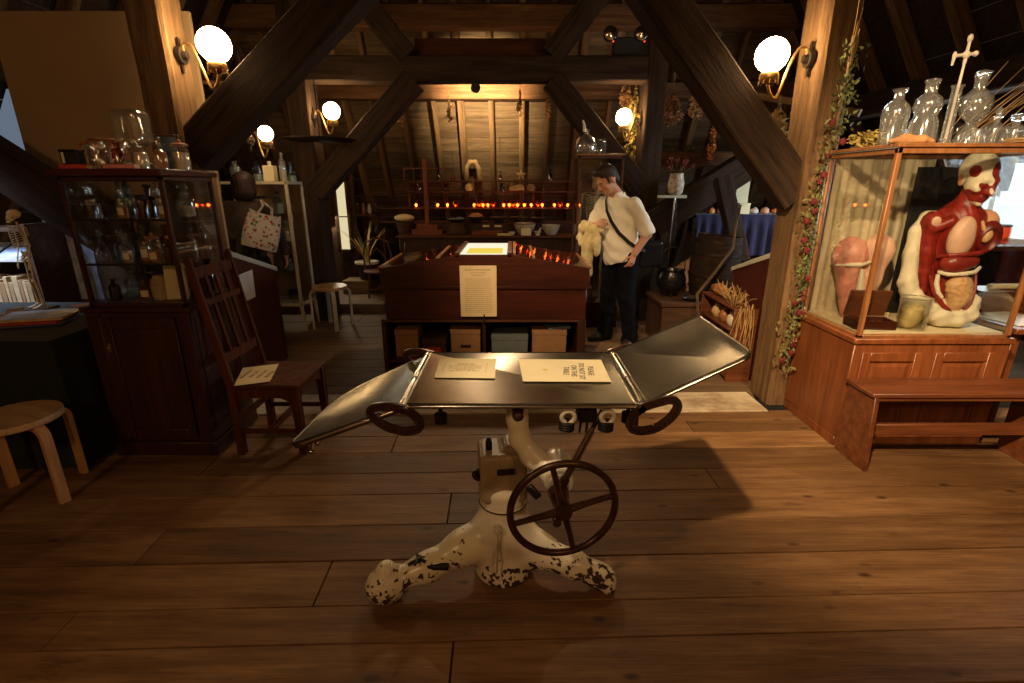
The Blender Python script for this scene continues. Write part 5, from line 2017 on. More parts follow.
# glass tops: two slopes, each with glazing rails
for sx, x_out, x_in, nm in ((-1, cx0, fx0 - .0, 'a'), (1, cx1, fx1 + .0, 'b')):
    m = MB()
    a = Vector((x_out, 0, ze + .004))
    b = Vector((x_in - sx * -.16, 0, zc_ - .031))
    c = Vector((x_in, 0, zc_ + .006))
    for p, q in ((a, b), (b, c)):
        m.add([(p.x, cy0 + .02, p.z), (q.x, cy0 + .02, q.z), (q.x, cy1 - .02, q.z), (p.x, cy1 - .02, p.z)], [(0, 1, 2, 3) if sx < 0 else (3, 2, 1, 0)])
    CS.part('glass_top', m, thin_glass('case_top_glass', (.9, .88, .8), .06, .42, .07), W=True, smooth=0)
    for p in (a, b, c):
        CS.part('glazing_rail', MB().box((p.x - .012, cy0 + .01, p.z - .012), (p.x + .012, cy1 - .01, p.z + .008), .003), M['frame'], W=True)
m = MB()
m.box((cx0 + .03, cy0 + .04, zm + .002), (cx1 - .03, cy1 - .04, zm + .012), 0)
CS.part('display_bed', m, M['tan'], W=True)
# lit tray in the middle
m = MB()
m.box((fx0 + .03, cy0 + .05, zc_ - .03), (fx1 - .06, cy1 - .06, zc_ + .003), .002)
CS.part('lit_tray', m, M['lightbox'], W=True)
m = MB()
m.box((fx0 + .08, cy0 + .07, zc_ + .004), (fx1 - .10, cy0 + .42, zc_ + .006), 0)
CS.part('lit_print', m, M['lightbox_y'], W=True)
for x in (fx0 + .01, fx1 - .04):
    CS.part('tray_rail', MB().box((x - .02, cy0 + .0, zc_ - .02), (x + .02, cy1, zc_ + .016), .003), M['mahog'], W=True)
# open shelf unit it stands on
bx0, bx1 = -1.115, .66
m = MB()
CS.part('base_side', MB().box((bx0 - .0, cy0 + .0, 0), (bx0 + .035, cy1 - .05, zl - .02), .003), M['mahog_v'], W=True)
CS.part('base_side', MB().box((bx1 - .10, cy0 + .0, 0), (bx1 - .03, cy1 - .05, zl), .003), M['mahog_v'], W=True)
CS.part('base_divider', MB().box((-.255, cy0 + .01, .10), (-.225, cy1 - .05, zl - .02), .003), M['mahog_v'], W=True)
CS.part('base_top', MB().box((bx0, cy0 - .005, zl - .02), (bx1 - .10, cy1 - .04, zl), .003), M['shelfwood'], W=True)
CS.part('base_shelf', MB().box((bx0 + .035, cy0 + .005, .075), (bx1 - .10, cy1 - .05, .10), .003), M['mahog'], W=True)
CS.part('base_back', MB().box((bx0 + .035, cy1 - .07, .10), (bx1 - .10, cy1 - .05, zl - .02), .001), M['black'], W=True)
BX = [(-.93, .20, .25, 'cardboard', 'tall brown box at the far end of the low shelf under the show case', None),
      (-.69, .21, .17, 'crate', 'low dark box with a red label under the show case', 'redlabel'),
      (-.41, .26, .255, 'cardboard', 'brown box with a dark hand slot under the show case', 'black'),
      (-.02, .32, .20, 'greybox', 'grey green box lying under the show case', None),
      (.33, .30, .25, 'cardboard', 'wide brown box beside the grey green box under the show case', None)]
for x, w, h, mt, lb, mark in BX:
    t = Thing('box', (x, cy0 + .24, .1005), lb, 'box', 'boxes on the shelf under the show case')
    t.part('body', MB().box((-w / 2, -.14, 0), (w / 2, .14, h - .05), .004), M[mt])
    t.part('lid', MB().box((-w / 2 - .004, -.144, h - .05), (w / 2 + .004, .144, h), .004), M[mt])
    if mark == 'redlabel':
        t.part('red_label', MB().box((-.06, -.147, .03), (.06, -.144, .09), 0), M['redlabel'])
    elif mark:
        t.part('hand_slot', MB().box((-.045, -.1475, .085), (.045, -.1415, .112), .002), M['black'])
m = MB()
m.cbox((.40, cy0 + .20, .1005 + .25 + .013), (.2, .2, .022), (0, 0, .2), .003)
solo('folder', m, plain('blue_grey_folder', (.16, .24, .36), .5), 'bluish folder lying on the wide brown box under the show case', 'folder')
# notice board hung on the front
a, b = at(461, 316.5, 4.085), at(496.5, 265.5, 4.085)
t = Thing('notice_board', ((a.x + b.x) / 2, 4.085, a.z), 'tall cream notice of small print on the front of the show case', 'notice')
t.part('sheet', MB().box((a.x, 4.078, a.z), (b.x, 4.086, b.z), .002), M['paper_tan'], W=True)
m = text_lines(MB(), 1, .22, .013, .007, 3, .1)
place(m, ((a.x + b.x) / 2, 4.0772, b.z - .035), (1, 0, 0), (0, 0, 1))
k = text_lines(MB(), 3, .14, .014, .0035, 4, .4)
place(k, ((a.x + b.x) / 2, 4.0772, b.z - .055), (1, 0, 0), (0, 0, 1))
m.add(k.v, k.f)
k = text_lines(MB(), 18, .235, .0165, .0035, 5, .12)
place(k, ((a.x + b.x) / 2, 4.0772, b.z - .11), (1, 0, 0), (0, 0, 1))
m.add(k.v, k.f)
t.part('print', m, M['ink_faint'], W=True)
t.part('support_rod', MB().cyl((-.235, 4.083, zl - .02), (-.235, 4.083, a.z + .02), .008, n=8), M['black'], W=True)

# ------------------------------------------------------------------ herb counter at the back
CT = Thing('counter', (-.35, 7.35, 0), 'dark panelled counter under the sloping roof at the back', 'counter')
kx0, kx1, ky0, ky1, kz = -1.60, 1.0, 6.98, 7.55, .90
CT.part('body', MB().box((kx0 + .03, ky0 + .05, 0), (kx1 - .03, ky1, kz - .035), .005), M['mahog_v'], W=True)
CT.part('counter_top', MB().box((kx0, ky0, kz - .035), (kx1, ky1, kz), .006), M['shelfwood'], W=True)
for i in range(5):
    xa = kx0 + .10 + i * .52
    m = MB()
    m.box((xa, ky0 + .035, .12), (xa + .44, ky0 + .05, kz - .10), .006)
    CT.part('panel', m, M['mahog_v'], W=True)
# raised tier and ledge of shelves behind
RK = Thing('shelf_rack', (-.35, 7.66, 0), 'long dark open shelf rack on the back counter carrying lit red jars', 'shelf')
rx0, rx1 = -1.95, 1.25
for z, d, nm in ((1.06, .28, 'tier'), (1.255, .20, 'ledge'), (1.485, .18, 'rail_shelf'), (1.63, .18, 'top_shelf')):
    RK.part('shelf', MB().box((rx0 + (.42 if z > 1.4 else 0), 7.62 - d / 2, z - .022), (rx1 - (.25 if z > 1.4 else 0), 7.645 if z > 1.4 else 7.62 + d / 2 - .06, z), .003), M['shelfwood'], W=True)
for x in (rx0, -1.53, -.55, .30, 1.0, rx1 - .03):
    RK.part('upright', MB().box((x, 7.648, 0.0), (x + .03, 7.68, 1.63 if -1.6 < x < 1.05 else 1.26), .003), M['shelfwood'], W=True)
m = MB()
m.box((kx0 + .1, 7.42, kz + .002), (kx1 - .1, 7.47, 1.035), .003)
RK.part('tier_front', m, M['mahog_v'], W=True)
# glowing red jars along the ledge
JX = [(-1.17, 0), (-.86, 0), (-.72, 0), (-.60, 1), (-.33, 0), (-.26, 1), (-.20, 0), (-.13, 0), (-.05, 1), (.10, 0), (.18, 0), (.24, 1), (.30, 0), (.40, 0), (.50, 0), (.60, 1), (.66, 0), (.84, 0), (.92, 1), (1.03, 0), (1.13, 1), (1.19, 0)]
JX = [x - .22 for x, _ in JX], [b for _, b in JX]
ordw = ['first', 'second', 'third', 'fourth', 'fifth', 'sixth', 'seventh', 'eighth', 'ninth', 'tenth', 'eleventh', 'twelfth', 'thirteenth', 'fourteenth', 'fifteenth', 'sixteenth', 'seventeenth', 'eighteenth', 'nineteenth', 'twentieth', 'twenty-first', 'twenty-second']


def red_jar(h, bright):
    t = Thing('red_jar', (0, 0, 0), 'x', 'jar')
    t.part('glass_body', MB().lathe([(.03, 0), (.034, .008), (.034, h * .75), (.022, h * .85), (.024, h)], n=14, caps=False), M['glass_r'])
    t.part('flame_bulb', MB().ball((0, 0, h * .36), .0165 if bright else .010, 10, (1, 1, 1.2)), M['bulb_warm'] if bright else M['bulb_red'])
    return t


pa, pb = None, None
for i, (x, k) in enumerate(zip(*JX)):
    lb = '%s glowing red jar, %s along the ledge from the tall red stand end' % ('small' if k else 'bright', ordw[i])
    loc = (x, 7.50 + .02 * ((i * 7) % 3 - 1), 1.256)
    src = pb if k else pa
    if src is None:
        src = red_jar(.085 if k else .10, not k)
        if k:
            pb = src
        else:
            pa = src
        src.o.location = loc
        src.o['label'] = lb
        src.o['group'] = 'glowing jars along the back ledge'
    else:
        copy_thing(src.o, loc, 0, lb, 'glowing jars along the back ledge')
# tall red stand like a pair of scales, and the thin frame beside it
c = at(428, 230, 7.15)
t = Thing('stand', (c.x, 7.12, kz + .001), 'tall reddish wooden post stand with stepped foot on the back counter', 'stand')
t.part('post', MB().box((-.028, -.02, .14), (.028, .02, 1.0), .004), M['redwood'])
t.part('foot', MB().box((-.21, -.07, 0), (.21, .07, .075), .005).box((-.14, -.05, .075), (.14, .05, .14), .005), M['redwood'])
t = Thing('rack', (-1.20, 7.40, 1.631), 'thin reddish wooden frame standing on the top shelf behind the tall post', 'frame')
c0, c1 = at(404, 175, 7.4).x, at(453, 175, 7.4).x
m = MB()
for x in (c0, c1):
    m.box((x - .009, 7.39, 1.631), (x + .009, 7.408, 1.80), .002)
m.box((c0, 7.39, 1.782), (c1, 7.408, 1.80), .002)
t.part('frame_bars', m, M['redwood'], W=True)
# bowls and bits on the tier and the counter
BW = [('bowl', -.42, 7.38, 1.061, .13, .075, 'darkpot', 'dark bowl with a cloth in it, first along the tier from the red post'),
      ('bowl', -.09, 7.38, 1.061, .12, .07, 'darkpot', 'dark bowl, second along the tier from the red post'),
      ('bowl', .20, 7.38, 1.061, .12, .07, 'darkpot', 'dark bowl, third along the tier from the red post'),
      ('bowl', .47, 7.38, 1.061, .12, .06, 'darkpot', 'dark bowl, fourth along the tier from the red post')]
BW = [(a, x - .1, y, z, r, h, m_, l) for a, x, y, z, r, h, m_, l in BW]
BW += [('mixing_bowl', at(551, 232, 7.12).x, 7.13, kz + .001, .125, .135, 'ceramic', 'large pale grey mixing bowl at the front of the back counter'),
       ('mixing_bowl', at(531, 228, 7.2).x - .09, 7.19, kz + .001, .155, .155, 'ceramic', 'wide pale bowl with brown rim behind the mixing bowl'),
       ('small_bowl', at(512, 233, 7.05).x, 7.06, kz + .001, .05, .045, 'whitejar', 'small white bowl beside the cream card on the back counter'),
       ('tray', at(457, 222, 7.2).x, 7.20, kz + .163, .15, .05, 'darkpot', 'shallow dark dish of bits beside the red post')]
for nm, x, y, z, r, h, mt, lb in BW:
    t = Thing(nm, (x, y, z), lb, 'bowl')
    t.part('body', MB().lathe([(.001, 0), (r * .5, 0), (r * .55, .006), (r * .85, h * .5), (r, h * .92), (r * 1.03, h), (r * .96, h), (r * .8, h * .5), (r * .5, .016), (.001, .012)], n=24, caps=False), M[mt])
    if 'behind the mixing' in lb:
        t.part('rim', MB().lathe([(r * 1.02, h * .94), (r * 1.06, h * .96), (r * 1.06, h * 1.03), (r * .95, h * 1.03)], n=24, caps=False), M['redwood'])
    if nm == 'tray':
        t.part('bits', MB().ball((-.06, 0, .045), .05, 10, (1, .7, .5)).ball((.04, .02, .05), .06, 10, (1, .8, .5)), plain('blue_bits', (.14, .18, .24), .6))
        t.part('foot', MB().lathe([(.15, -.16), (.16, -.14), (.10, -.02), (.09, 0)], n=18), M['crate'])
    if 'cloth' in lb:
        t.part('cloth', MB().ball((0, 0, h), r * .8, 12, (1, .8, .5)), M['sack'])
c = at(526, 229, 7.03)
for lb, u0, u1, v0, v1, mt in (('upright cream card on the back counter in front of the bowls', 521, 531, 225, 231.5, 'paper'),):
    a, b = at(u0, v1, 7.0), at(u1, v0, 7.0)
    solo('card', MB().box((a.x, 7.0, kz + .001), (b.x, 7.03, kz + .10), .002), M[mt], lb, 'card')
t = Thing('mortar', (at(537.5, 233, 7.04).x, 7.02, kz + .001), 'small white mortar with a pestle on the back counter', 'mortar')
t.part('body', MB().lathe([(.03, 0), (.035, .01), (.028, .02), (.05, .05), (.055, .06), (.045, .055), (.001, .03)]), M['whitejar'])
t.part('pestle', MB().cyl((0, 0, .04), (.05, -.01, .105), .008, .013), M['whitejar'])
for i, (u, lb) in enumerate(((486, 'pale flat label card on the tier front, nearer the red post'), (498, 'pale flat label card on the tier front, nearer the bowls'))):
    x = at(u, 222, 7.4).x
    solo('label_card', MB().box((x - .05, 7.41, .985), (x + .05, 7.417, 1.015), .001), M['paper'], lb, 'card')
x = at(488, 230, 7.15).x
solo('book', MB().box((x - .22, 7.04, kz + .001), (x + .20, 7.30, kz + .05), .004), M['redwood'], 'large reddish book lying flat on the back counter', 'book')
x = at(504, 233, 7.05).x
solo('leaflet', MB().box((x - .09, 6.995, kz + .001), (x + .10, 7.015, kz + .03), .002), M['paper_tan'], 'narrow tan leaflet standing at the front edge of the back counter', 'leaflet')
x = at(404, 215, 7.28).x
solo('cloth_bundle', MB().ball((x, 7.28, kz + .223), .12, 14, (1.2, .8, .45)), M['paper_tan'], 'crumpled pale paper bundle at the end of the back counter', 'paper')
t = Thing('basket', (x, 7.28, kz + .001), 'dark basket under the crumpled paper bundle', 'basket')
t.part('body', MB().lathe([(.09, 0), (.115, .12), (.12, .165), (.105, .165), (.08, .02)], n=20), M['crate'])
# curios on the two upper shelves
f = Field((-.16, -.08, -.02), (.16, .08, .34), .012)
f.chain([(-.085, 0, .02), (-.09, 0, .16), (-.04, 0, .25), (.04, 0, .25), (.09, 0, .15), (.10, 0, .02)], [.035, .032, .03, .03, .034, .04], .02)
t = Thing('jaw_bone', (at(473, 175, 7.6).x, 7.55, 1.634), 'pale arched jaw bone standing on the top shelf at the back', 'bone')
t.part('arch', f.mesh('arch'), M['bone_dark'])
t = Thing('gourd', (at(469, 187, 7.55).x, 7.545, 1.486), 'round yellowish gourd on the lower of the two upper shelves', 'gourd')
t.part('body', MB().lathe([(.001, 0), (.045, .008), (.058, .04), (.05, .08), (.03, .098), (.012, .105), (.001, .107)]), M['wax'])
t.part('stem', MB().cyl((0, 0, .10), (.005, 0, .115), .006, .004, 6), M['twig'])
t = Thing('gourd', (at(531, 186, 7.55).x, 7.545, 1.486), 'brown gourd near the end of the lower upper shelf', 'gourd')
t.part('body', MB().lathe([(.001, 0), (.05, .008), (.066, .04), (.055, .075), (.03, .095), (.001, .097)]), M['bone_dark'])
t.part('stem', MB().cyl((0, 0, .09), (.006, 0, .108), .006, .004, 6), M['twig'])
f = Field((-.16, -.09, -.02), (.16, .09, .16), .010)
f.chain([(-.10, 0, .03), (0, 0, .045), (.07, 0, .05)], [.028, .04, .036], .02).cap((.02, 0, .05), (.05, 0, .085), .018, .01).cap((.07, 0, .045), (.10, 0, .012), .018, .012)
t = Thing('animal_skull', (at(517, 187, 7.55).x, 7.535, 1.486), 'pale animal skull on the lower of the upper shelves', 'skull')
t.part('cranium', f.mesh('cranium'), M['bone'])
t = Thing('starfish', (at(521, 178, 7.55).x, 7.55, 1.631), 'little pale starfish shape standing on the top shelf', 'shell')
m = MB()
for k in range(5):
    an = PI / 2 + 2 * PI * k / 5
    m.tube([(0, 0, .075), (.075 * math.cos(an), 0, .075 + .075 * math.sin(an))], [.03, .006], 7)
t.part('arms', m, M['bone'])
smalls = [(413, 1.631, 'glass_b', 'tall', .15, .035), (418, 1.486, 'glass', 'round', .085, .04), (439, 1.631, 'glass_a', 'round', .12, .035), (446, 1.486, 'glass_a', 'jar', .085, .035), (453, 1.631, 'glass_r', 'round', .09, .03), (461, 1.486, 'glass_b', 'tall', .085, .025),
          (500, 1.631, 'glass_a', 'round', .10, .035), (502, 1.486, 'glass_d', 'jar', .085, .035), (508.5, 1.486, 'glass_a', 'tall', .085, .02), (544, 1.486, 'glass', 'round', .08, .03), (550, 1.631, 'glass_d', 'round', .13, .035)]
for i, (u, z, g, k, h, r) in enumerate(smalls):
    lv = 'top shelf' if z > 1.6 else 'lower upper shelf'
    bottle('small %s %s, %s one along the %s at the back' % ({'glass_b': 'bluish', 'glass': 'clear', 'glass_a': 'amber', 'glass_r': 'red', 'glass_d': 'dark'}[g], 'jar' if k == 'jar' else 'bottle', ordw[sum(1 for q in smalls[:i] if q[1] == z)], lv), (at(u, 185, 7.5).x, 7.53, z + .001), k, h, r, g, None, .4, 'disc', n=12, group='bottles on the back ' + lv)
low = [(338, 'tall', 'ceramic'), (349, 'round', 'darkpot'), (358, 'jar', 'jug_brown'), (368, 'round', 'ceramic'), (378, 'jar', 'darkpot')]
SH2 = Thing('wall_shelf', (-2.1, 7.48, 1.165), 'plain dark shelf of pots running on from the back rack to the narrow window', 'shelf')
SH2.part('board', MB().box((-2.36, 7.33, 1.14), (-1.96, 7.62, 1.17), .004), M['shelfwood'], W=True)
SH2.part('bracket', MB().box((-2.2, 7.58, 0), (-2.14, 7.62, 1.14), .003), M['shelfwood'], W=True)
for i, (u, k, mt) in enumerate(low):
    if i in (1, 2, 3, 4):
        x = -2.32 + .085 * i
        t = Thing('pot', (x, 7.45, 1.171), 'small %s pot, %s along the plain dark shelf by the narrow window' % ({'ceramic': 'pale', 'darkpot': 'dark', 'jug_brown': 'brown'}[mt], ordw[i - 1]), 'pot')
        t.part('body', MB().lathe([(.022, 0), (.028, .01), (.03, .08), (.018, .11), (.02, .13)]), M[mt])
        t.part('lid', MB().lathe([(.02, .13), (.022, .138), (.006, .145)]), M['cork'])

# bentwood chairs and potted plant in the far corner


def far_chair(x, y, rz, label):
    t = Thing('bentwood_chair', (x, y, 0), label, 'chair', None, rz)
    t.part('seat', MB().lathe([(.18, .44), (.20, .445), (.20, .465), (.18, .47), (.001, .468)], n=24), M['shelfwood'])
    for sx in (-1, 1):
        t.part('leg', MB().tube([(sx * .13, -.12, .44), (sx * .17, -.16, 0)], [.016, .012], 8), M['shelfwood'])
        t.part('leg', MB().tube([(sx * .13, .12, .44), (sx * .16, .17, 0)], [.016, .012], 8), M['shelfwood'])
    t.part('back_hoop', MB().tube([(.17, .12, .45), (.185, .17, .65), (.15, .20, .82), (0, .215, .88), (-.15, .20, .82), (-.185, .17, .65), (-.17, .12, .45)], .012, 8), M['shelfwood'])
    t.part('back_loop', MB().tube([(.10, .13, .46), (.11, .175, .62), (0, .195, .74), (-.11, .175, .62), (-.10, .13, .46)], .010, 8), M['shelfwood'])
    t.part('leg_ring', MB().tube([(.15 * math.cos(q), .15 * math.sin(q), .22) for q in [2 * PI * k / 20 for k in range(20)]], .008, 6, closed=True), M['shelfwood'])


far_chair(-1.80, 6.72, .3, 'dark bentwood chair with round seat by the end of the back counter')
p = at(366, 268, z=.10)
t = Thing('potted_plant', (at(367, 262, 7.0).x, 7.0, .30), 'spiky pale plant in a black pot with white rim under the narrow window', 'plant')
m = MB().lathe([(.10, 0), (.115, .02), (.15, .22), (.14, .22), (.10, .05)], n=20)
t.part('pot', m, M['darkpot'])
t.part('rim', MB().lathe([(.145, .215), (.165, .22), (.165, .25), (.145, .25), (.135, .23)], n=20), M['whitejar'])
t.part('soil', MB().lathe([(.136, .20), (.001, .215)], n=16), M['black'])
rnd = random.Random(3)
for k in range(16):
    an = rnd.uniform(0, 2 * PI)
    L = rnd.uniform(.25, .62)
    s = rnd.uniform(.08, .38)
    pts = [Vector((.03 * math.cos(an), .03 * math.sin(an), .2))]
    for j in range(1, 7):
        u = j / 6
        pts.append(Vector(((.03 + s * u * u) * math.cos(an), (.03 + s * u * u) * math.sin(an), .2 + L * u * (1 - .25 * u * s))))
    m = MB()
    W_ = [.010, .014, .015, .013, .010, .006, .001]
    d = Vector((-math.sin(an), math.cos(an), 0))
    vs, fs = [], []
    for q, w_ in zip(pts, W_):
        vs += [q - d * w_, q + d * w_ * .2 + Vector((0, 0, .004)), q + d * w_]
    for j in range(6):
        fs += [(3 * j, 3 * j + 1, 3 * j + 4, 3 * j + 3), (3 * j + 1, 3 * j + 2, 3 * j + 5, 3 * j + 4)]
    m.add(vs, fs)
    t.part('leaf', m, M['leaf_y'] if k % 3 else M['straw'])

# ------------------------------------------------------------------ white metal cabinet with glass shelves
WC_ = Thing('medicine_cabinet', (-2.72, 5.60, 0), 'cream painted metal cabinet with glass shelves behind the person with the tote bag', 'cabinet')
wx0, wx1, wy0, wy1, wz0, wz1 = -3.10, -2.32, 5.38, 5.79, .28, 1.60
for x in (wx0, wx1 - .03):
    for y in (wy0, wy1 - .03):
        WC_.part('corner_post', MB().box((x, y, wz0), (x + .03, y + .03, wz1), .004), M['white_metal'], W=True)
        sx = -1 if x == wx0 else 1
        WC_.part('leg', MB().bar((x + .015, y + .015, wz0), (x + .015 + sx * .02, y + .015, 0), .028, .028, (0, 1, 0), .003, .018, .018), M['white_metal'], W=True)
for z in (wz0, wz1 - .03):
    m = MB()
    for lo, hi in (((wx0, wy0), (wx1, wy0 + .03)), ((wx0, wy1 - .03), (wx1, wy1)), ((wx0, wy0 + .03), (wx0 + .03, wy1 - .03)), ((wx1 - .03, wy0 + .03), (wx1, wy1 - .03))):
        m.box((*lo, z), (*hi, z + .03), .003)
    WC_.part('rail_frame', m, M['white_metal'], W=True)
    WC_.part('glass_shelf', MB().box((wx0 + .03, wy0 + .03, z + .02), (wx1 - .03, wy1 - .03, z + .03), 0), M['pane'], W=True)
WC_.part('back_panel', MB().box((wx0 + .03, wy1 - .02, wz0 + .03), (wx1 - .03, wy1 - .012, wz1 - .03), 0), M['cardboard'], W=True)
WSZ = [wz0 + .031, .66, .98, 1.27]
for z in WSZ[1:]:
    WC_.part('glass_shelf', MB().box((wx0 + .02, wy0 + .02, z - .012), (wx1 - .02, wy1 - .025, z), .001), M['pane'], W=True)
WC_.part('glass_pane', MB().box((wx1 - .012, wy0 + .03, wz0 + .03), (wx1 - .008, wy1 - .03, wz1 - .03), 0), M['pane'], W=True, smooth=0)
WC_.part('glass_door', MB().box((wx0 + .03, wy0 + .006, wz0 + .03), (wx1 - .03, wy0 + .010, wz1 - .03), 0), M['pane'], W=True, smooth=0)
wz = wz1 + .001
for u, k, h, r, g, c, st, lb in ((236, 'carboy', .20, .055, 'glass_frost', 'whiteliq', None, 'frosted carboy nearest the dark haired head on the cream cabinet'),
                                 (258, 'carboy', .19, .058, 'glass_b', 'whiteliq', 'disc', 'broad clear bottle beside the cardboard box on the cream cabinet'),
                                 (283, 'round', .16, .042, 'glass_frost', None, None, 'small frosted bottle behind the tall bottle on the cream cabinet'),
                                 (286, 'tall', .28, .036, 'glass_frost', 'whiteliq', None, 'tall pale bottle on the cream cabinet'),
                                 (299, 'round', .15, .05, 'glass_b', 'whiteliq', 'ball', 'round clear bottle at the open end of the cream cabinet'),
                                 ):
    y = 5.49 if u not in (283, 258, 299) else 5.69
    x = min(at(u, 175, y).x, wx1 - .07)
    bottle(lb, (x, y, wz), k, h, r, g, c, .4, st, n=14, group='bottles on top of the cream cabinet')
t = Thing('box', (at(271, 178, 5.50).x, 5.50, wz), 'cream cardboard box with a cap between the bottles on the cream cabinet', 'box')
t.part('body', MB().box((-.055, -.05, 0), (.055, .05, .155), .004), M['paper'])
t.part('cap', MB().lathe([(.018, .155), (.02, .19), (.015, .20)]), M['whitejar'])
INW = [(1.27, -2.62, 'tall', .21, .05, 'glass_b', 'whiteliq', 'clear bluish jar on the top shelf inside the cream cabinet'), (1.27, -2.80, 'jar', .17, .06, 'glass_frost', 'whiteliq', 'frosted jar on the top shelf inside the cream cabinet'),
       (.98, -2.56, 'round', .20, .07, 'glass_frost', 'whiteliq', 'large pale bottle at the edge of the middle shelf in the cream cabinet'), (.98, -2.75, 'jar', .19, .06, 'glass_a', None, 'amber jar on the middle shelf in the cream cabinet'),
       (.66, -2.60, 'jar', .16, .06, 'glass_b', 'whiteliq', 'bluish jar on the lowest glass shelf in the cream cabinet'), (.331, -2.58, 'jar', .10, .05, 'glass_g', 'whiteliq', 'green jar on the floor of the cream cabinet')]
for z, x, k, h, r, g, c, lb in INW:
    bottle(lb, (x + .12, 5.52, z + .001), k, h, r, g, c, .5, 'disc' if k == 'round' else 'lid', n=14, group='jars inside the cream cabinet')
# hanging dish near the far post
t = Thing('hanging_dish', at(320, 140, 5.55), 'flat round dark dish hanging on a rod before the far post', 'dish')
t.part('dish', MB().lathe([(.001, -.012), (.20, -.006), (.36, .004), (.36, .010), (.20, .006), (.001, .0)], n=36), M['beam_dark'])
t.part('rod', MB().cyl((0, 0, .0), (0, 0, 1.30), .006, n=8).ball((0, 0, -.02), .014, 8), M['iron'])
# orange board standing behind the near post
a, b = at(193, 155, 4.4), at(208, 116, 4.4)
solo('panel', MB().box((a.x - .1, 4.4, a.z - .3), (b.x, 4.42, b.z), .003), wood('orange_panel', (.16, .05, .02), (.26, .09, .035), 2, 4, .6, .1, .2), 'small orange brown board standing on the red lectern behind the post', 'board')
# ------------------------------------------------------------------ people
def finger_chain(f, base, dirs, lens, r):
    p = Vector(base)
    rr = r
    for d, l in zip(dirs, lens):
        q = p + Vector(d).normalized() * l
        f.cap(p, q, rr, rr * .9, .003)
        p, rr = q, rr * .9


def add_hand(f, wrist, fwd, palm_n, side, curl=.5, s=1.0, spread=.5):
    """palm and five bent fingers: fwd along the hand, palm_n out of the palm, side = +1/-1 puts the thumb"""
    w = Vector(wrist)
    F_ = Vector(fwd).normalized()
    P_ = Vector(palm_n)
    P_ = (P_ - F_ * P_.dot(F_)).normalized()
    S = F_.cross(P_) * side
    k = s
    for o in (-.026, -.009, .009, .026):
        f.cap(w + S * o * .6 * k, w + F_ * .085 * k + S * o * k, .0135 * k, .0115 * k, .008)
    for i, (o, l) in enumerate(((-.029, .060), (-.010, .074), (.010, .080), (.029, .072))):
        b = w + F_ * .088 * k + S * o * k
        c = curl * (1.0 + .12 * (3 - i))
        a1, a2, a3 = c * .8, c * 1.9, c * 2.7
        dirs = [F_ * math.cos(a) + P_ * math.sin(a) + S * o * spread for a in (a1, a2, a3)]
        finger_chain(f, b, dirs, [l * .45 * k, l * .32 * k, l * .26 * k], .0088 * k)
    b = w + F_ * .03 * k + S * .028 * k
    dirs = [S * .8 + F_ * .75 + P_ * .25, S * .35 + F_ * .9 + P_ * (.35 + curl * .4), F_ * .9 + P_ * (.3 + curl * .6) - S * .1]
    finger_chain(f, b, dirs, [.042 * k, .032 * k, .026 * k], .0105 * k)


def add_head(f, c, R, s=1.0):
    """skull, jaw, brow, nose, lips, chin and ears; face looks along -y of R"""
    c = Vector(c)

    def q(x, y, z):
        return c + R @ (Vector((x, y, z)) * s)
    e = R.to_euler()
    f.ell(q(0, .018, .035), (.078 * s, .096 * s, .088 * s), e, .01)
    f.ell(q(0, -.030, -.020), (.062 * s, .066 * s, .080 * s), e, .02)
    f.ell(q(0, -.052, -.078), (.042 * s, .038 * s, .030 * s), e, .02)           # jaw
    f.ell(q(0, -.083, -.092), (.020 * s, .016 * s, .015 * s), e, .012)          # chin
    f.cap(q(-.034, -.080, .018), q(.034, -.080, .018), .013 * s, k=.012)         # brow
    f.cap(q(0, -.090, .010), q(0, -.116, -.028), .009 * s, .014 * s, .006)       # nose
    f.cap(q(-.012, -.100, -.031), q(.012, -.100, -.031), .010 * s, k=.006)
    f.cap(q(-.019, -.089, -.058), q(.019, -.089, -.058), .0085 * s, k=.005)      # upper lip
    f.cap(q(-.016, -.087, -.068), q(.016, -.087, -.068), .0085 * s, k=.005)
    for k in (-1, 1):
        f.ell(q(k * .032, -.094, .000), (.016 * s, .012 * s, .010 * s), e, .006, cut=True)
        f.ell(q(k * .031, -.080, -.001), (.0135 * s, .0135 * s, .0125 * s), e, .002)
        f.ell(q(k * .047, -.062, -.026), (.020 * s, .024 * s, .020 * s), e, .012)
        f.ell(q(k * .080, .012, -.008), (.010 * s, .020 * s, .032 * s), e, .004)
    return q


def rotz(a):
    return Matrix.Rotation(a, 3, 'Z')


# ---- the man with the jacket
MAN = Thing('person', (1.07, 4.93, 0), 'man in cream short sleeved shirt and dark jeans looking down, holding a jacket', 'person', rz=math.radians(-50))
HS = 1.0
hip, kn, an_ = .10, .12, .16
Rh = Matrix.Rotation(math.radians(-22), 3, 'Z') @ Matrix.Rotation(math.radians(30), 3, 'X')
HC = Vector((-.02, -.115, 1.615))
f = Field((-.42, -.46, -.02), (.42, .30, 1.82), .0065)
f.chain([(0, .0, .93), (0, .015, 1.08), (0, .015, 1.24), (0, .0, 1.36)], [.125, .115, .125, .115], .05)
f.cap((-.14, .0, 1.385), (.14, .0, 1.385), .05, k=.05)
f.chain([(0, -.005, 1.42), (0, -.035, 1.50), (-.01, -.075, 1.56)], [.065, .056, .056], .03)
qh = add_head(f, HC, Rh, 1.04)
for s, kf in ((1, -.02), (-1, .0)):
    f.chain([(s * .095, 0, .92), (s * kn, -.02 + kf, .50), (s * an_, .03, .09)], [.088, .058, .042], .04)
    f.chain([(s * an_, .04, .058), (s * (an_ + .012), -.06, .045)], [.032, .026], .02)
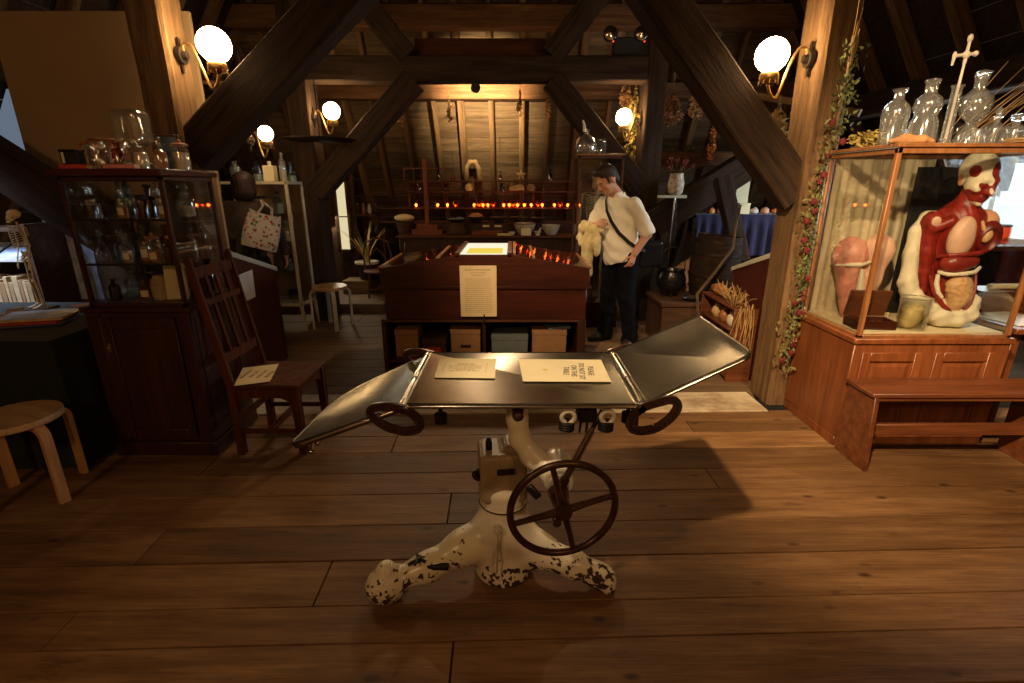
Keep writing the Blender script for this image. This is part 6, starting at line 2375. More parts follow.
# his left arm hangs with the hand at the pocket
LSH, LEL, LWR = Vector((.195, .01, 1.40)), Vector((.262, .075, 1.13)), Vector((.215, -.075, .945))
f.chain([LSH + Vector((-.025, 0, -.02)), LEL, LWR], [.044, .042, .030], .02)
add_hand(f, LWR, (-.10, -.30, -.95), (-1, .2, .0), -1, .45)
# his right forearm folds across the chest
RSH, REL, RWR = Vector((-.195, .0, 1.40)), Vector((-.255, -.10, 1.14)), Vector((-.075, -.275, 1.205))
f.chain([RSH + Vector((.025, 0, -.02)), REL, RWR], [.044, .043, .032], .02)
add_hand(f, RWR, (.9, -.18, .25), (.15, .7, -.6), 1, .75)
BODY = MAN.part('body', f.mesh('body', 1), M['skin'])
# eyes, brows
m = MB()
for k in (-1, 1):
    m.tube([qh(k * .016, -.0935, .0145), qh(k * .032, -.0955, .021), qh(k * .05, -.083, .016)], .0035, 6)
MAN.part('eyebrows', m, M['hair'], parent=BODY)
m = MB()
for k in (-1, 1):
    m.ball(qh(k * .031, -.0905, -.001), .0055, 8)
MAN.part('eyes', m, M['black'], parent=BODY)
# hair: short dark cap, a little longer on top
f = Field((-.16, -.28, 1.46), (.16, .10, 1.80), .0055)
e = Rh.to_euler()
f.ell(qh(0, .026, .050), (.087, .104, .090), e, .01)
f.ell(qh(0, -.052, .104), (.06, .045, .032), e, .02)
f.ell(qh(0, .07, -.01), (.062, .05, .06), e, .02)
for k in (-1, 1):
    f.cap(qh(k * .077, -.022, .03), qh(k * .076, -.026, -.008), .011, .008, .01)
nrm = Rh @ Vector((0, -1, 0))
up_ = Rh @ Vector((0, 0, 1))
f.ell(qh(0, -.085, .000), (.064, .06, .082), e, .004, cut=True)
f.ell(qh(0, -.05, -.09), (.1, .10, .07), e, .004, cut=True)
for k in (-1, 1):
    f.ell(qh(k * .092, .008, -.012), (.022, .026, .034), e, .004, cut=True)
f.warp(lambda x, y, z: .0022 * np.sin(x * 210 + z * 60) * np.sin(y * 170 + z * 90))
MAN.part('hair', f.mesh('hair', 0), M['hair'])
# shirt, worn loose over the belt
f = Field((-.42, -.36, .78), (.42, .32, 1.56), .007)
f.chain([(0, -.005, .90), (0, .0, 1.05), (0, .01, 1.22), (0, .0, 1.36)], [.165, .155, .155, .135], .06)
f.ell((0, -.055, .99), (.15, .13, .16), (0, 0, 0), .05)
f.cap((-.15, .0, 1.385), (.15, .0, 1.385), .070, k=.05)
f.chain([LSH + Vector((-.02, 0, 0)), LSH.lerp(LEL, .5), LSH.lerp(LEL, .92)], [.066, .068, .076], .025)
f.chain([RSH + Vector((.02, 0, 0)), RSH.lerp(REL, .5), RSH.lerp(REL, .95)], [.066, .068, .076], .025)
f.cap((0, -.005, 1.42), (0, -.03, 1.475), .078, .072, .02)
# open sleeve ends, hem and neck
f.ell(LSH.lerp(LEL, 1.12), (.062, .062, .062), k=.005, cut=True)
f.ell((-.0, -.085, 1.53), (.05, .09, .075), k=.005, cut=True)
f.keep(lambda x, y, z: (.845 + .035 * np.sin(x * 9) - .45 * np.maximum(-y - .02, 0) * .4) - z)
f.warp(lambda x, y, z: .005 * np.sin(z * 38 + x * 22 + 3 * np.sin(y * 14)) * np.sin(x * 26 - y * 20 + z * 7))
SHIRT = MAN.part('shirt', f.mesh('shirt', 1), M['shirt'])
m = MB()
cpts = [Vector((.076 * math.sin(a), -.018 - .075 * math.cos(a) * .9, 1.478 + .022 * math.cos(a + PI))) for a in [2 * PI * k / 24 for k in range(24)]]
for i in range(2, 23):
    pass
vs, fs = [], []
for p in cpts[1:24]:
    o = Vector((p.x, p.y + .018, 0)).normalized()
    vs += [p + Vector((0, 0, .012)), p + o * .012 - Vector((0, 0, .030)), p + o * .016 - Vector((0, 0, .028)), p + o * .005 + Vector((0, 0, .014))]
for i in range(22):
    for j in range(4):
        l = (j + 1) % 4
        fs.append((i * 4 + j, i * 4 + l, (i + 1) * 4 + l, (i + 1) * 4 + j))
m.add(vs, fs)
MAN.part('collar', m, M['shirt'], parent=SHIRT)
# jeans
f = Field((-.34, -.26, .02), (.34, .24, 1.02), .0075)
f.chain([(0, .0, .95), (0, .01, .90)], [.132, .135], .03)
f.ell((0, .05, .90), (.145, .10, .12), k=.04)
for s, kf in ((1, -.02), (-1, .0)):
    f.chain([(s * .09, .005, .90), (s * kn * .97, -.01 + kf, .52), (s * an_ * .98, .02, .20), (s * an_, .02, .06)], [.108, .083, .074, .082], .035)
f.keep(lambda x, y, z: .035 - z + 0 * x + 0 * y)
f.warp(lambda x, y, z: .004 * np.sin(z * 55 + 9 * np.sin(x * 11)) * np.exp(-((z - .12) / .22) ** 2) + .003 * np.sin(z * 40 + x * 30))
MAN.part('jeans', f.mesh('jeans', 1), M['jeans'])
for s in (1, -1):
    f = Field((-.10, -.22, -.01), (.10, .12, .14), .006)
    f.chain([(0, .055, .045), (0, -.05, .04), (.012 * s, -.145, .032)], [.046, .046, .038], .02)
    f.cap((0, .03, .06), (0, .03, .10), .044, .042, .02)
    f.keep(lambda x, y, z: .0 - z + 0 * x + 0 * y)
    me = f.mesh('shoe', 1)
    R = Matrix.Translation((s * (an_ + .005), .0, 0)) @ Matrix.Rotation(s * .28, 4, 'Z')
    me.transform(R)
    sh = MAN.part('shoe', me, M['shoe'])
    m = MB()
    P = [(-.040, .08), (-.045, .0), (-.042, -.09), (-.03, -.165), (.0, -.188), (.03, -.165), (.042, -.09), (.045, .0), (.040, .08), (0, .105)]
    m.prism(P, 0.001, .016, 'Z')
    m.v = [tuple(R @ Vector(p)) for p in m.v]
    MAN.part('sole', m, M['black'], parent=sh)
RM = Matrix.Translation(MAN.loc) @ Matrix.Rotation(math.radians(-50), 4, 'Z')


def ribbon(pts, w, th, nrm_from):
    m = MB()
    P = [Vector(p) for p in pts]
    vs, fs = [], []
    for i, p in enumerate(P):
        d = (P[min(i + 1, len(P) - 1)] - P[max(i - 1, 0)]).normalized()
        n = (p - Vector((nrm_from[0], nrm_from[1], p.z)))
        n = (n - d * n.dot(d)).normalized()
        s = d.cross(n)
        for a, b in ((-1, 0), (1, 0), (1, 1), (-1, 1)):
            vs.append(p + s * a * w / 2 + n * b * th)
    for i in range(len(P) - 1):
        for j in range(4):
            l = (j + 1) % 4
            fs.append((i * 4 + j, (i + 1) * 4 + j, (i + 1) * 4 + l, i * 4 + l))
    fs += [(0, 1, 2, 3), tuple(len(vs) - 4 + j for j in (3, 2, 1, 0))]
    return m.add(vs, fs)


# black shoulder bag slung across him
t = Thing('shoulder_bag', MAN.loc + Vector((0, 0, .80)), 'black shoulder bag slung across the man in the cream shirt', 'bag', rz=math.radians(-50))
dz = Vector((0, 0, -.80))
pts = [(-.10, .06, 1.49), (-.088, -.03, 1.497), (-.062, -.105, 1.44), (-.01, -.163, 1.34), (.05, -.180, 1.24), (.115, -.165, 1.14), (.172, -.095, 1.05), (.205, .0, .985), (.215, .09, .96)]
t.part('strap', ribbon([Vector(p) + dz for p in pts], .034, .004, (0, 0)), M['black'])
f = Field((-.02, -.02, -.02), (.38, .40, .36), .009)
f.box((.20, .19, .12), (.10, .26, .26), (0, 0, -.4), .03, .02)
t.part('bag_body', f.mesh('bag_body', 1), M['blackgloss'])
# folded jacket hanging from his right hand
f = Field((-.36, -.50, .60), (.16, -.10, 1.34), .0085)
f.chain([(.0, -.29, 1.17), (-.09, -.305, 1.175), (-.19, -.265, 1.18), (-.28, -.18, 1.15)], [.026, .042, .056, .052], .03)
f.chain([(-.25, -.20, 1.17), (-.275, -.23, 1.06), (-.23, -.28, 1.01)], [.055, .055, .036], .03)
f.chain([(-.11, -.32, 1.14), (-.125, -.325, 1.0), (-.16, -.315, .80), (-.175, -.30, .68)], [.045, .058, .056, .048], .03)
f.chain([(-.03, -.31, 1.13), (-.03, -.325, 1.05), (-.035, -.315, .95)], [.034, .042, .036], .02)
f.warp(lambda x, y, z: .009 * np.sin(x * 75 + 4 * np.sin(z * 9) + y * 25) + .004 * np.sin(z * 37 + x * 25))
t = Thing('jacket', MAN.loc + Vector((0, 0, .62)), 'beige jacket folded over the forearm of the man in the cream shirt', 'jacket', rz=math.radians(-50))
me = f.mesh('cloth', 1)
me.transform(Matrix.Translation((0, 0, -.62)))
t.part('cloth', me, M['jacket'])

# he leans a little forward from the hips
for root, oz in ((MAN.o, 0.0), (bpy.data.objects['shoulder_bag'], .80), (bpy.data.objects['jacket'], .62)):
    for ch in root.children_recursive:
        for v in ch.data.vertices:
            h = max(0.0, v.co.z + oz - .95)
            v.co.y -= h * .19
            v.co.z -= h * h * .03

# ---- the person with the tote bag, seen from behind
YAW = math.radians(192)
WO = Thing('person', (-2.58, 5.02, 0), 'person with dark bobbed hair and grey brown top seen from behind the lectern', 'person', rz=YAW)
f = Field((-.36, -.30, -.02), (.40, .24, 1.72), .008)
f.chain([(0, .0, .90), (0, .01, 1.05), (0, .01, 1.20), (0, .0, 1.32)], [.125, .10, .108, .10], .05)
f.cap((-.13, .0, 1.355), (.13, .0, 1.355), .05, k=.04)
f.chain([(0, -.0, 1.37), (0, -.015, 1.44), (0, -.03, 1.49)], [.055, .046, .046], .03)
qw = add_head(f, (0, -.04, 1.545), Matrix.Rotation(math.radians(12), 3, 'X'), .98)
for s in (1, -1):
    f.chain([(s * .085, 0, .88), (s * .085, -.02, .47), (s * .085, .02, .08)], [.088, .055, .038], .04)
    f.chain([(s * .085, .03, .05), (s * .088, -.07, .035)], [.030, .024], .02)
# her right arm hangs clear of the tote, the left is bent forward
RS, RE, RW_ = Vector((-.165, .0, 1.35)), Vector((-.265, .035, 1.09)), Vector((-.285, -.05, .875))
f.chain([RS, RE, RW_], [.045, .037, .027], .025)
add_hand(f, RW_, (-.03, -.12, -.98), (1, 0, 0), 1, .35, .92)
LS, LE, LW = Vector((.165, .0, 1.35)), Vector((.225, .0, 1.08)), Vector((.13, -.20, 1.05))
f.chain([LS, LE, LW], [.045, .037, .027], .025)
add_hand(f, LW, (-.7, -.7, .1), (0, .3, -1), -1, .5, .92)
B2 = WO.part('body', f.mesh('body', 1), M['skin'])
f = Field((-.18, -.22, 1.36), (.18, .16, 1.72), .007)
f.ell((0, .005, 1.585), (.108, .118, .108), k=.02)
f.ell((0, .035, 1.50), (.112, .095, .10), k=.03)
f.ell((0, -.13, 1.52), (.07, .09, .10), k=.004, cut=True)
f.keep(lambda x, y, z: 1.425 - z + .012 * np.sin(x * 60) + 0 * y)
f.warp(lambda x, y, z: .0012 * np.sin(x * 210 + y * 160 + 9 * z))
WO.part('hair', f.mesh('hair', 1), M['hair2'])
f = Field((-.36, -.24, .84), (.36, .24, 1.46), .008)
f.chain([(0, .0, .90), (0, .01, 1.05), (0, .01, 1.20), (0, .0, 1.31)], [.15, .128, .135, .122], .05)
f.cap((-.14, .0, 1.35), (.14, .0, 1.35), .066, k=.05)
f.chain([RS, RE, RE.lerp(RW_, .8)], [.062, .052, .044], .025)
f.chain([LS, LE, LE.lerp(LW, .7)], [.062, .052, .044], .025)
f.cap((0, .0, 1.38), (0, -.01, 1.42), .066, .06, .02)
f.warp(lambda x, y, z: .004 * np.sin(z * 40 + x * 20 + 3 * np.sin(y * 15)))
f.keep(lambda x, y, z: .88 - z + 0 * x + 0 * y)
WO.part('top', f.mesh('top', 1), M['greytop'])
f = Field((-.26, -.24, .08), (.26, .24, .98), .009)
f.chain([(0, .01, .93), (0, .01, .80), (0, .0, .30)], [.135, .155, .165], .04)
f.keep(lambda x, y, z: .30 - z + 0 * x + 0 * y)
f.warp(lambda x, y, z: .006 * np.sin(np.arctan2(y, x) * 11))
WO.part('skirt', f.mesh('skirt', 1), M['darkskirt'])
for s in (1, -1):
    f = Field((-.08, -.2, -.01), (.08, .11, .12), .007)
    f.chain([(0, .05, .04), (0, -.05, .036), (0, -.125, .028)], [.04, .04, .032], .02)
    f.keep(lambda x, y, z: 0 - z + 0 * x + 0 * y)
    me = f.mesh('shoe', 1)
    me.transform(Matrix.Translation((s * .088, 0, 0)))
    WO.part('shoe', me, M['shoe'])
# printed tote on the right shoulder
t = Thing('tote_bag', Vector((-2.58, 5.02, .90)), 'white tote bag printed with red and green motifs on the dark haired person', 'bag', rz=YAW)
R = Matrix.Translation((-.155, .205, .245)) @ Matrix.Scale(.84, 4) @ Matrix.Rotation(.08, 4, 'Z') @ Matrix.Rotation(-.30, 4, 'Y')


def tote(s, tt):
    # closed pouch: s round the mouth, tt from bottom to top
    a = 2 * PI * s
    w, d = .185 - .025 * tt, .055 - .018 * tt
    ca, sa = math.cos(a), math.sin(a)
    sg = lambda v: (abs(v) ** .55) * (1 if v > 0 else -1)
    bulge = 1 + .10 * math.sin(PI * tt)
    return R @ Vector((w * sg(ca) * bulge, d * sg(sa) * (1 + .5 * math.sin(PI * min(tt * 1.3, 1))) + .004 * math.sin(a * 5 + tt * 9), -.20 + .40 * tt + .012 * math.cos(a * 2) * tt))


m = MB()
m.sheet(tote, 48, 10)
bot = [tote(k / 48, 0) for k in range(48)]
m.add(bot, [tuple(range(47, -1, -1))])
t.part('pouch', m, M['floral'])
for y in (-.03, .03):
    m = MB()
    pts = [R @ Vector((-.07, y, .19)), R @ Vector((-.055, y * .8, .27)), Vector((-.148, .062, .522)), Vector((-.150, -.02, .527)), Vector((-.135, -.075, .47))]
    m.tube([pts[0], pts[1], pts[2]], .009, 6)
    m.tube([R @ Vector((.07, y, .19)), R @ Vector((.035, y * .8, .28)), pts[2]], .009, 6)
    t.part('handle', m, M['floral'])
# ------------------------------------------------------------------ glass case with the anatomical torso
DC = Thing('display_case', (2.45, 3.07, 0), 'tall glazed case with a panelled orange mahogany base holding the anatomical torso', 'display case')
dx0, dx1, dy0, dy1 = 2.005, 2.92, 2.775, 3.375
dzb, dzt = .70, 1.745
m = MB()
m.box((dx0, dy0, .06), (dx1, dy1, dzb - .03), .005)
m.box((dx0 - .0, dy0 + .01, 0), (dx1, dy1 - .01, .06), .004)
DC.part('base', m, M['teak'], W=True)
m = MB()
m.box((dx0 - .012, dy0 - .014, dzb - .03), (dx1 + .012, dy1, dzb + .006), .006)
DC.part('base_moulding', m, M['teak'], W=True)
for i in range(2):
    xa = dx0 + .05 + i * .43
    m = MB()
    w, za, zb2 = .36, .10, .62
    for lo, hi in (((xa, za), (xa + .05, zb2)), ((xa + w - .05, za), (xa + w, zb2)), ((xa + .05, za), (xa + w - .05, za + .06)), ((xa + .05, zb2 - .055), (xa + w - .05, zb2))):
        m.box((lo[0], dy0 - .014, lo[1]), (hi[0], dy0 + .004, hi[1]), .003)
    d = DC.part('door', m, M['teak'], W=True)
    # raised moulded panel
    vs, fs = [], []
    for ins, yy in ((.05, dy0 - .004), (.062, dy0 + .002), (.085, dy0 - .006)):
        vs += [(xa + ins, yy, za + ins + .01), (xa + w - ins, yy, za + ins + .01), (xa + w - ins, yy, zb2 - ins - .005), (xa + ins, yy, zb2 - ins - .005)]
    for r_ in range(2):
        for j in range(4):
            l = (j + 1) % 4
            fs.append((r_ * 4 + j, r_ * 4 + l, r_ * 4 + 4 + l, r_ * 4 + 4 + j))
    fs.append((8, 9, 10, 11))
    DC.part('door_panel', MB().add(vs, fs), M['teak'], parent=d, W=True, smooth=0)
# glazed hood: frame, panes, deck, back curtain
fw = .026
m = MB()
for x in (dx0 + .012, dx1 - .012 - fw):
    for y in (dy0 + .004, dy1 - fw):
        m.box((x, y, dzb), (x + fw, y + fw, dzt), .004)
for z in (dzb + .004, dzt - .03):
    for y in (dy0 + .004, dy1 - fw):
        m.box((dx0 + .012, y, z), (dx1 - .012, y + fw, z + (.02 if z < 1 else .03)), .003)
    for x in (dx0 + .012, dx1 - .012 - fw):
        m.box((x, dy0 + .004, z), (x + fw, dy1, z + (.02 if z < 1 else .03)), .003)
DC.part('hood_frame', m, M['frame'], W=True)
m = MB()
for lo, hi in (((dx0, dy0 - .008), (dx1, dy0 + .045)), ((dx0, dy1 - .045), (dx1, dy1 + .004)), ((dx0, dy0 + .045), (dx0 + .05, dy1 - .045)), ((dx1 - .05, dy0 + .045), (dx1, dy1 - .045))):
    m.box((*lo, dzt), (*hi, dzt + .02), .003)
DC.part('hood_top', m, M['frame'], W=True)
DC.part('top_pane', MB().box((dx0 + .05, dy0 + .045, dzt + .008), (dx1 - .05, dy1 - .045, dzt + .02), 0), M['pane'], W=True, smooth=0)
a = DC.part('steel_edge', MB().box((dx0 + .004, dy1 - .012, dzb + .01), (dx0 + .011, dy1 + .0, dzt), .001).box((dx0 + .003, dy0, dzt - .004), (dx0 + .011, dy1, dzt + .014), .001), plain('bluish_edge_strip', (.30, .38, .45), .4, .5), W=True)
for lo, hi in (((dx0 + .04, dy0 + .015, dzb + .02), (dx1 - .04, dy0 + .018, dzt - .03)), ((dx0 + .022, dy0 + .03, dzb + .02), (dx0 + .025, dy1 - .03, dzt - .03)), ((dx1 - .025, dy0 + .03, dzb + .02), (dx1 - .022, dy1 - .03, dzt - .03))):
    DC.part('glass_pane', MB().box(lo, hi, 0), M['pane'], W=True, smooth=0)
dk = dzb + .034
DC.part('deck', MB().box((dx0 + .04, dy0 + .03, dzb + .006), (dx1 - .04, dy1 - .03, dk), .002), M['deckcloth'], W=True)
m = MB()
m.sheet(lambda s, t: (dx0 + .045 + s * .62, dy1 - .040 + .007 * math.sin(s * 70 + 2 * math.sin(s * 11)) * (.5 + .5 * t), dk + .002 + (dzt - .035 - dk) * t), 90, 6, .002)
DC.part('back_curtain', m, M['drape'], W=True)
# black board propped behind the torso
t = Thing('board', (2.66, 3.27, dk + .0005), 'tall black board standing behind the anatomical torso in the glass case', 'board')
a, b = at(917, 178, 3.25), at(952, 300, 3.25)
t.part('panel', MB().box((2.525, 3.262, dk + .001), (2.875, 3.28, 1.665), .002), M['black'], W=True)

# ---- anatomical torso
TX, TY = 2.655, 3.03
TRS = Thing('anatomical_torso', (TX, TY, dk + .006), 'life size anatomical torso with flayed red muscles, open belly and white drape', 'anatomical model', rz=math.radians(-3))
TRS.o.scale = (.83, .92, 1.025)


def tf(lo, hi, h=.006):
    return Field(lo, hi, h)


TH = .985                                              # height of the bust
# core: trunk and neck in dark red muscle
f = tf((-.30, -.20, .02), (.30, .20, .90), .007)
f.chain([(0, .02, .10), (0, .02, .25), (0, .015, .40), (0, .01, .54), (0, .01, .62)], [.125, .112, .12, .128, .11], .05)
f.cap((-.10, .01, .60), (.10, .01, .60), .07, k=.05)
f.chain([(0, .0, .63), (0, -.015, .72), (.0, -.02, .76)], [.06, .05, .048], .03)
f.cap((-.085, -.0, .625), (-.03, -.02, .73), .022, .016, .01)
f.cap((.085, -.0, .625), (.03, -.02, .73), .022, .016, .01)
f.cap((-.018, -.05, .64), (-.03, -.045, .74), .014, .012, .008)
f.cap((.018, -.05, .64), (.03, -.045, .74), .014, .012, .008)
# flayed arm stump (viewer's side): deltoid and upper arm strips
f.ell((-.185, .01, .585), (.062, .066, .070), k=.02)
f.chain([(-.185, .01, .56), (-.178, .01, .42), (-.165, -.0, .30), (-.15, -.02, .20)], [.056, .050, .040, .026], .02)
f.cap((-.12, -.07, .60), (-.19, -.04, .56), .030, .026, .015)
f.warp(lambda x, y, z: .0016 * np.sin(x * 170 + z * 40) * np.sin(z * 28 + 2) )
TRS.part('muscle_body', f.mesh('muscle_body', 1), M['muscle'])
# shoulder cut face
m = MB()
m.lathe([(.026, 0), (.027, .004), (.018, .009), (.001, .010)], (0, 0, 0), 18, Matrix.Translation((-.205, -.052, .60)) @ Matrix.Rotation(PI / 2, 4, 'X') @ Matrix.Rotation(-.35, 4, 'Y'))
TRS.part('bone_end', m, M['organ_pink'])
# skin covered side: shoulder and breast flap
f = tf((.02, -.20, .42), (.32, .20, .75))
f.ell((.185, .01, .585), (.068, .072, .066), k=.02)
f.cap((.07, .01, .625), (.18, .01, .60), .056, .060, .03)
f.ell((.215, .0, .52), (.050, .055, .062), k=.03)
f.ell((.175, -.06, .52), (.060, .060, .075), k=.02)
TRS.part('skin_shoulder', f.mesh('skin_shoulder', 1), M['skin_model'])
f = tf((-.02, -.22, .36), (.24, -.02, .68))
f.ell((.115, -.115, .52), (.080, .050, .090), (0, .3, 0), .01)
f.ell((.105, -.155, .50), (.055, .035, .065), (0, .3, 0), .004, cut=True)
TRS.part('breast_shell', f.mesh('breast_shell', 1), M['muscle_dark'])
# lung, heart, ribs rim, liver, guts
f = tf((-.16, -.20, .34), (.08, -.02, .66))
f.ell((-.055, -.105, .505), (.084, .050, .112), (0, .10, 0), .01)
f.ell((-.035, -.10, .58), (.045, .04, .05), k=.03)
TRS.part('lung', f.mesh('lung', 1), M['organ_pink'])
f = tf((.0, -.22, .38), (.20, -.04, .64))
f.ell((.085, -.135, .525), (.030, .026, .040), (0, .5, 0), .01)
f.cap((.06, -.13, .56), (.045, -.12, .60), .014, .010, .01)
f.cap((.09, -.125, .555), (.12, -.11, .58), .011, .008, .01)
TRS.part('heart', f.mesh('heart', 1), M['organ_tan'])
f = tf((-.16, -.22, .26), (.18, -.02, .50))
f.ell((-.02, -.105, .375), (.125, .056, .052), (0, -.08, 0), .01)
f.ell((-.06, -.105, .365), (.075, .060, .06), k=.03)
TRS.part('liver', f.mesh('liver', 1), M['organ_brown'])
m = MB()
m.tube([(-.145, -.06, .40), (-.12, -.125, .415), (-.04, -.158, .425), (.05, -.158, .435), (.12, -.125, .445), (.15, -.08, .455)], [.010, .013, .013, .013, .012, .009], 8)
TRS.part('rib_margin', m, M['muscle'])
m = MB()
m.tube([(-.13, -.08, .315), (-.10, -.13, .308), (-.02, -.155, .315), (.06, -.148, .325), (.13, -.10, .345)], [.010, .012, .012, .012, .010], 8)
m.tube([(-.13, -.085, .30), (-.138, -.10, .25), (-.125, -.115, .20), (-.10, -.13, .17)], [.012, .015, .014, .011], 8)
TRS.part('bowel_loop', m, M['cream_plaster'])
f = tf((-.14, -.22, .06), (.16, -.02, .34))
f.ell((.01, -.115, .235), (.090, .050, .072), k=.01)
f.ell((.03, -.12, .175), (.075, .046, .062), k=.03)
f.ell((.0, -.115, .13), (.05, .045, .05), k=.03)
f.warp(lambda x, y, z: .0035 * np.sin(x * 95 + 3 * np.sin(z * 60)) * np.sin(z * 88 + 2 * np.sin(x * 50)))
TRS.part('intestines', f.mesh('intestines', 1), M['organ_tan'])
m = MB()
m.tube([(-.155, -.05, .29), (-.135, -.10, .20), (-.09, -.135, .13), (-.03, -.155, .085)], [.014, .016, .016, .012], 8)
m.tube([(.145, -.06, .31), (.135, -.10, .22), (.10, -.13, .14), (.05, -.15, .09)], [.012, .014, .014, .011], 8)
TRS.part('belly_edge', m, M['muscle'])
# flayed head with cream skull patches
Rt = Matrix.Rotation(math.radians(6), 3, 'Z') @ Matrix.Rotation(math.radians(20), 3, 'X')
TH_C = Vector((.012, -.035, .832))
f = tf((-.16, -.20, .68), (.18, .14, .99), .0055)
qt = add_head(f, TH_C, Rt, 1.16)
TRS.part('head', f.mesh('head', 1), M['cream_plaster'])
e = Rt.to_euler()


def patch(name, pts, mat, r=.03, grow=.0032):
    """muscle pad hugging the head surface"""
    g = tf((-.16, -.20, .68), (.18, .14, .99), .005)
    add_head(g, TH_C, Rt, 1.16)
    g.d -= grow
    k = tf((-.16, -.20, .68), (.18, .14, .99), .005)
    for p in pts:
        k.ell(qt(*p[:3]), (p[3], p[4], p[5]), e, .012)
    g.d = np.maximum(g.d, k.d)
    return TRS.part(name, g.mesh(name, 1), mat)


patch('temple_muscle', [(-.082, -.028, .045, .045, .036, .036)], M['muscle'])
patch('forehead_muscle', [(.030, -.075, .062, .055, .06, .050), (.040, -.09, .025, .036, .05, .032)], M['muscle'])
patch('face_muscle', [(-.045, -.06, -.060, .055, .06, .032), (.0, -.09, -.05, .065, .05, .042), (.03, -.10, -.005, .045, .05, .034), (-.034, -.09, -.006, .026, .045, .018)], M['muscle'])
patch('neck_muscle', [(-.058, .02, -.075, .035, .045, .04)], M['muscle_dark'])
m = MB()
m.ball(qt(-.086, .014, -.010), .024, 12, (.45, .8, 1.3))
TRS.part('ear', m, M['skin_model'])
# plaster drape over shoulder and round the hips
f = tf((-.34, -.24, -.01), (.30, .22, .66), .008)
f.chain([(-.085, .05, .635), (-.18, .07, .61), (-.25, .05, .53), (-.265, .025, .40), (-.258, .01, .24), (-.20, -.02, .10)], [.028, .036, .036, .040, .050, .06], .03)
f.chain([(-.20, .06, .45), (-.19, .05, .2)], [.05, .06], .04)
f.chain([(-.20, -.01, .14), (-.165, -.085, .10), (-.08, -.135, .055), (.02, -.155, .045), (.12, -.125, .075), (.175, -.06, .13)], [.062, .058, .046, .042, .045, .042], .03)
f.chain([(.175, -.06, .13), (.185, .02, .14), (.12, .09, .12), (0, .12, .10), (-.14, .09, .12)], [.045, .06, .06, .06, .06], .04)
f.cap((0, .0, .02), (0, .0, .06), .15, .145, .03)
f.keep(lambda x, y, z: 0.004 - z + 0 * x + 0 * y)
f.warp(lambda x, y, z: .0045 * np.sin(95 * (z - .4 * x + .25 * y) + 2 * np.sin(x * 17)) * np.exp(-((z - .1) / .14) ** 2) + .003 * np.sin(110 * y + 60 * x + 8 * z) * (z > .2))
TRS.part('drape', f.mesh('drape', 1), M['cream_plaster'])

# ---- pink flayed hip model
PX, PY = 2.215, 3.16
t = Thing('hip_model', (PX, PY, dk + .006), 'pink flayed model of hips and thigh on the deck by the side pane', 'anatomical model', rz=math.radians(-15))
f = tf((-.22, -.18, -.01), (.22, .16, .58), .007)
f.ell((-.07, 0, .40), (.100, .085, .11), k=.02)
f.chain([(-.075, .0, .38), (-.045, -.0, .20), (-.015, .0, .02)], [.092, .066, .050], .03)
f.warp(lambda x, y, z: .002 * np.sin(x * 90 + 12 * z) + .002 * np.sin(z * 30 + x * 40))
t.part('flayed_thigh', f.mesh('flayed_thigh', 1), M['pink_model'])
f = tf((-.20, -.18, -.01), (.22, .16, .60), .007)
f.ell((.075, .0, .43), (.085, .085, .10), k=.02)
f.chain([(.07, .0, .42), (.06, .0, .25), (.045, .0, .02)], [.080, .062, .048], .03)
t.part('pale_thigh', f.mesh('pale_thigh', 1), M['pink_pale'])
m = MB()
m.tube([(-.155, -.05, .335), (-.10, -.093, .345), (-.03, -.098, .350), (.02, -.088, .37)], [.006, .012, .012, .006], 8)
m.tube([(-.02, -.085, .32), (-.015, -.09, .2), (.0, -.075, .08)], [.012, .02, .012], 8)
t.part('tendon_band', m, M['cream_plaster'])

# ---- open wooden instrument box
OB = Thing('instrument_box', (2.165, 2.915, dk + .001), 'open reddish wooden instrument box at the front of the glass case', 'box', rz=math.radians(-6))
m = MB()
m.box((-.105, -.06, 0), (.105, .06, .012), .002)
for lo, hi in (((-.105, -.06, .012), (.105, -.052, .045)), ((-.105, .052, .012), (.105, .06, .045)), ((-.105, -.052, .012), (-.097, .052, .045)), ((.097, -.052, .012), (.105, .052, .045))):
    m.box(lo, hi, .001)
OB.part('tray', m, M['mahog'])
m = MB()
L = Matrix.Translation((0, .062, .045)) @ Matrix.Rotation(.22, 4, 'X')
m.box((-.105, .0, .002), (.105, .014, .15), .002, L)
lid = OB.part('lid', m, M['bench'])
m = MB()
m.box((-.012, -.0015, .07), (.012, .0005, .09), .001, L)
OB.part('lid_plate', m, M['brass'], parent=lid)
m = MB()
for i in range(5):
    m.cyl((-.08 + i * .035, -.03, .024), (-.07 + i * .035, .04, .024), .006, .004, 8)
OB.part('instruments', m, M['brass'])
OB.o.scale = (1.12,) * 3
gx = at(907, 318, 2.92).x
t = Thing('specimen_jar', (2.385, 2.875, dk + .001), 'open clear glass jar holding a lumpy cream specimen in the glass case', 'jar')
t.part('glass_body', MB().lathe([(.052, .001), (.055, .004), (.055, .135), (.058, .138), (.053, .138), (.052, .006)], n=28, caps=False), M['glass'])
t.part('rim', MB().tube([(.0555 * math.cos(q), .0555 * math.sin(q), .138) for q in [2 * PI * k / 28 for k in range(28)]], .0025, 6, closed=True), M['dome'])
f = tf((-.06, -.06, -.005), (.06, .06, .13), .005)
f.ell((-.005, 0, .055), (.038, .034, .046), k=.01).ell((.008, -.01, .09), (.026, .024, .02), k=.01).ell((-.015, .008, .025), (.034, .032, .022), k=.01).ell((.015, .01, .06), (.03, .03, .03), k=.01)
f.warp(lambda x, y, z: .0016 * np.sin(x * 160 + z * 90) * np.sin(z * 150))
f.keep(lambda x, y, z: .003 - z + 0 * x + 0 * y)
t.part('specimen', f.mesh('specimen', 1), M['wax'])
t.o.scale = (1.38,) * 3
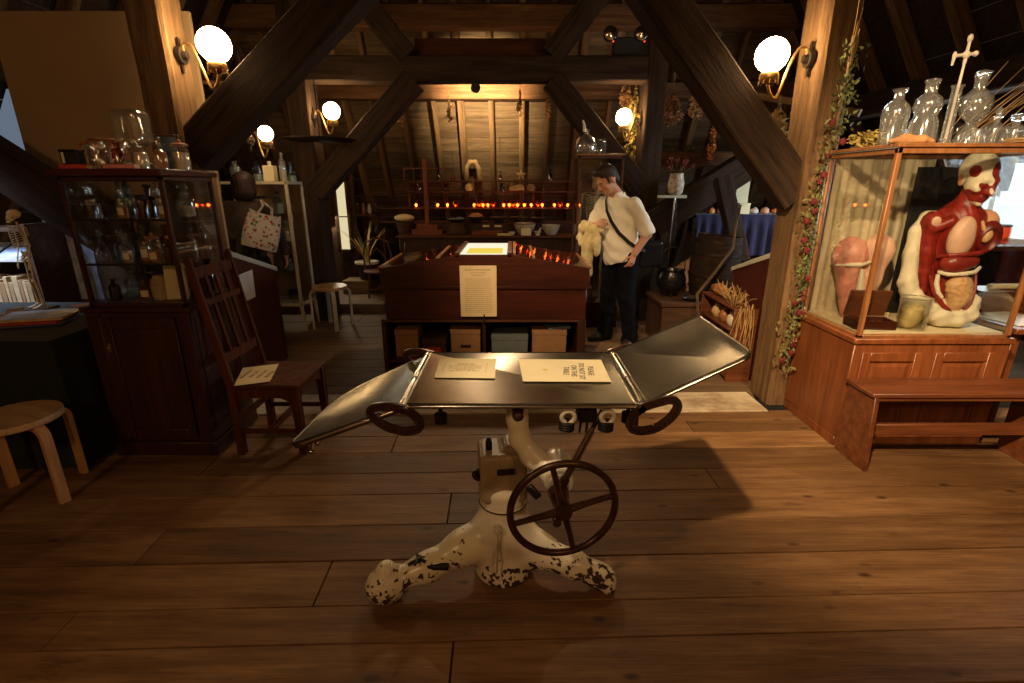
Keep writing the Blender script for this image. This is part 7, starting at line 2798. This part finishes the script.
t = Thing('card', (2.345, 3.04, dk + .001), 'small white card standing between the box and the glass jar', 'card')
t.part('sheet', MB().box((-.022, -.004, 0), (.022, .004, .06), .001), M['paper'])

# ---- what stands on top of the glass case
zc3 = dzt + .0205


def topx(u, y):
    return at(u, 140, y).x


bottle('shouldered clear bottle, first of those on the glass case counted from the post', (topx(892, 3.05) - .01, 3.05, zc3), 'carboy', .30, .068, 'glass_frost', None, 0, None, n=24, group='chemist glass on top of the torso case')
t = Thing('bottle', (topx(920, 2.98), 2.98, zc3), 'tall clear bottle with a bulging shoulder beside the crossed glass rod', 'bottle', 'chemist glass on top of the torso case')
t.part('glass_body', MB().lathe([(.066, 0), (.072, .006), (.066, .12), (.052, .155), (.056, .165), (.068, .20), (.060, .24), (.034, .262), (.030, .27), (.030, .315), (.038, .325), (.036, .335)], n=24, caps=False), M['glass_frost'])
t.part('foot', MB().lathe([(.066, .0), (.07, .004), (.001, .006)], n=24, caps=False), M['glass'])
t = Thing('glass_cylinder', (topx(946, 2.88) - .005, 2.88, zc3), 'slim glass cylinder holding a clear rod topped with a cross', 'cylinder', 'chemist glass on top of the torso case')
t.part('glass_body', MB().lathe([(.038, 0), (.04, .008), (.024, .016), (.023, .27), (.030, .285), (.028, .29)], n=20, caps=False), M['glass_frost'])
m = MB()
m.cyl((0, 0, .03), (.004, 0, .40), .007, .006, 8)
m.ball((.005, 0, .505), .017, 10, (.8, .6, 1.2))
m.cyl((.004, 0, .39), (.005, 0, .50), .008, .007, 8)
m.cyl((-.055, 0, .425), (.05, 0, .435), .008, .008, 8)
m.ball((-.055, 0, .425), .014, 8, (.8, .6, 1.5))
m.ball((.05, 0, .435), .014, 8)
m.ball((.004, 0, .43), .02, 10, (1, .6, 1))
m.cyl((-.055, 0, .425), (-.058, 0, .38), .008, .005, 8)
t.part('cross_rod', m, M['ceramic'])
t = Thing('retort', (topx(968, 2.95) - .008, 2.95, zc3), 'large glass vessel with a round bulb on a flared foot on the glass case', 'retort', 'chemist glass on top of the torso case')
t.part('glass_body', MB().lathe([(.055, 0), (.062, .008), (.056, .05), (.03, .095), (.022, .11), (.028, .125), (.06, .155), (.075, .20), (.068, .24), (.04, .272), (.026, .285), (.030, .33), (.036, .345), (.034, .36)], n=26, caps=False), M['glass_frost'])
t.part('lip', MB().tube([(-.03, 0, .355), (.0, 0, .366), (.05, 0, .368)], [.012, .012, .004], 8), M['glass_frost'])
for u, y, k, h, r, g, st, lb in ((992, 3.09, 'round', .17, .046, 'glass_frost', 'ball', 'small stoppered bottle beside the bulbous vessel on the glass case'),
                                 (955, 3.10, 'jar', .13, .05, 'glass', None, 'squat clear jar behind the bulbous vessel on the glass case'),
                                 (1012, 2.90, 'round', .13, .05, 'glass_frost', 'disc', 'squat stoppered bottle under the dried stems on the glass case'),
                                 (976, 2.845, 'jar', .075, .034, 'glass_frost', None, 'little glass jar at the front edge of the case top'),
                                 ):
    x = topx(u, y)
    if x > dx1 - r:
        x = dx1 - r - .002
    bottle(lb, (x, y, zc3), k, h, r, g, None, 0, st, n=20, group='chemist glass on top of the torso case')
# flat dried husk, hops and stems
f = tf((-.14, -.07, -.01), (.14, .07, .06), .006)
f.chain([(-.11, 0, .012), (-.03, .01, .022), (.05, -.005, .020), (.11, .0, .012)], [.014, .024, .022, .010], .02)
f.warp(lambda x, y, z: .002 * np.sin(x * 50 + y * 70))
t = Thing('dried_husk', (topx(912, 2.82), 2.82, zc3), 'flat brown dried husk lying along the front edge of the case top', 'dried plant')
t.part('husk', f.mesh('husk', 1), M['dry'])


def leaf_cloud(n, rad, size, seed, flat=1.0, shape=None):
    """a tuft of small folded leaves"""
    rnd = random.Random(seed)
    m = MB()
    for _ in range(n):
        while True:
            p = Vector((rnd.uniform(-1, 1), rnd.uniform(-1, 1), rnd.uniform(-1, 1)))
            if p.length < 1:
                break
        p = Vector((p.x * rad[0], p.y * rad[1], p.z * rad[2]))
        if shape:
            p = Vector(shape(p, rnd))
        s = size * rnd.uniform(.6, 1.3)
        E_ = Euler((rnd.uniform(-1.2, 1.2), rnd.uniform(-1.2, 1.2), rnd.uniform(0, 6.28))).to_matrix()
        pts = [(-.0, -.5, 0), (.28, -.1, .12), (0, .55, 0), (-.28, -.1, .12), (0, -.1, -.02)]
        m.add([p + E_ @ (Vector(q) * s) for q in pts], [(0, 1, 4), (1, 2, 4), (2, 3, 4), (3, 0, 4)])
    return m


t = Thing('hop_bunch', (topx(866, 3.14) + .08, 3.24, zc3), 'bunch of dry greenish hops on the case corner beside the garland', 'dried plant')
t.part('hops', leaf_cloud(170, (.12, .09, .05), .034, 5).add([], []), M['leaf_y'])
t.o.location.z += .055
t.part('stems', MB().tube([(-.10, 0, -.045), (0, .01, -.035), (.11, -.01, -.045)], .004, 6).tube([(-.05, .05, -.05), (.02, .0, -.02), (.08, .05, -.05)], .003, 6), M['twig'])
rnd = random.Random(11)
t = Thing('dried_flower_spray', (2.80, 3.24, zc3), 'spray of long dried stems with seed heads leaning over the case top', 'dried plant')
for k in range(13):
    a = Vector((rnd.uniform(-.22, .02), rnd.uniform(-.06, .06), .012 + .01 * rnd.random()))
    L_ = rnd.uniform(.40, .75)
    d = Vector((rnd.uniform(.35, .9), rnd.uniform(-.35, .05), rnd.uniform(.35, .9))).normalized()
    b = a + d * L_
    m = MB()
    m.tube([a, a.lerp(b, .5) + Vector((0, 0, .02)), b], [.0030, .0026, .0018], 6)
    if k % 3 == 0:
        m.ball(b, .017, 8)
    t.part('stem', m, M['drystem'])
t = Thing('hay', (2.62, 2.86, zc3), 'loose dry hay lying between the bottles on the case top', 'dried plant')
m = MB()
for k in range(70):
    a = Vector((rnd.uniform(-.05, .22), rnd.uniform(-.05, -.025), .004 + .02 * rnd.random()))
    an = rnd.uniform(-.2, .2)
    m.tube([a, a + Vector((.10 * math.cos(an), .10 * math.sin(an), rnd.uniform(0, .012)))], .0014, 4)
t.part('straws', m, M['straw'])
t.o['kind'] = 'stuff'

# ------------------------------------------------------------------ bench in front of the case
BN = Thing('bench', (2.58, 2.63, 0), 'plain reddish wooden bench before the panelled base of the torso case', 'bench')
nx0, nx1, ny0, ny1, nz = 1.985, 3.10, 2.515, 2.755, .465
BN.part('seat', MB().box((nx0 - .005, ny0, nz - .026), (nx1 + .02, ny1, nz), .005), M['bench'], W=True)
for x, s in ((nx0 + .012, -1), (nx1 - .10, 1)):
    m = MB()
    P = [(ny0 + .004, nz - .026), (ny1 - .004, nz - .026), (ny1 - .0, .0), (ny0 - .03, .0)]
    m.prism(P, x, x + .026, 'X', .003)
    BN.part('end_panel', m, M['bench'], W=True)
BN.part('stretcher', MB().box((nx0 + .038, ny0 + .09, .165), (nx1 - .10, ny0 + .12, .235), .004), M['bench'], W=True)
BN.part('apron', MB().box((nx0 + .038, ny0 + .012, nz - .05), (nx1 - .10, ny0 + .030, nz - .026), .003), M['bench'], W=True)
# low table with papers beyond the case
t = Thing('side_table', (3.55, 3.35, 0), 'brown wooden table with pale papers just beyond the torso case', 'table')
t.part('table_top', MB().box((3.02, 2.86, .70), (4.1, 3.65, .735), .004), M['teak'], W=True)
for x in (3.07, 4.02):
    for y in (2.92, 3.56):
        t.part('leg', MB().box((x, y, 0), (x + .05, y + .05, .70), .003), M['teak'], W=True)
m = MB()
m.cbox((3.22, 3.10, .7395), (.34, .30, .007), (0, 0, .2), .001)
solo('sheet', m, M['paper_white'], 'large pale sheet lying on the brown table beyond the torso case', 'paper')
t = Thing('box', (3.42, 3.40, .7355), 'reddish wooden box with a pale rolled paper on it beyond the torso case', 'box')
t.part('body', MB().box((-.24, -.10, 0), (.24, .10, .12), .004), M['bench'])
t.part('lid', MB().box((-.245, -.105, .12), (.245, .105, .14), .003), M['bench'])
t = Thing('paper_roll', (3.38, 3.36, .876 + .02), 'pale paper roll on the reddish wooden box', 'paper')
t.part('roll', MB().cyl((-.12, 0, 0), (.12, .01, 0), .02, .02, 14), M['paper'])
# dark cupboard under the bright window with bottles on its top
t = Thing('cupboard', (3.95, 4.6, 0), 'dark cupboard under the bright window beyond the torso', 'cupboard')
t.part('body', MB().box((3.72, 4.0, 0), (4.2, 5.2, 1.06), .005), M['blackgloss'], W=True)
t.part('cupboard_top', MB().box((3.68, 3.96, 1.06), (4.22, 5.24, 1.10), .004), M['crate'], W=True)
for i, (y, z, g, k, h, r, d) in enumerate(((4.22, 1.101, 'glass_r', 'jar', .14, .05, 'red jar'), (4.42, 1.101, 'glass_a', 'tall', .20, .045, 'amber bottle'), (4.60, 1.101, 'glass_g', 'round', .17, .06, 'green bottle'), (4.80, 1.101, 'glass_a', 'jar', .15, .05, 'amber jar'))):
    bottle('%s standing on the dark cupboard against the bright window' % d, (4.08, y, z), k, h, r, g, None, 0, 'disc' if k != 'jar' else 'lid', n=14, group='coloured glass at the bright window')
t = Thing('coloured_glass', (4.24, 4.48, 1.74), 'yellow coloured glass strip hanging in the top of the bright window', 'glass strip')
t.part('strip', MB().box((-.004, -.04, 0), (.004, .03, .16), 0), thin_glass('yellow_glass', (1.0, .8, .05), .02, .2, .1, (1.0, .7, .02), .5))
t = Thing('stone', (3.85, 4.42, 1.101), 'rounded dark stone lying on the dark cupboard under the bright window', 'stone')
f = tf((-.16, -.12, -.01), (.16, .12, .16), .012)
f.ell((0, 0, .06), (.13, .09, .07), k=.01)
f.keep(lambda x, y, z: 0 - z + 0 * x + 0 * y)
t.part('body', f.mesh('body', 1), M['crate'])

# ------------------------------------------------------------------ rose garland on the post
GA = Thing('garland', (2.0, 3.34, .05), 'garland of green leaves and dark red roses hanging down the oak post', 'garland')
rnd = random.Random(21)


def gpt(u):
    """centre line of the garland down the post's near face"""
    z = .32 + (2.35 - .32) * u
    return Vector((1.925 + .085 * u + .012 * math.sin(u * 9), 3.335 + .01 * math.sin(u * 14), z))


m = MB()
m.tube([gpt(k / 30) for k in range(31)], .007, 6)
GA.part('stem', m, M['twig'], W=True)
for seg in range(4):
    m = MB()
    for k in range(170):
        u = (seg + rnd.random()) / 4
        p = gpt(u) + Vector((rnd.gauss(0, .042), -abs(rnd.gauss(0, .028)), rnd.gauss(0, .03)))
        p.x = min(p.x, 1.965 if p.z < 1.80 else 9)
        s = rnd.uniform(.024, .046)
        E_ = Euler((rnd.uniform(.3, 1.6), rnd.uniform(-.9, .9), rnd.uniform(0, 6.28))).to_matrix()
        pts = [(0, -.5, 0), (.27, -.1, .1), (0, .55, 0), (-.27, -.1, .1), (0, -.1, -.02)]
        m.add([p + E_ @ (Vector(q) * s) for q in pts], [(0, 1, 4), (1, 2, 4), (2, 3, 4), (3, 0, 4)])
    GA.part('leaves', m, M['leaf'] if seg % 2 else M['leaf_o'], W=True)
roses = [.03, .06, .085, .10, .20, .235, .25, .27, .32, .41, .44, .50, .53, .56, .62, .64, .70, .735, .79]
proto = None
for i, u in enumerate(roses):
    p = gpt(u) + Vector((rnd.uniform(-.055, .05), -.03 - rnd.random() * .015, 0))
    p.x = min(p.x, 1.96 if p.z < 1.80 else 9)
    if proto is None:
        m = MB()
        m.ball((0, 0, 0), .017, 10, (1, .9, .95))
        for k in range(5):
            an = 2 * PI * k / 5
            m.ball((.010 * math.cos(an), -.004, .010 * math.sin(an)), .0115, 8, (1, .8, 1))
        proto = m
    k = MB()
    k.v = [tuple(Vector(q) * rnd.uniform(.95, 1.2) + p) for q in proto.v]
    k.f = list(proto.f)
    GA.part('rose', k, M['rose'], W=True)
m = MB()
for k in range(14):
    u = .80 + .2 * rnd.random()
    p = gpt(min(u, 1))
    m.tube([p, p + Vector((rnd.uniform(-.02, .05), -.01, rnd.uniform(.10, .30)))], .0028, 5)
GA.part('dry_stalks', m, M['straw'], W=True)

# ------------------------------------------------------------------ specimen rack and straw by the lectern on this side
SR = Thing('specimen_rack', (1.87, 4.15, 0), 'low wooden rack of little pots in front of the lectern by the garlanded post', 'rack')
qx0, qx1, qy0, qy1, qz = 1.765, 1.96, 3.84, 4.55, .62
for y in (qy0, qy1 - .02):
    SR.part('end_panel', MB().box((qx0, y, 0), (qx1, y + .02, qz), .003), M['bench'], W=True)
for i, z in enumerate((.05, .25, .44, qz)):
    SR.part('shelf', MB().box((qx0, qy0 + .02, z - .018), (qx1 - .008, qy1 - .02, z), .003), M['bench'], W=True)
SR.part('back_panel', MB().box((qx1 - .008, qy0 + .02, .03), (qx1, qy1 - .02, qz - .02), .001), M['bench'], W=True)
lv = {0: 'bottom', 1: 'middle', 2: 'upper'}
k = 0
for i, z in enumerate((.0505, .2505, .4405)):
    for j in range(3):
        y = 4.02 + .16 * j + .03 * (i % 2)
        t = Thing('little_pot', (1.84, y, z), '%s rounded pot on the %s shelf of the low rack, %s from the post' % (('brown', 'pale', 'grey')[(i + j) % 3], lv[i], ('first', 'second', 'third')[j]), 'pot', 'little pots in the low rack')
        t.part('body', MB().lathe([(.03, 0), (.045, .02), (.052, .05), (.04, .085), (.024, .095), (.026, .11)], n=16), M[('jug_brown', 'bone', 'ceramic')[(i + j) % 3]])
        t.part('lid', MB().lathe([(.027, .11), (.029, .116), (.006, .124)], n=14), M['cork'])
        k += 1
t = Thing('straw_bundle', (1.84, 3.95, qz + .001), 'loose bundle of dry straw hanging over the end of the low rack', 'straw')
m = MB()
for k in range(60):
    a = Vector((rnd.uniform(-.06, .04), rnd.uniform(-.12, .25), rnd.uniform(.0, .06)))
    b = a + Vector((rnd.uniform(-.06, .06), rnd.uniform(-.10, .10), rnd.uniform(.02, .11)))
    m.tube([a, a.lerp(b, .5) + Vector((0, 0, .012)), b], .0026, 4)
for k in range(16):
    a = Vector((rnd.uniform(-.05, .06), -.135 - rnd.random() * .03, rnd.uniform(.0, .05)))
    b = a + Vector((rnd.uniform(-.07, .03), rnd.uniform(-.03, .0), -rnd.uniform(.15, .50)))
    m.tube([a, a.lerp(b, .3) + Vector((rnd.uniform(-.03, .03), -.02, 0)), b], .0026, 4)
t.part('straws', m, M['straw'])
t.o['kind'] = 'stuff'
t = Thing('wooden_shoe', (1.86, 4.40, qz + .001), 'carved brown wooden shoe shape on top of the low rack', 'carving')
f = tf((-.07, -.16, -.01), (.07, .16, .12), .007)
f.chain([(0, -.11, .035), (0, .0, .05), (0, .10, .045)], [.035, .05, .038], .02)
f.keep(lambda x, y, z: 0 - z + 0 * x + 0 * y)
t.part('body', f.mesh('body', 1), M['jug_brown'])

# ------------------------------------------------------------------ dark corner beyond: indigo cloth, barrel, cauldron, chest
t = Thing('table', (2.75, 6.1, 0), 'long table under an indigo cloth in the dark corner beyond the man', 'table')
ix0, ix1, iy0, iy1, iz = 2.12, 3.35, 5.86, 6.3, 1.24
t.part('table_top', MB().box((ix0, iy0, iz - .04), (ix1, iy1, iz), .004), M['crate'], W=True)
for x in (ix0 + .03, ix1 - .09):
    for y in (iy0 + .04, iy1 - .09):
        t.part('leg', MB().box((x, y, 0), (x + .05, y + .05, iz - .04), .003), M['crate'], W=True)
m = MB()
m.sheet(lambda s, tt: (ix0 - .02 + s * (ix1 - ix0 + .04), iy0 - .012 - .018 * (1 + math.sin(s * 75 + math.sin(s * 17))) * min(1, tt * 3), iz + .004 - .46 * tt), 80, 8, .003)
m.box((ix0 - .02, iy0 - .012, iz + .001), (ix1 + .02, iy1, iz + .006), .001)
solo('tablecloth', m, M['purple'], 'deep indigo cloth hanging from the long table in the dark corner', 'tablecloth')
rnd = random.Random(8)
for i in range(7):
    x = 2.30 + i * .125
    t = Thing('trinket', (x, 5.95, iz + .0065), '%s little bundle in the row on the indigo cloth, %s from the man' % (('orange', 'pale', 'reddish')[i % 3], ordw[i]), 'bundle', 'bundles on the indigo cloth')
    f = tf((-.06, -.06, -.01), (.06, .06, .09), .012)
    f.ell((0, 0, .03), (.05, .045, .035 + .01 * (i % 2)), k=.01)
    f.ell((.01, 0, .055), (.025, .02, .02), k=.01)
    t.part('body', f.mesh('body', 1), M[('orange', 'paper_white', 'skin_model')[i % 3]])
    t.part('tie', MB().tube([(.03 * math.cos(q), .03 * math.sin(q), .055) for q in [2 * PI * k / 12 for k in range(12)]], .005, 5, closed=True), M['redlabel'])
a, b = at(733, 218, 5.6), at(747, 177, 5.6)
t = Thing('sheet', (b.x - .08, 6.2, iz + .0065), 'tall white card standing at the end of the indigo cloth', 'paper')
t.part('card', MB().box((at(735, 200, 6.2).x, 6.19, iz + .0065), (at(747.5, 200, 6.2).x, 6.2, 1.70), .002), M['paper'], W=True)
t = Thing('box', (at(742, 215, 5.95).x, 5.95, iz + .0065), 'small cream box before the tall white card on the indigo cloth', 'box')
t.part('body', MB().box((-.06, -.05, 0), (.06, .05, .10), .004), M['paper'])
t.part('lid', MB().box((-.063, -.053, .10), (.063, .053, .12), .003), M['paper'])
# sack under the cloth
f = tf((-.32, -.2, -.01), (.32, .2, .62), .014)
f.ell((0, 0, .22), (.26, .12, .24), k=.03).ell((.08, 0, .42), (.14, .10, .12), k=.05)
f.keep(lambda x, y, z: 0 - z + 0 * x + 0 * y)
f.warp(lambda x, y, z: .012 * np.sin(x * 22 + z * 12) * np.sin(z * 17 + 2))
t = Thing('sack', (2.06, 5.68, .30), 'bulging tan sack below the indigo cloth', 'sack')
t.part('body', f.mesh('body', 1), M['sack'])
t.part('tie', MB().tube([(.08 + .12 * math.cos(q), .10 * math.sin(q), .47) for q in [2 * PI * k / 16 for k in range(16)]], .008, 6, closed=True), M['twig'])
t = Thing('bench_box', (2.10, 5.68, 0), 'low dark plank box under the tan sack', 'box')
t.part('body', MB().box((-.32, -.13, 0), (.30, .16, .28), .006), M['crate'])
t.part('lid', MB().box((-.33, -.14, .28), (.31, .17, .299), .004), M['crate'])
# dark tilted barrel
t = Thing('barrel', (2.05, 5.10, .461), 'dark tilted wooden barrel on the low chest in front of the indigo cloth', 'barrel')
Rb = Matrix.Translation((0, 0, .02)) @ Matrix.Rotation(.08, 4, 'Y')
t.part('staves', MB().lathe([(.20, .0), (.235, .16), (.245, .30), (.235, .44), (.21, .60), (.19, .60), (.19, .55), (.001, .55)], n=28, M=Rb), M['beam_dark'])
for z, r in ((.08, .223), (.20, .243), (.42, .24), (.54, .224)):
    t.part('hoop', MB().lathe([(r, z - .012), (r + .005, z - .012), (r + .005, z + .012), (r, z + .012)], n=28, M=Rb, caps=False), M['iron'])
t.part('bright_rim', MB().tube([Rb @ Vector((.20 * math.cos(q), .20 * math.sin(q), .605)) for q in [PI * .6 + PI * .7 * k / 10 for k in range(11)]], .007, 6), M['chrome'])
# curved timber prop and rope-like branch
timber('timber_prop', at(722, 178, 5.5), at(741, 262, 5.2), .16, .13, BH, 'dark crooked timber prop under the low brace', 'prop', up=(0, 1, 0), seed=31)
t = Thing('branch', (1.86, 4.72, 0), 'crooked thin branch leaning across the dark barrel', 'branch')
m = MB()
m.tube([(1.86, 4.70, 0.005), at(697, 294, 4.70), at(715, 272, 4.70), at(733, 248, 4.72), at(736, 225, 4.75), at(741, 205, 4.78)], [.016, .014, .013, .012, .010, .008], 7)
t.part('wood', m, M['twig'], W=True)
# chest with black cauldron and iron pole
t = Thing('chest', (1.98, 5.05, 0), 'low dark wooden chest with metal pans on it behind the man', 'chest')
t.part('body', MB().box((-.50, -.28, 0), (.30, .28, .42), .006), M['crate'])
t.part('lid', MB().box((-.52, -.30, .42), (.32, .30, .46), .005), M['crate'])
t.part('bands', MB().box((-.505, -.285, .10), (.305, -.278, .13), .001), M['iron'])
t = Thing('cauldron', (1.64, 5.10, .461), 'black iron cauldron on the low dark chest behind the man', 'pot')
t.part('body', MB().lathe([(.06, .03), (.10, .05), (.145, .12), (.15, .18), (.13, .24), (.125, .26), (.14, .275), (.125, .275), (.11, .24), (.12, .12), (.001, .06)], n=26), M['blackgloss'])
for k in range(3):
    an = 2 * PI * k / 3 + .4
    t.part('foot', MB().cyl((.08 * math.cos(an), .08 * math.sin(an), .06), (.09 * math.cos(an), .09 * math.sin(an), 0), .015, .012, 8), M['blackgloss'])
t.part('bail', MB().tube([(-.13, 0, .25), (-.13, 0, .40), (-.06, 0, .50), (.06, 0, .50), (.13, 0, .40), (.13, 0, .25)], .006, 6), M['iron'])
t = Thing('pan', (1.80, 4.87, .461), 'wide shallow dark metal pan on the low dark chest', 'pan')
t.part('body', MB().lathe([(.10, 0), (.13, .05), (.14, .055), (.12, .05), (.09, .008), (.001, .006)], n=26), M['iron'])
t.o.scale = (.75,) * 3
t.part('handle', MB().tube([(-.12, -.05, .05), (-.17, -.08, .06), (-.16, -.10, .06), (-.11, -.08, .05)], .006, 6), M['iron'])
a, b = Vector((1.70, 5.47, 0)), at(676, 198, 5.5)
t = Thing('scale_pole', (a.x, 5.47, .0), 'thin steel pole with a pale flat arm at its top behind the man', 'pole')
t.part('pole', MB().cyl((a.x, 5.47, 0.02), (b.x - .02, 5.48, b.z), .011, n=10), M['chrome'], W=True)
t.part('arm', MB().box((b.x - .20, 5.45, b.z), (b.x + .10, 5.51, b.z + .03), .004), M['pale_edge'], W=True)
t.part('cord', MB().tube([Vector((b.x, 5.48, b.z)), Vector((b.x + .02, 5.46, 1.0)), Vector((b.x + .05, 5.45, .80))], .004, 6), M['iron'], W=True)
t.part('foot_plate', MB().lathe([(.09, 0), (.09, .012), (.02, .02)], (a.x, 5.47, 0), 18), M['iron'], W=True)
# flowers in a pale jar on the pole arm
p = Vector((b.x - .02, 5.48, b.z + .031))
t = Thing('flower_pot', p, 'pale patterned jar of small red flowers on the pole arm', 'plant')
t.part('jar', MB().lathe([(.05, 0), (.075, .03), (.085, .12), (.065, .20), (.07, .215), (.06, .215), (.055, .16)], n=20), plain('mottled_jar', (.42, .36, .28), .5, var=.6, scale=26))
m = MB()
rnd = random.Random(14)
for k in range(9):
    e_ = Vector((rnd.uniform(-.12, .16), rnd.uniform(-.05, .05), rnd.uniform(.26, .36)))
    m.tube([(0, 0, .18), e_ * .6 + Vector((0, 0, .06)), e_], .003, 5)
t.part('stalks', m, M['twig'])
rnd = random.Random(14)
for k in range(9):
    e_ = Vector((rnd.uniform(-.12, .16), rnd.uniform(-.05, .05), rnd.uniform(.26, .36)))
    t.part('flower', MB().ball(e_, .020, 8).ball(e_ + Vector((.014, -.008, .01)), .014, 8), M['rose'])

# ------------------------------------------------------------------ skeleton in a tall glass case behind the man
SK = Thing('skeleton_case', (.93, 5.75, 0), 'tall narrow glass case with a brown skeleton behind the man', 'display case')
kx0, kx1, ky0, ky1, kz = .70, 1.18, 5.55, 5.95, 1.86
m = MB()
for x in (kx0, kx1 - .025):
    for y in (ky0, ky1 - .025):
        m.box((x, y, .25), (x + .025, y + .025, kz), .003)
for z in (.25, kz - .03):
    for y in (ky0, ky1 - .025):
        m.box((kx0, y, z), (kx1, y + .025, z + .03), .003)
    for x in (kx0, kx1 - .025):
        m.box((x, ky0, z), (x + .025, ky1, z + .03), .003)
SK.part('case_frame', m, M['shelfwood'], W=True)
SK.part('plinth', MB().box((kx0 - .02, ky0 - .02, 0), (kx1 + .02, ky1 + .02, .25), .005), M['mahog_v'], W=True)
SK.part('case_top', MB().box((kx0 - .01, ky0 - .01, kz), (kx1 + .01, ky1 + .01, kz + .018), .003), M['frame'], W=True)
for lo, hi in (((kx0 + .02, ky0 + .01, .28), (kx1 - .02, ky0 + .013, kz - .03)), ((kx0 + .010, ky0 + .02, .28), (kx0 + .013, ky1 - .02, kz - .03)), ((kx1 - .013, ky0 + .02, .28), (kx1 - .010, ky1 - .02, kz - .03))):
    SK.part('glass_pane', MB().box(lo, hi, 0), M['pane'], W=True, smooth=0)
t = Thing('skeleton', (.945, 5.76, .251), 'brown human skeleton standing in the tall glass case behind the man', 'skeleton')
skeleton(t, (.945, 5.76, .252), 1.46, -.35, M['bone'])
t.part('support_rod', MB().cyl((.945, 5.82, .251), (.945, 5.795, 1.15), .008, n=8), M['iron'], W=True)
t = Thing('flask', (at(585, 148, 5.72).x + .01, 5.72, kz + .0185), 'round glass flask with a white spout on the tall skeleton case', 'flask')
t.part('glass_body', MB().lathe([(.07, 0), (.10, .02), (.115, .08), (.10, .15), (.05, .19), (.03, .21), (.03, .25)], n=24, caps=False), M['glass_frost'])
t.part('spout', MB().tube([(-.02, 0, .23), (-.03, 0, .30), (-.045, 0, .34)], [.02, .014, .008], 8), M['whitejar'])
bottle('squat glass jar behind the round flask on the tall skeleton case', (at(600, 150, 5.82).x, 5.82, kz + .0185), 'jar', .16, .07, 'glass_frost', None, 0, None, n=18)

# ------------------------------------------------------------------ dried herbs hung from the timbers


def herb_bunch(loc, rad, n, size, mat, label, seed, stems=True, cord=.12, kind=None):
    t = Thing('herb_bunch', loc, label, 'dried herbs', 'dried herb bunches')
    t.part('leaves', leaf_cloud(n, rad, size, seed, shape=lambda p, r: (p.x * (.55 + .45 * (rad[2] - p.z) / (2 * rad[2])), p.y, p.z - rad[2])), mat)
    m = MB()
    rr = random.Random(seed)
    for k in range(9):
        m.tube([(rr.uniform(-.012, .012), 0, .06), (rr.uniform(-.5, .5) * rad[0], rr.uniform(-.4, .4) * rad[1], -rad[2] * rr.uniform(.5, 1.6))], .003, 5)
    t.part('stems', m, M['twig'])
    t.part('cord', MB().tube([(0, 0, .03), (0, 0, .06 + cord)], .003, 5).tube([(.014 * math.cos(q), .014 * math.sin(q), .035) for q in [2 * PI * k / 10 for k in range(10)]], .004, 5, closed=True), M['straw'])
    return t


p = at(636, 92, 6.2)
herb_bunch(p, (.12, .10, .46), 420, .055, M['leaf_y'], 'long yellowish herb bunch hanging by the globe lamp behind the man', 1, cord=.05)
herb_bunch(at(627, 82, 6.45), (.10, .10, .18), 160, .05, M['dry'], 'reddish brown herb bunch tucked behind the yellowish one', 2, cord=.05)
herb_bunch(at(673, 96, 6.15), (.15, .10, .16), 240, .055, M['dry'], 'brown dried herb bunch nearest the far post under the purlin', 3, cord=.35)
herb_bunch(at(700, 90, 5.95), (.15, .10, .15), 220, .055, M['dry'], 'wide brown dried herb bunch beside the near brace', 4, cord=.35)
herb_bunch(at(714, 124, 5.9), (.05, .05, .20), 70, .05, M['orange'], 'thin orange dried bunch hanging over the indigo cloth', 5, cord=.3)
herb_bunch(at(779, 108, 5.0), (.12, .08, .25), 200, .10, M['straw'], 'pale straw coloured bunch hanging between brace and garlanded post', 6, cord=.05)
for i, (u, v, s) in enumerate(((666, 152, .07), (690, 150, .06))):
    p = at(u, v, 6.27)
    t = Thing('plant', (p.x, 6.30, 1.941), 'small green sprig lying on the low horizontal timber, %s one from the far post' % ordw[i], 'plant', 'sprigs on the low timber')
    t.part('leaves', leaf_cloud(60, (s * 1.3, .05, s * .6), .04, 30 + i), M['leaf'])
    t.o.location.z += s * .6
    t.part('stem', MB().tube([(-s, 0, -s * .55), (s, 0, -s * .5)], .004, 5), M['twig'])
for i, (u, v) in enumerate(((449, 101), (400, 105), (548, 98), (520, 96))):
    herb_bunch(at(u, v, 6.62), (.045, .04, .12), 46, .05, M['dry'], 'small dark dried sprig under the spot lit purlin, %s' % ('above the tall red post', 'beside the far brace over the window', 'beside the far brace over the bowls', 'over the glowing jars')[i], 60 + i, cord=.05)
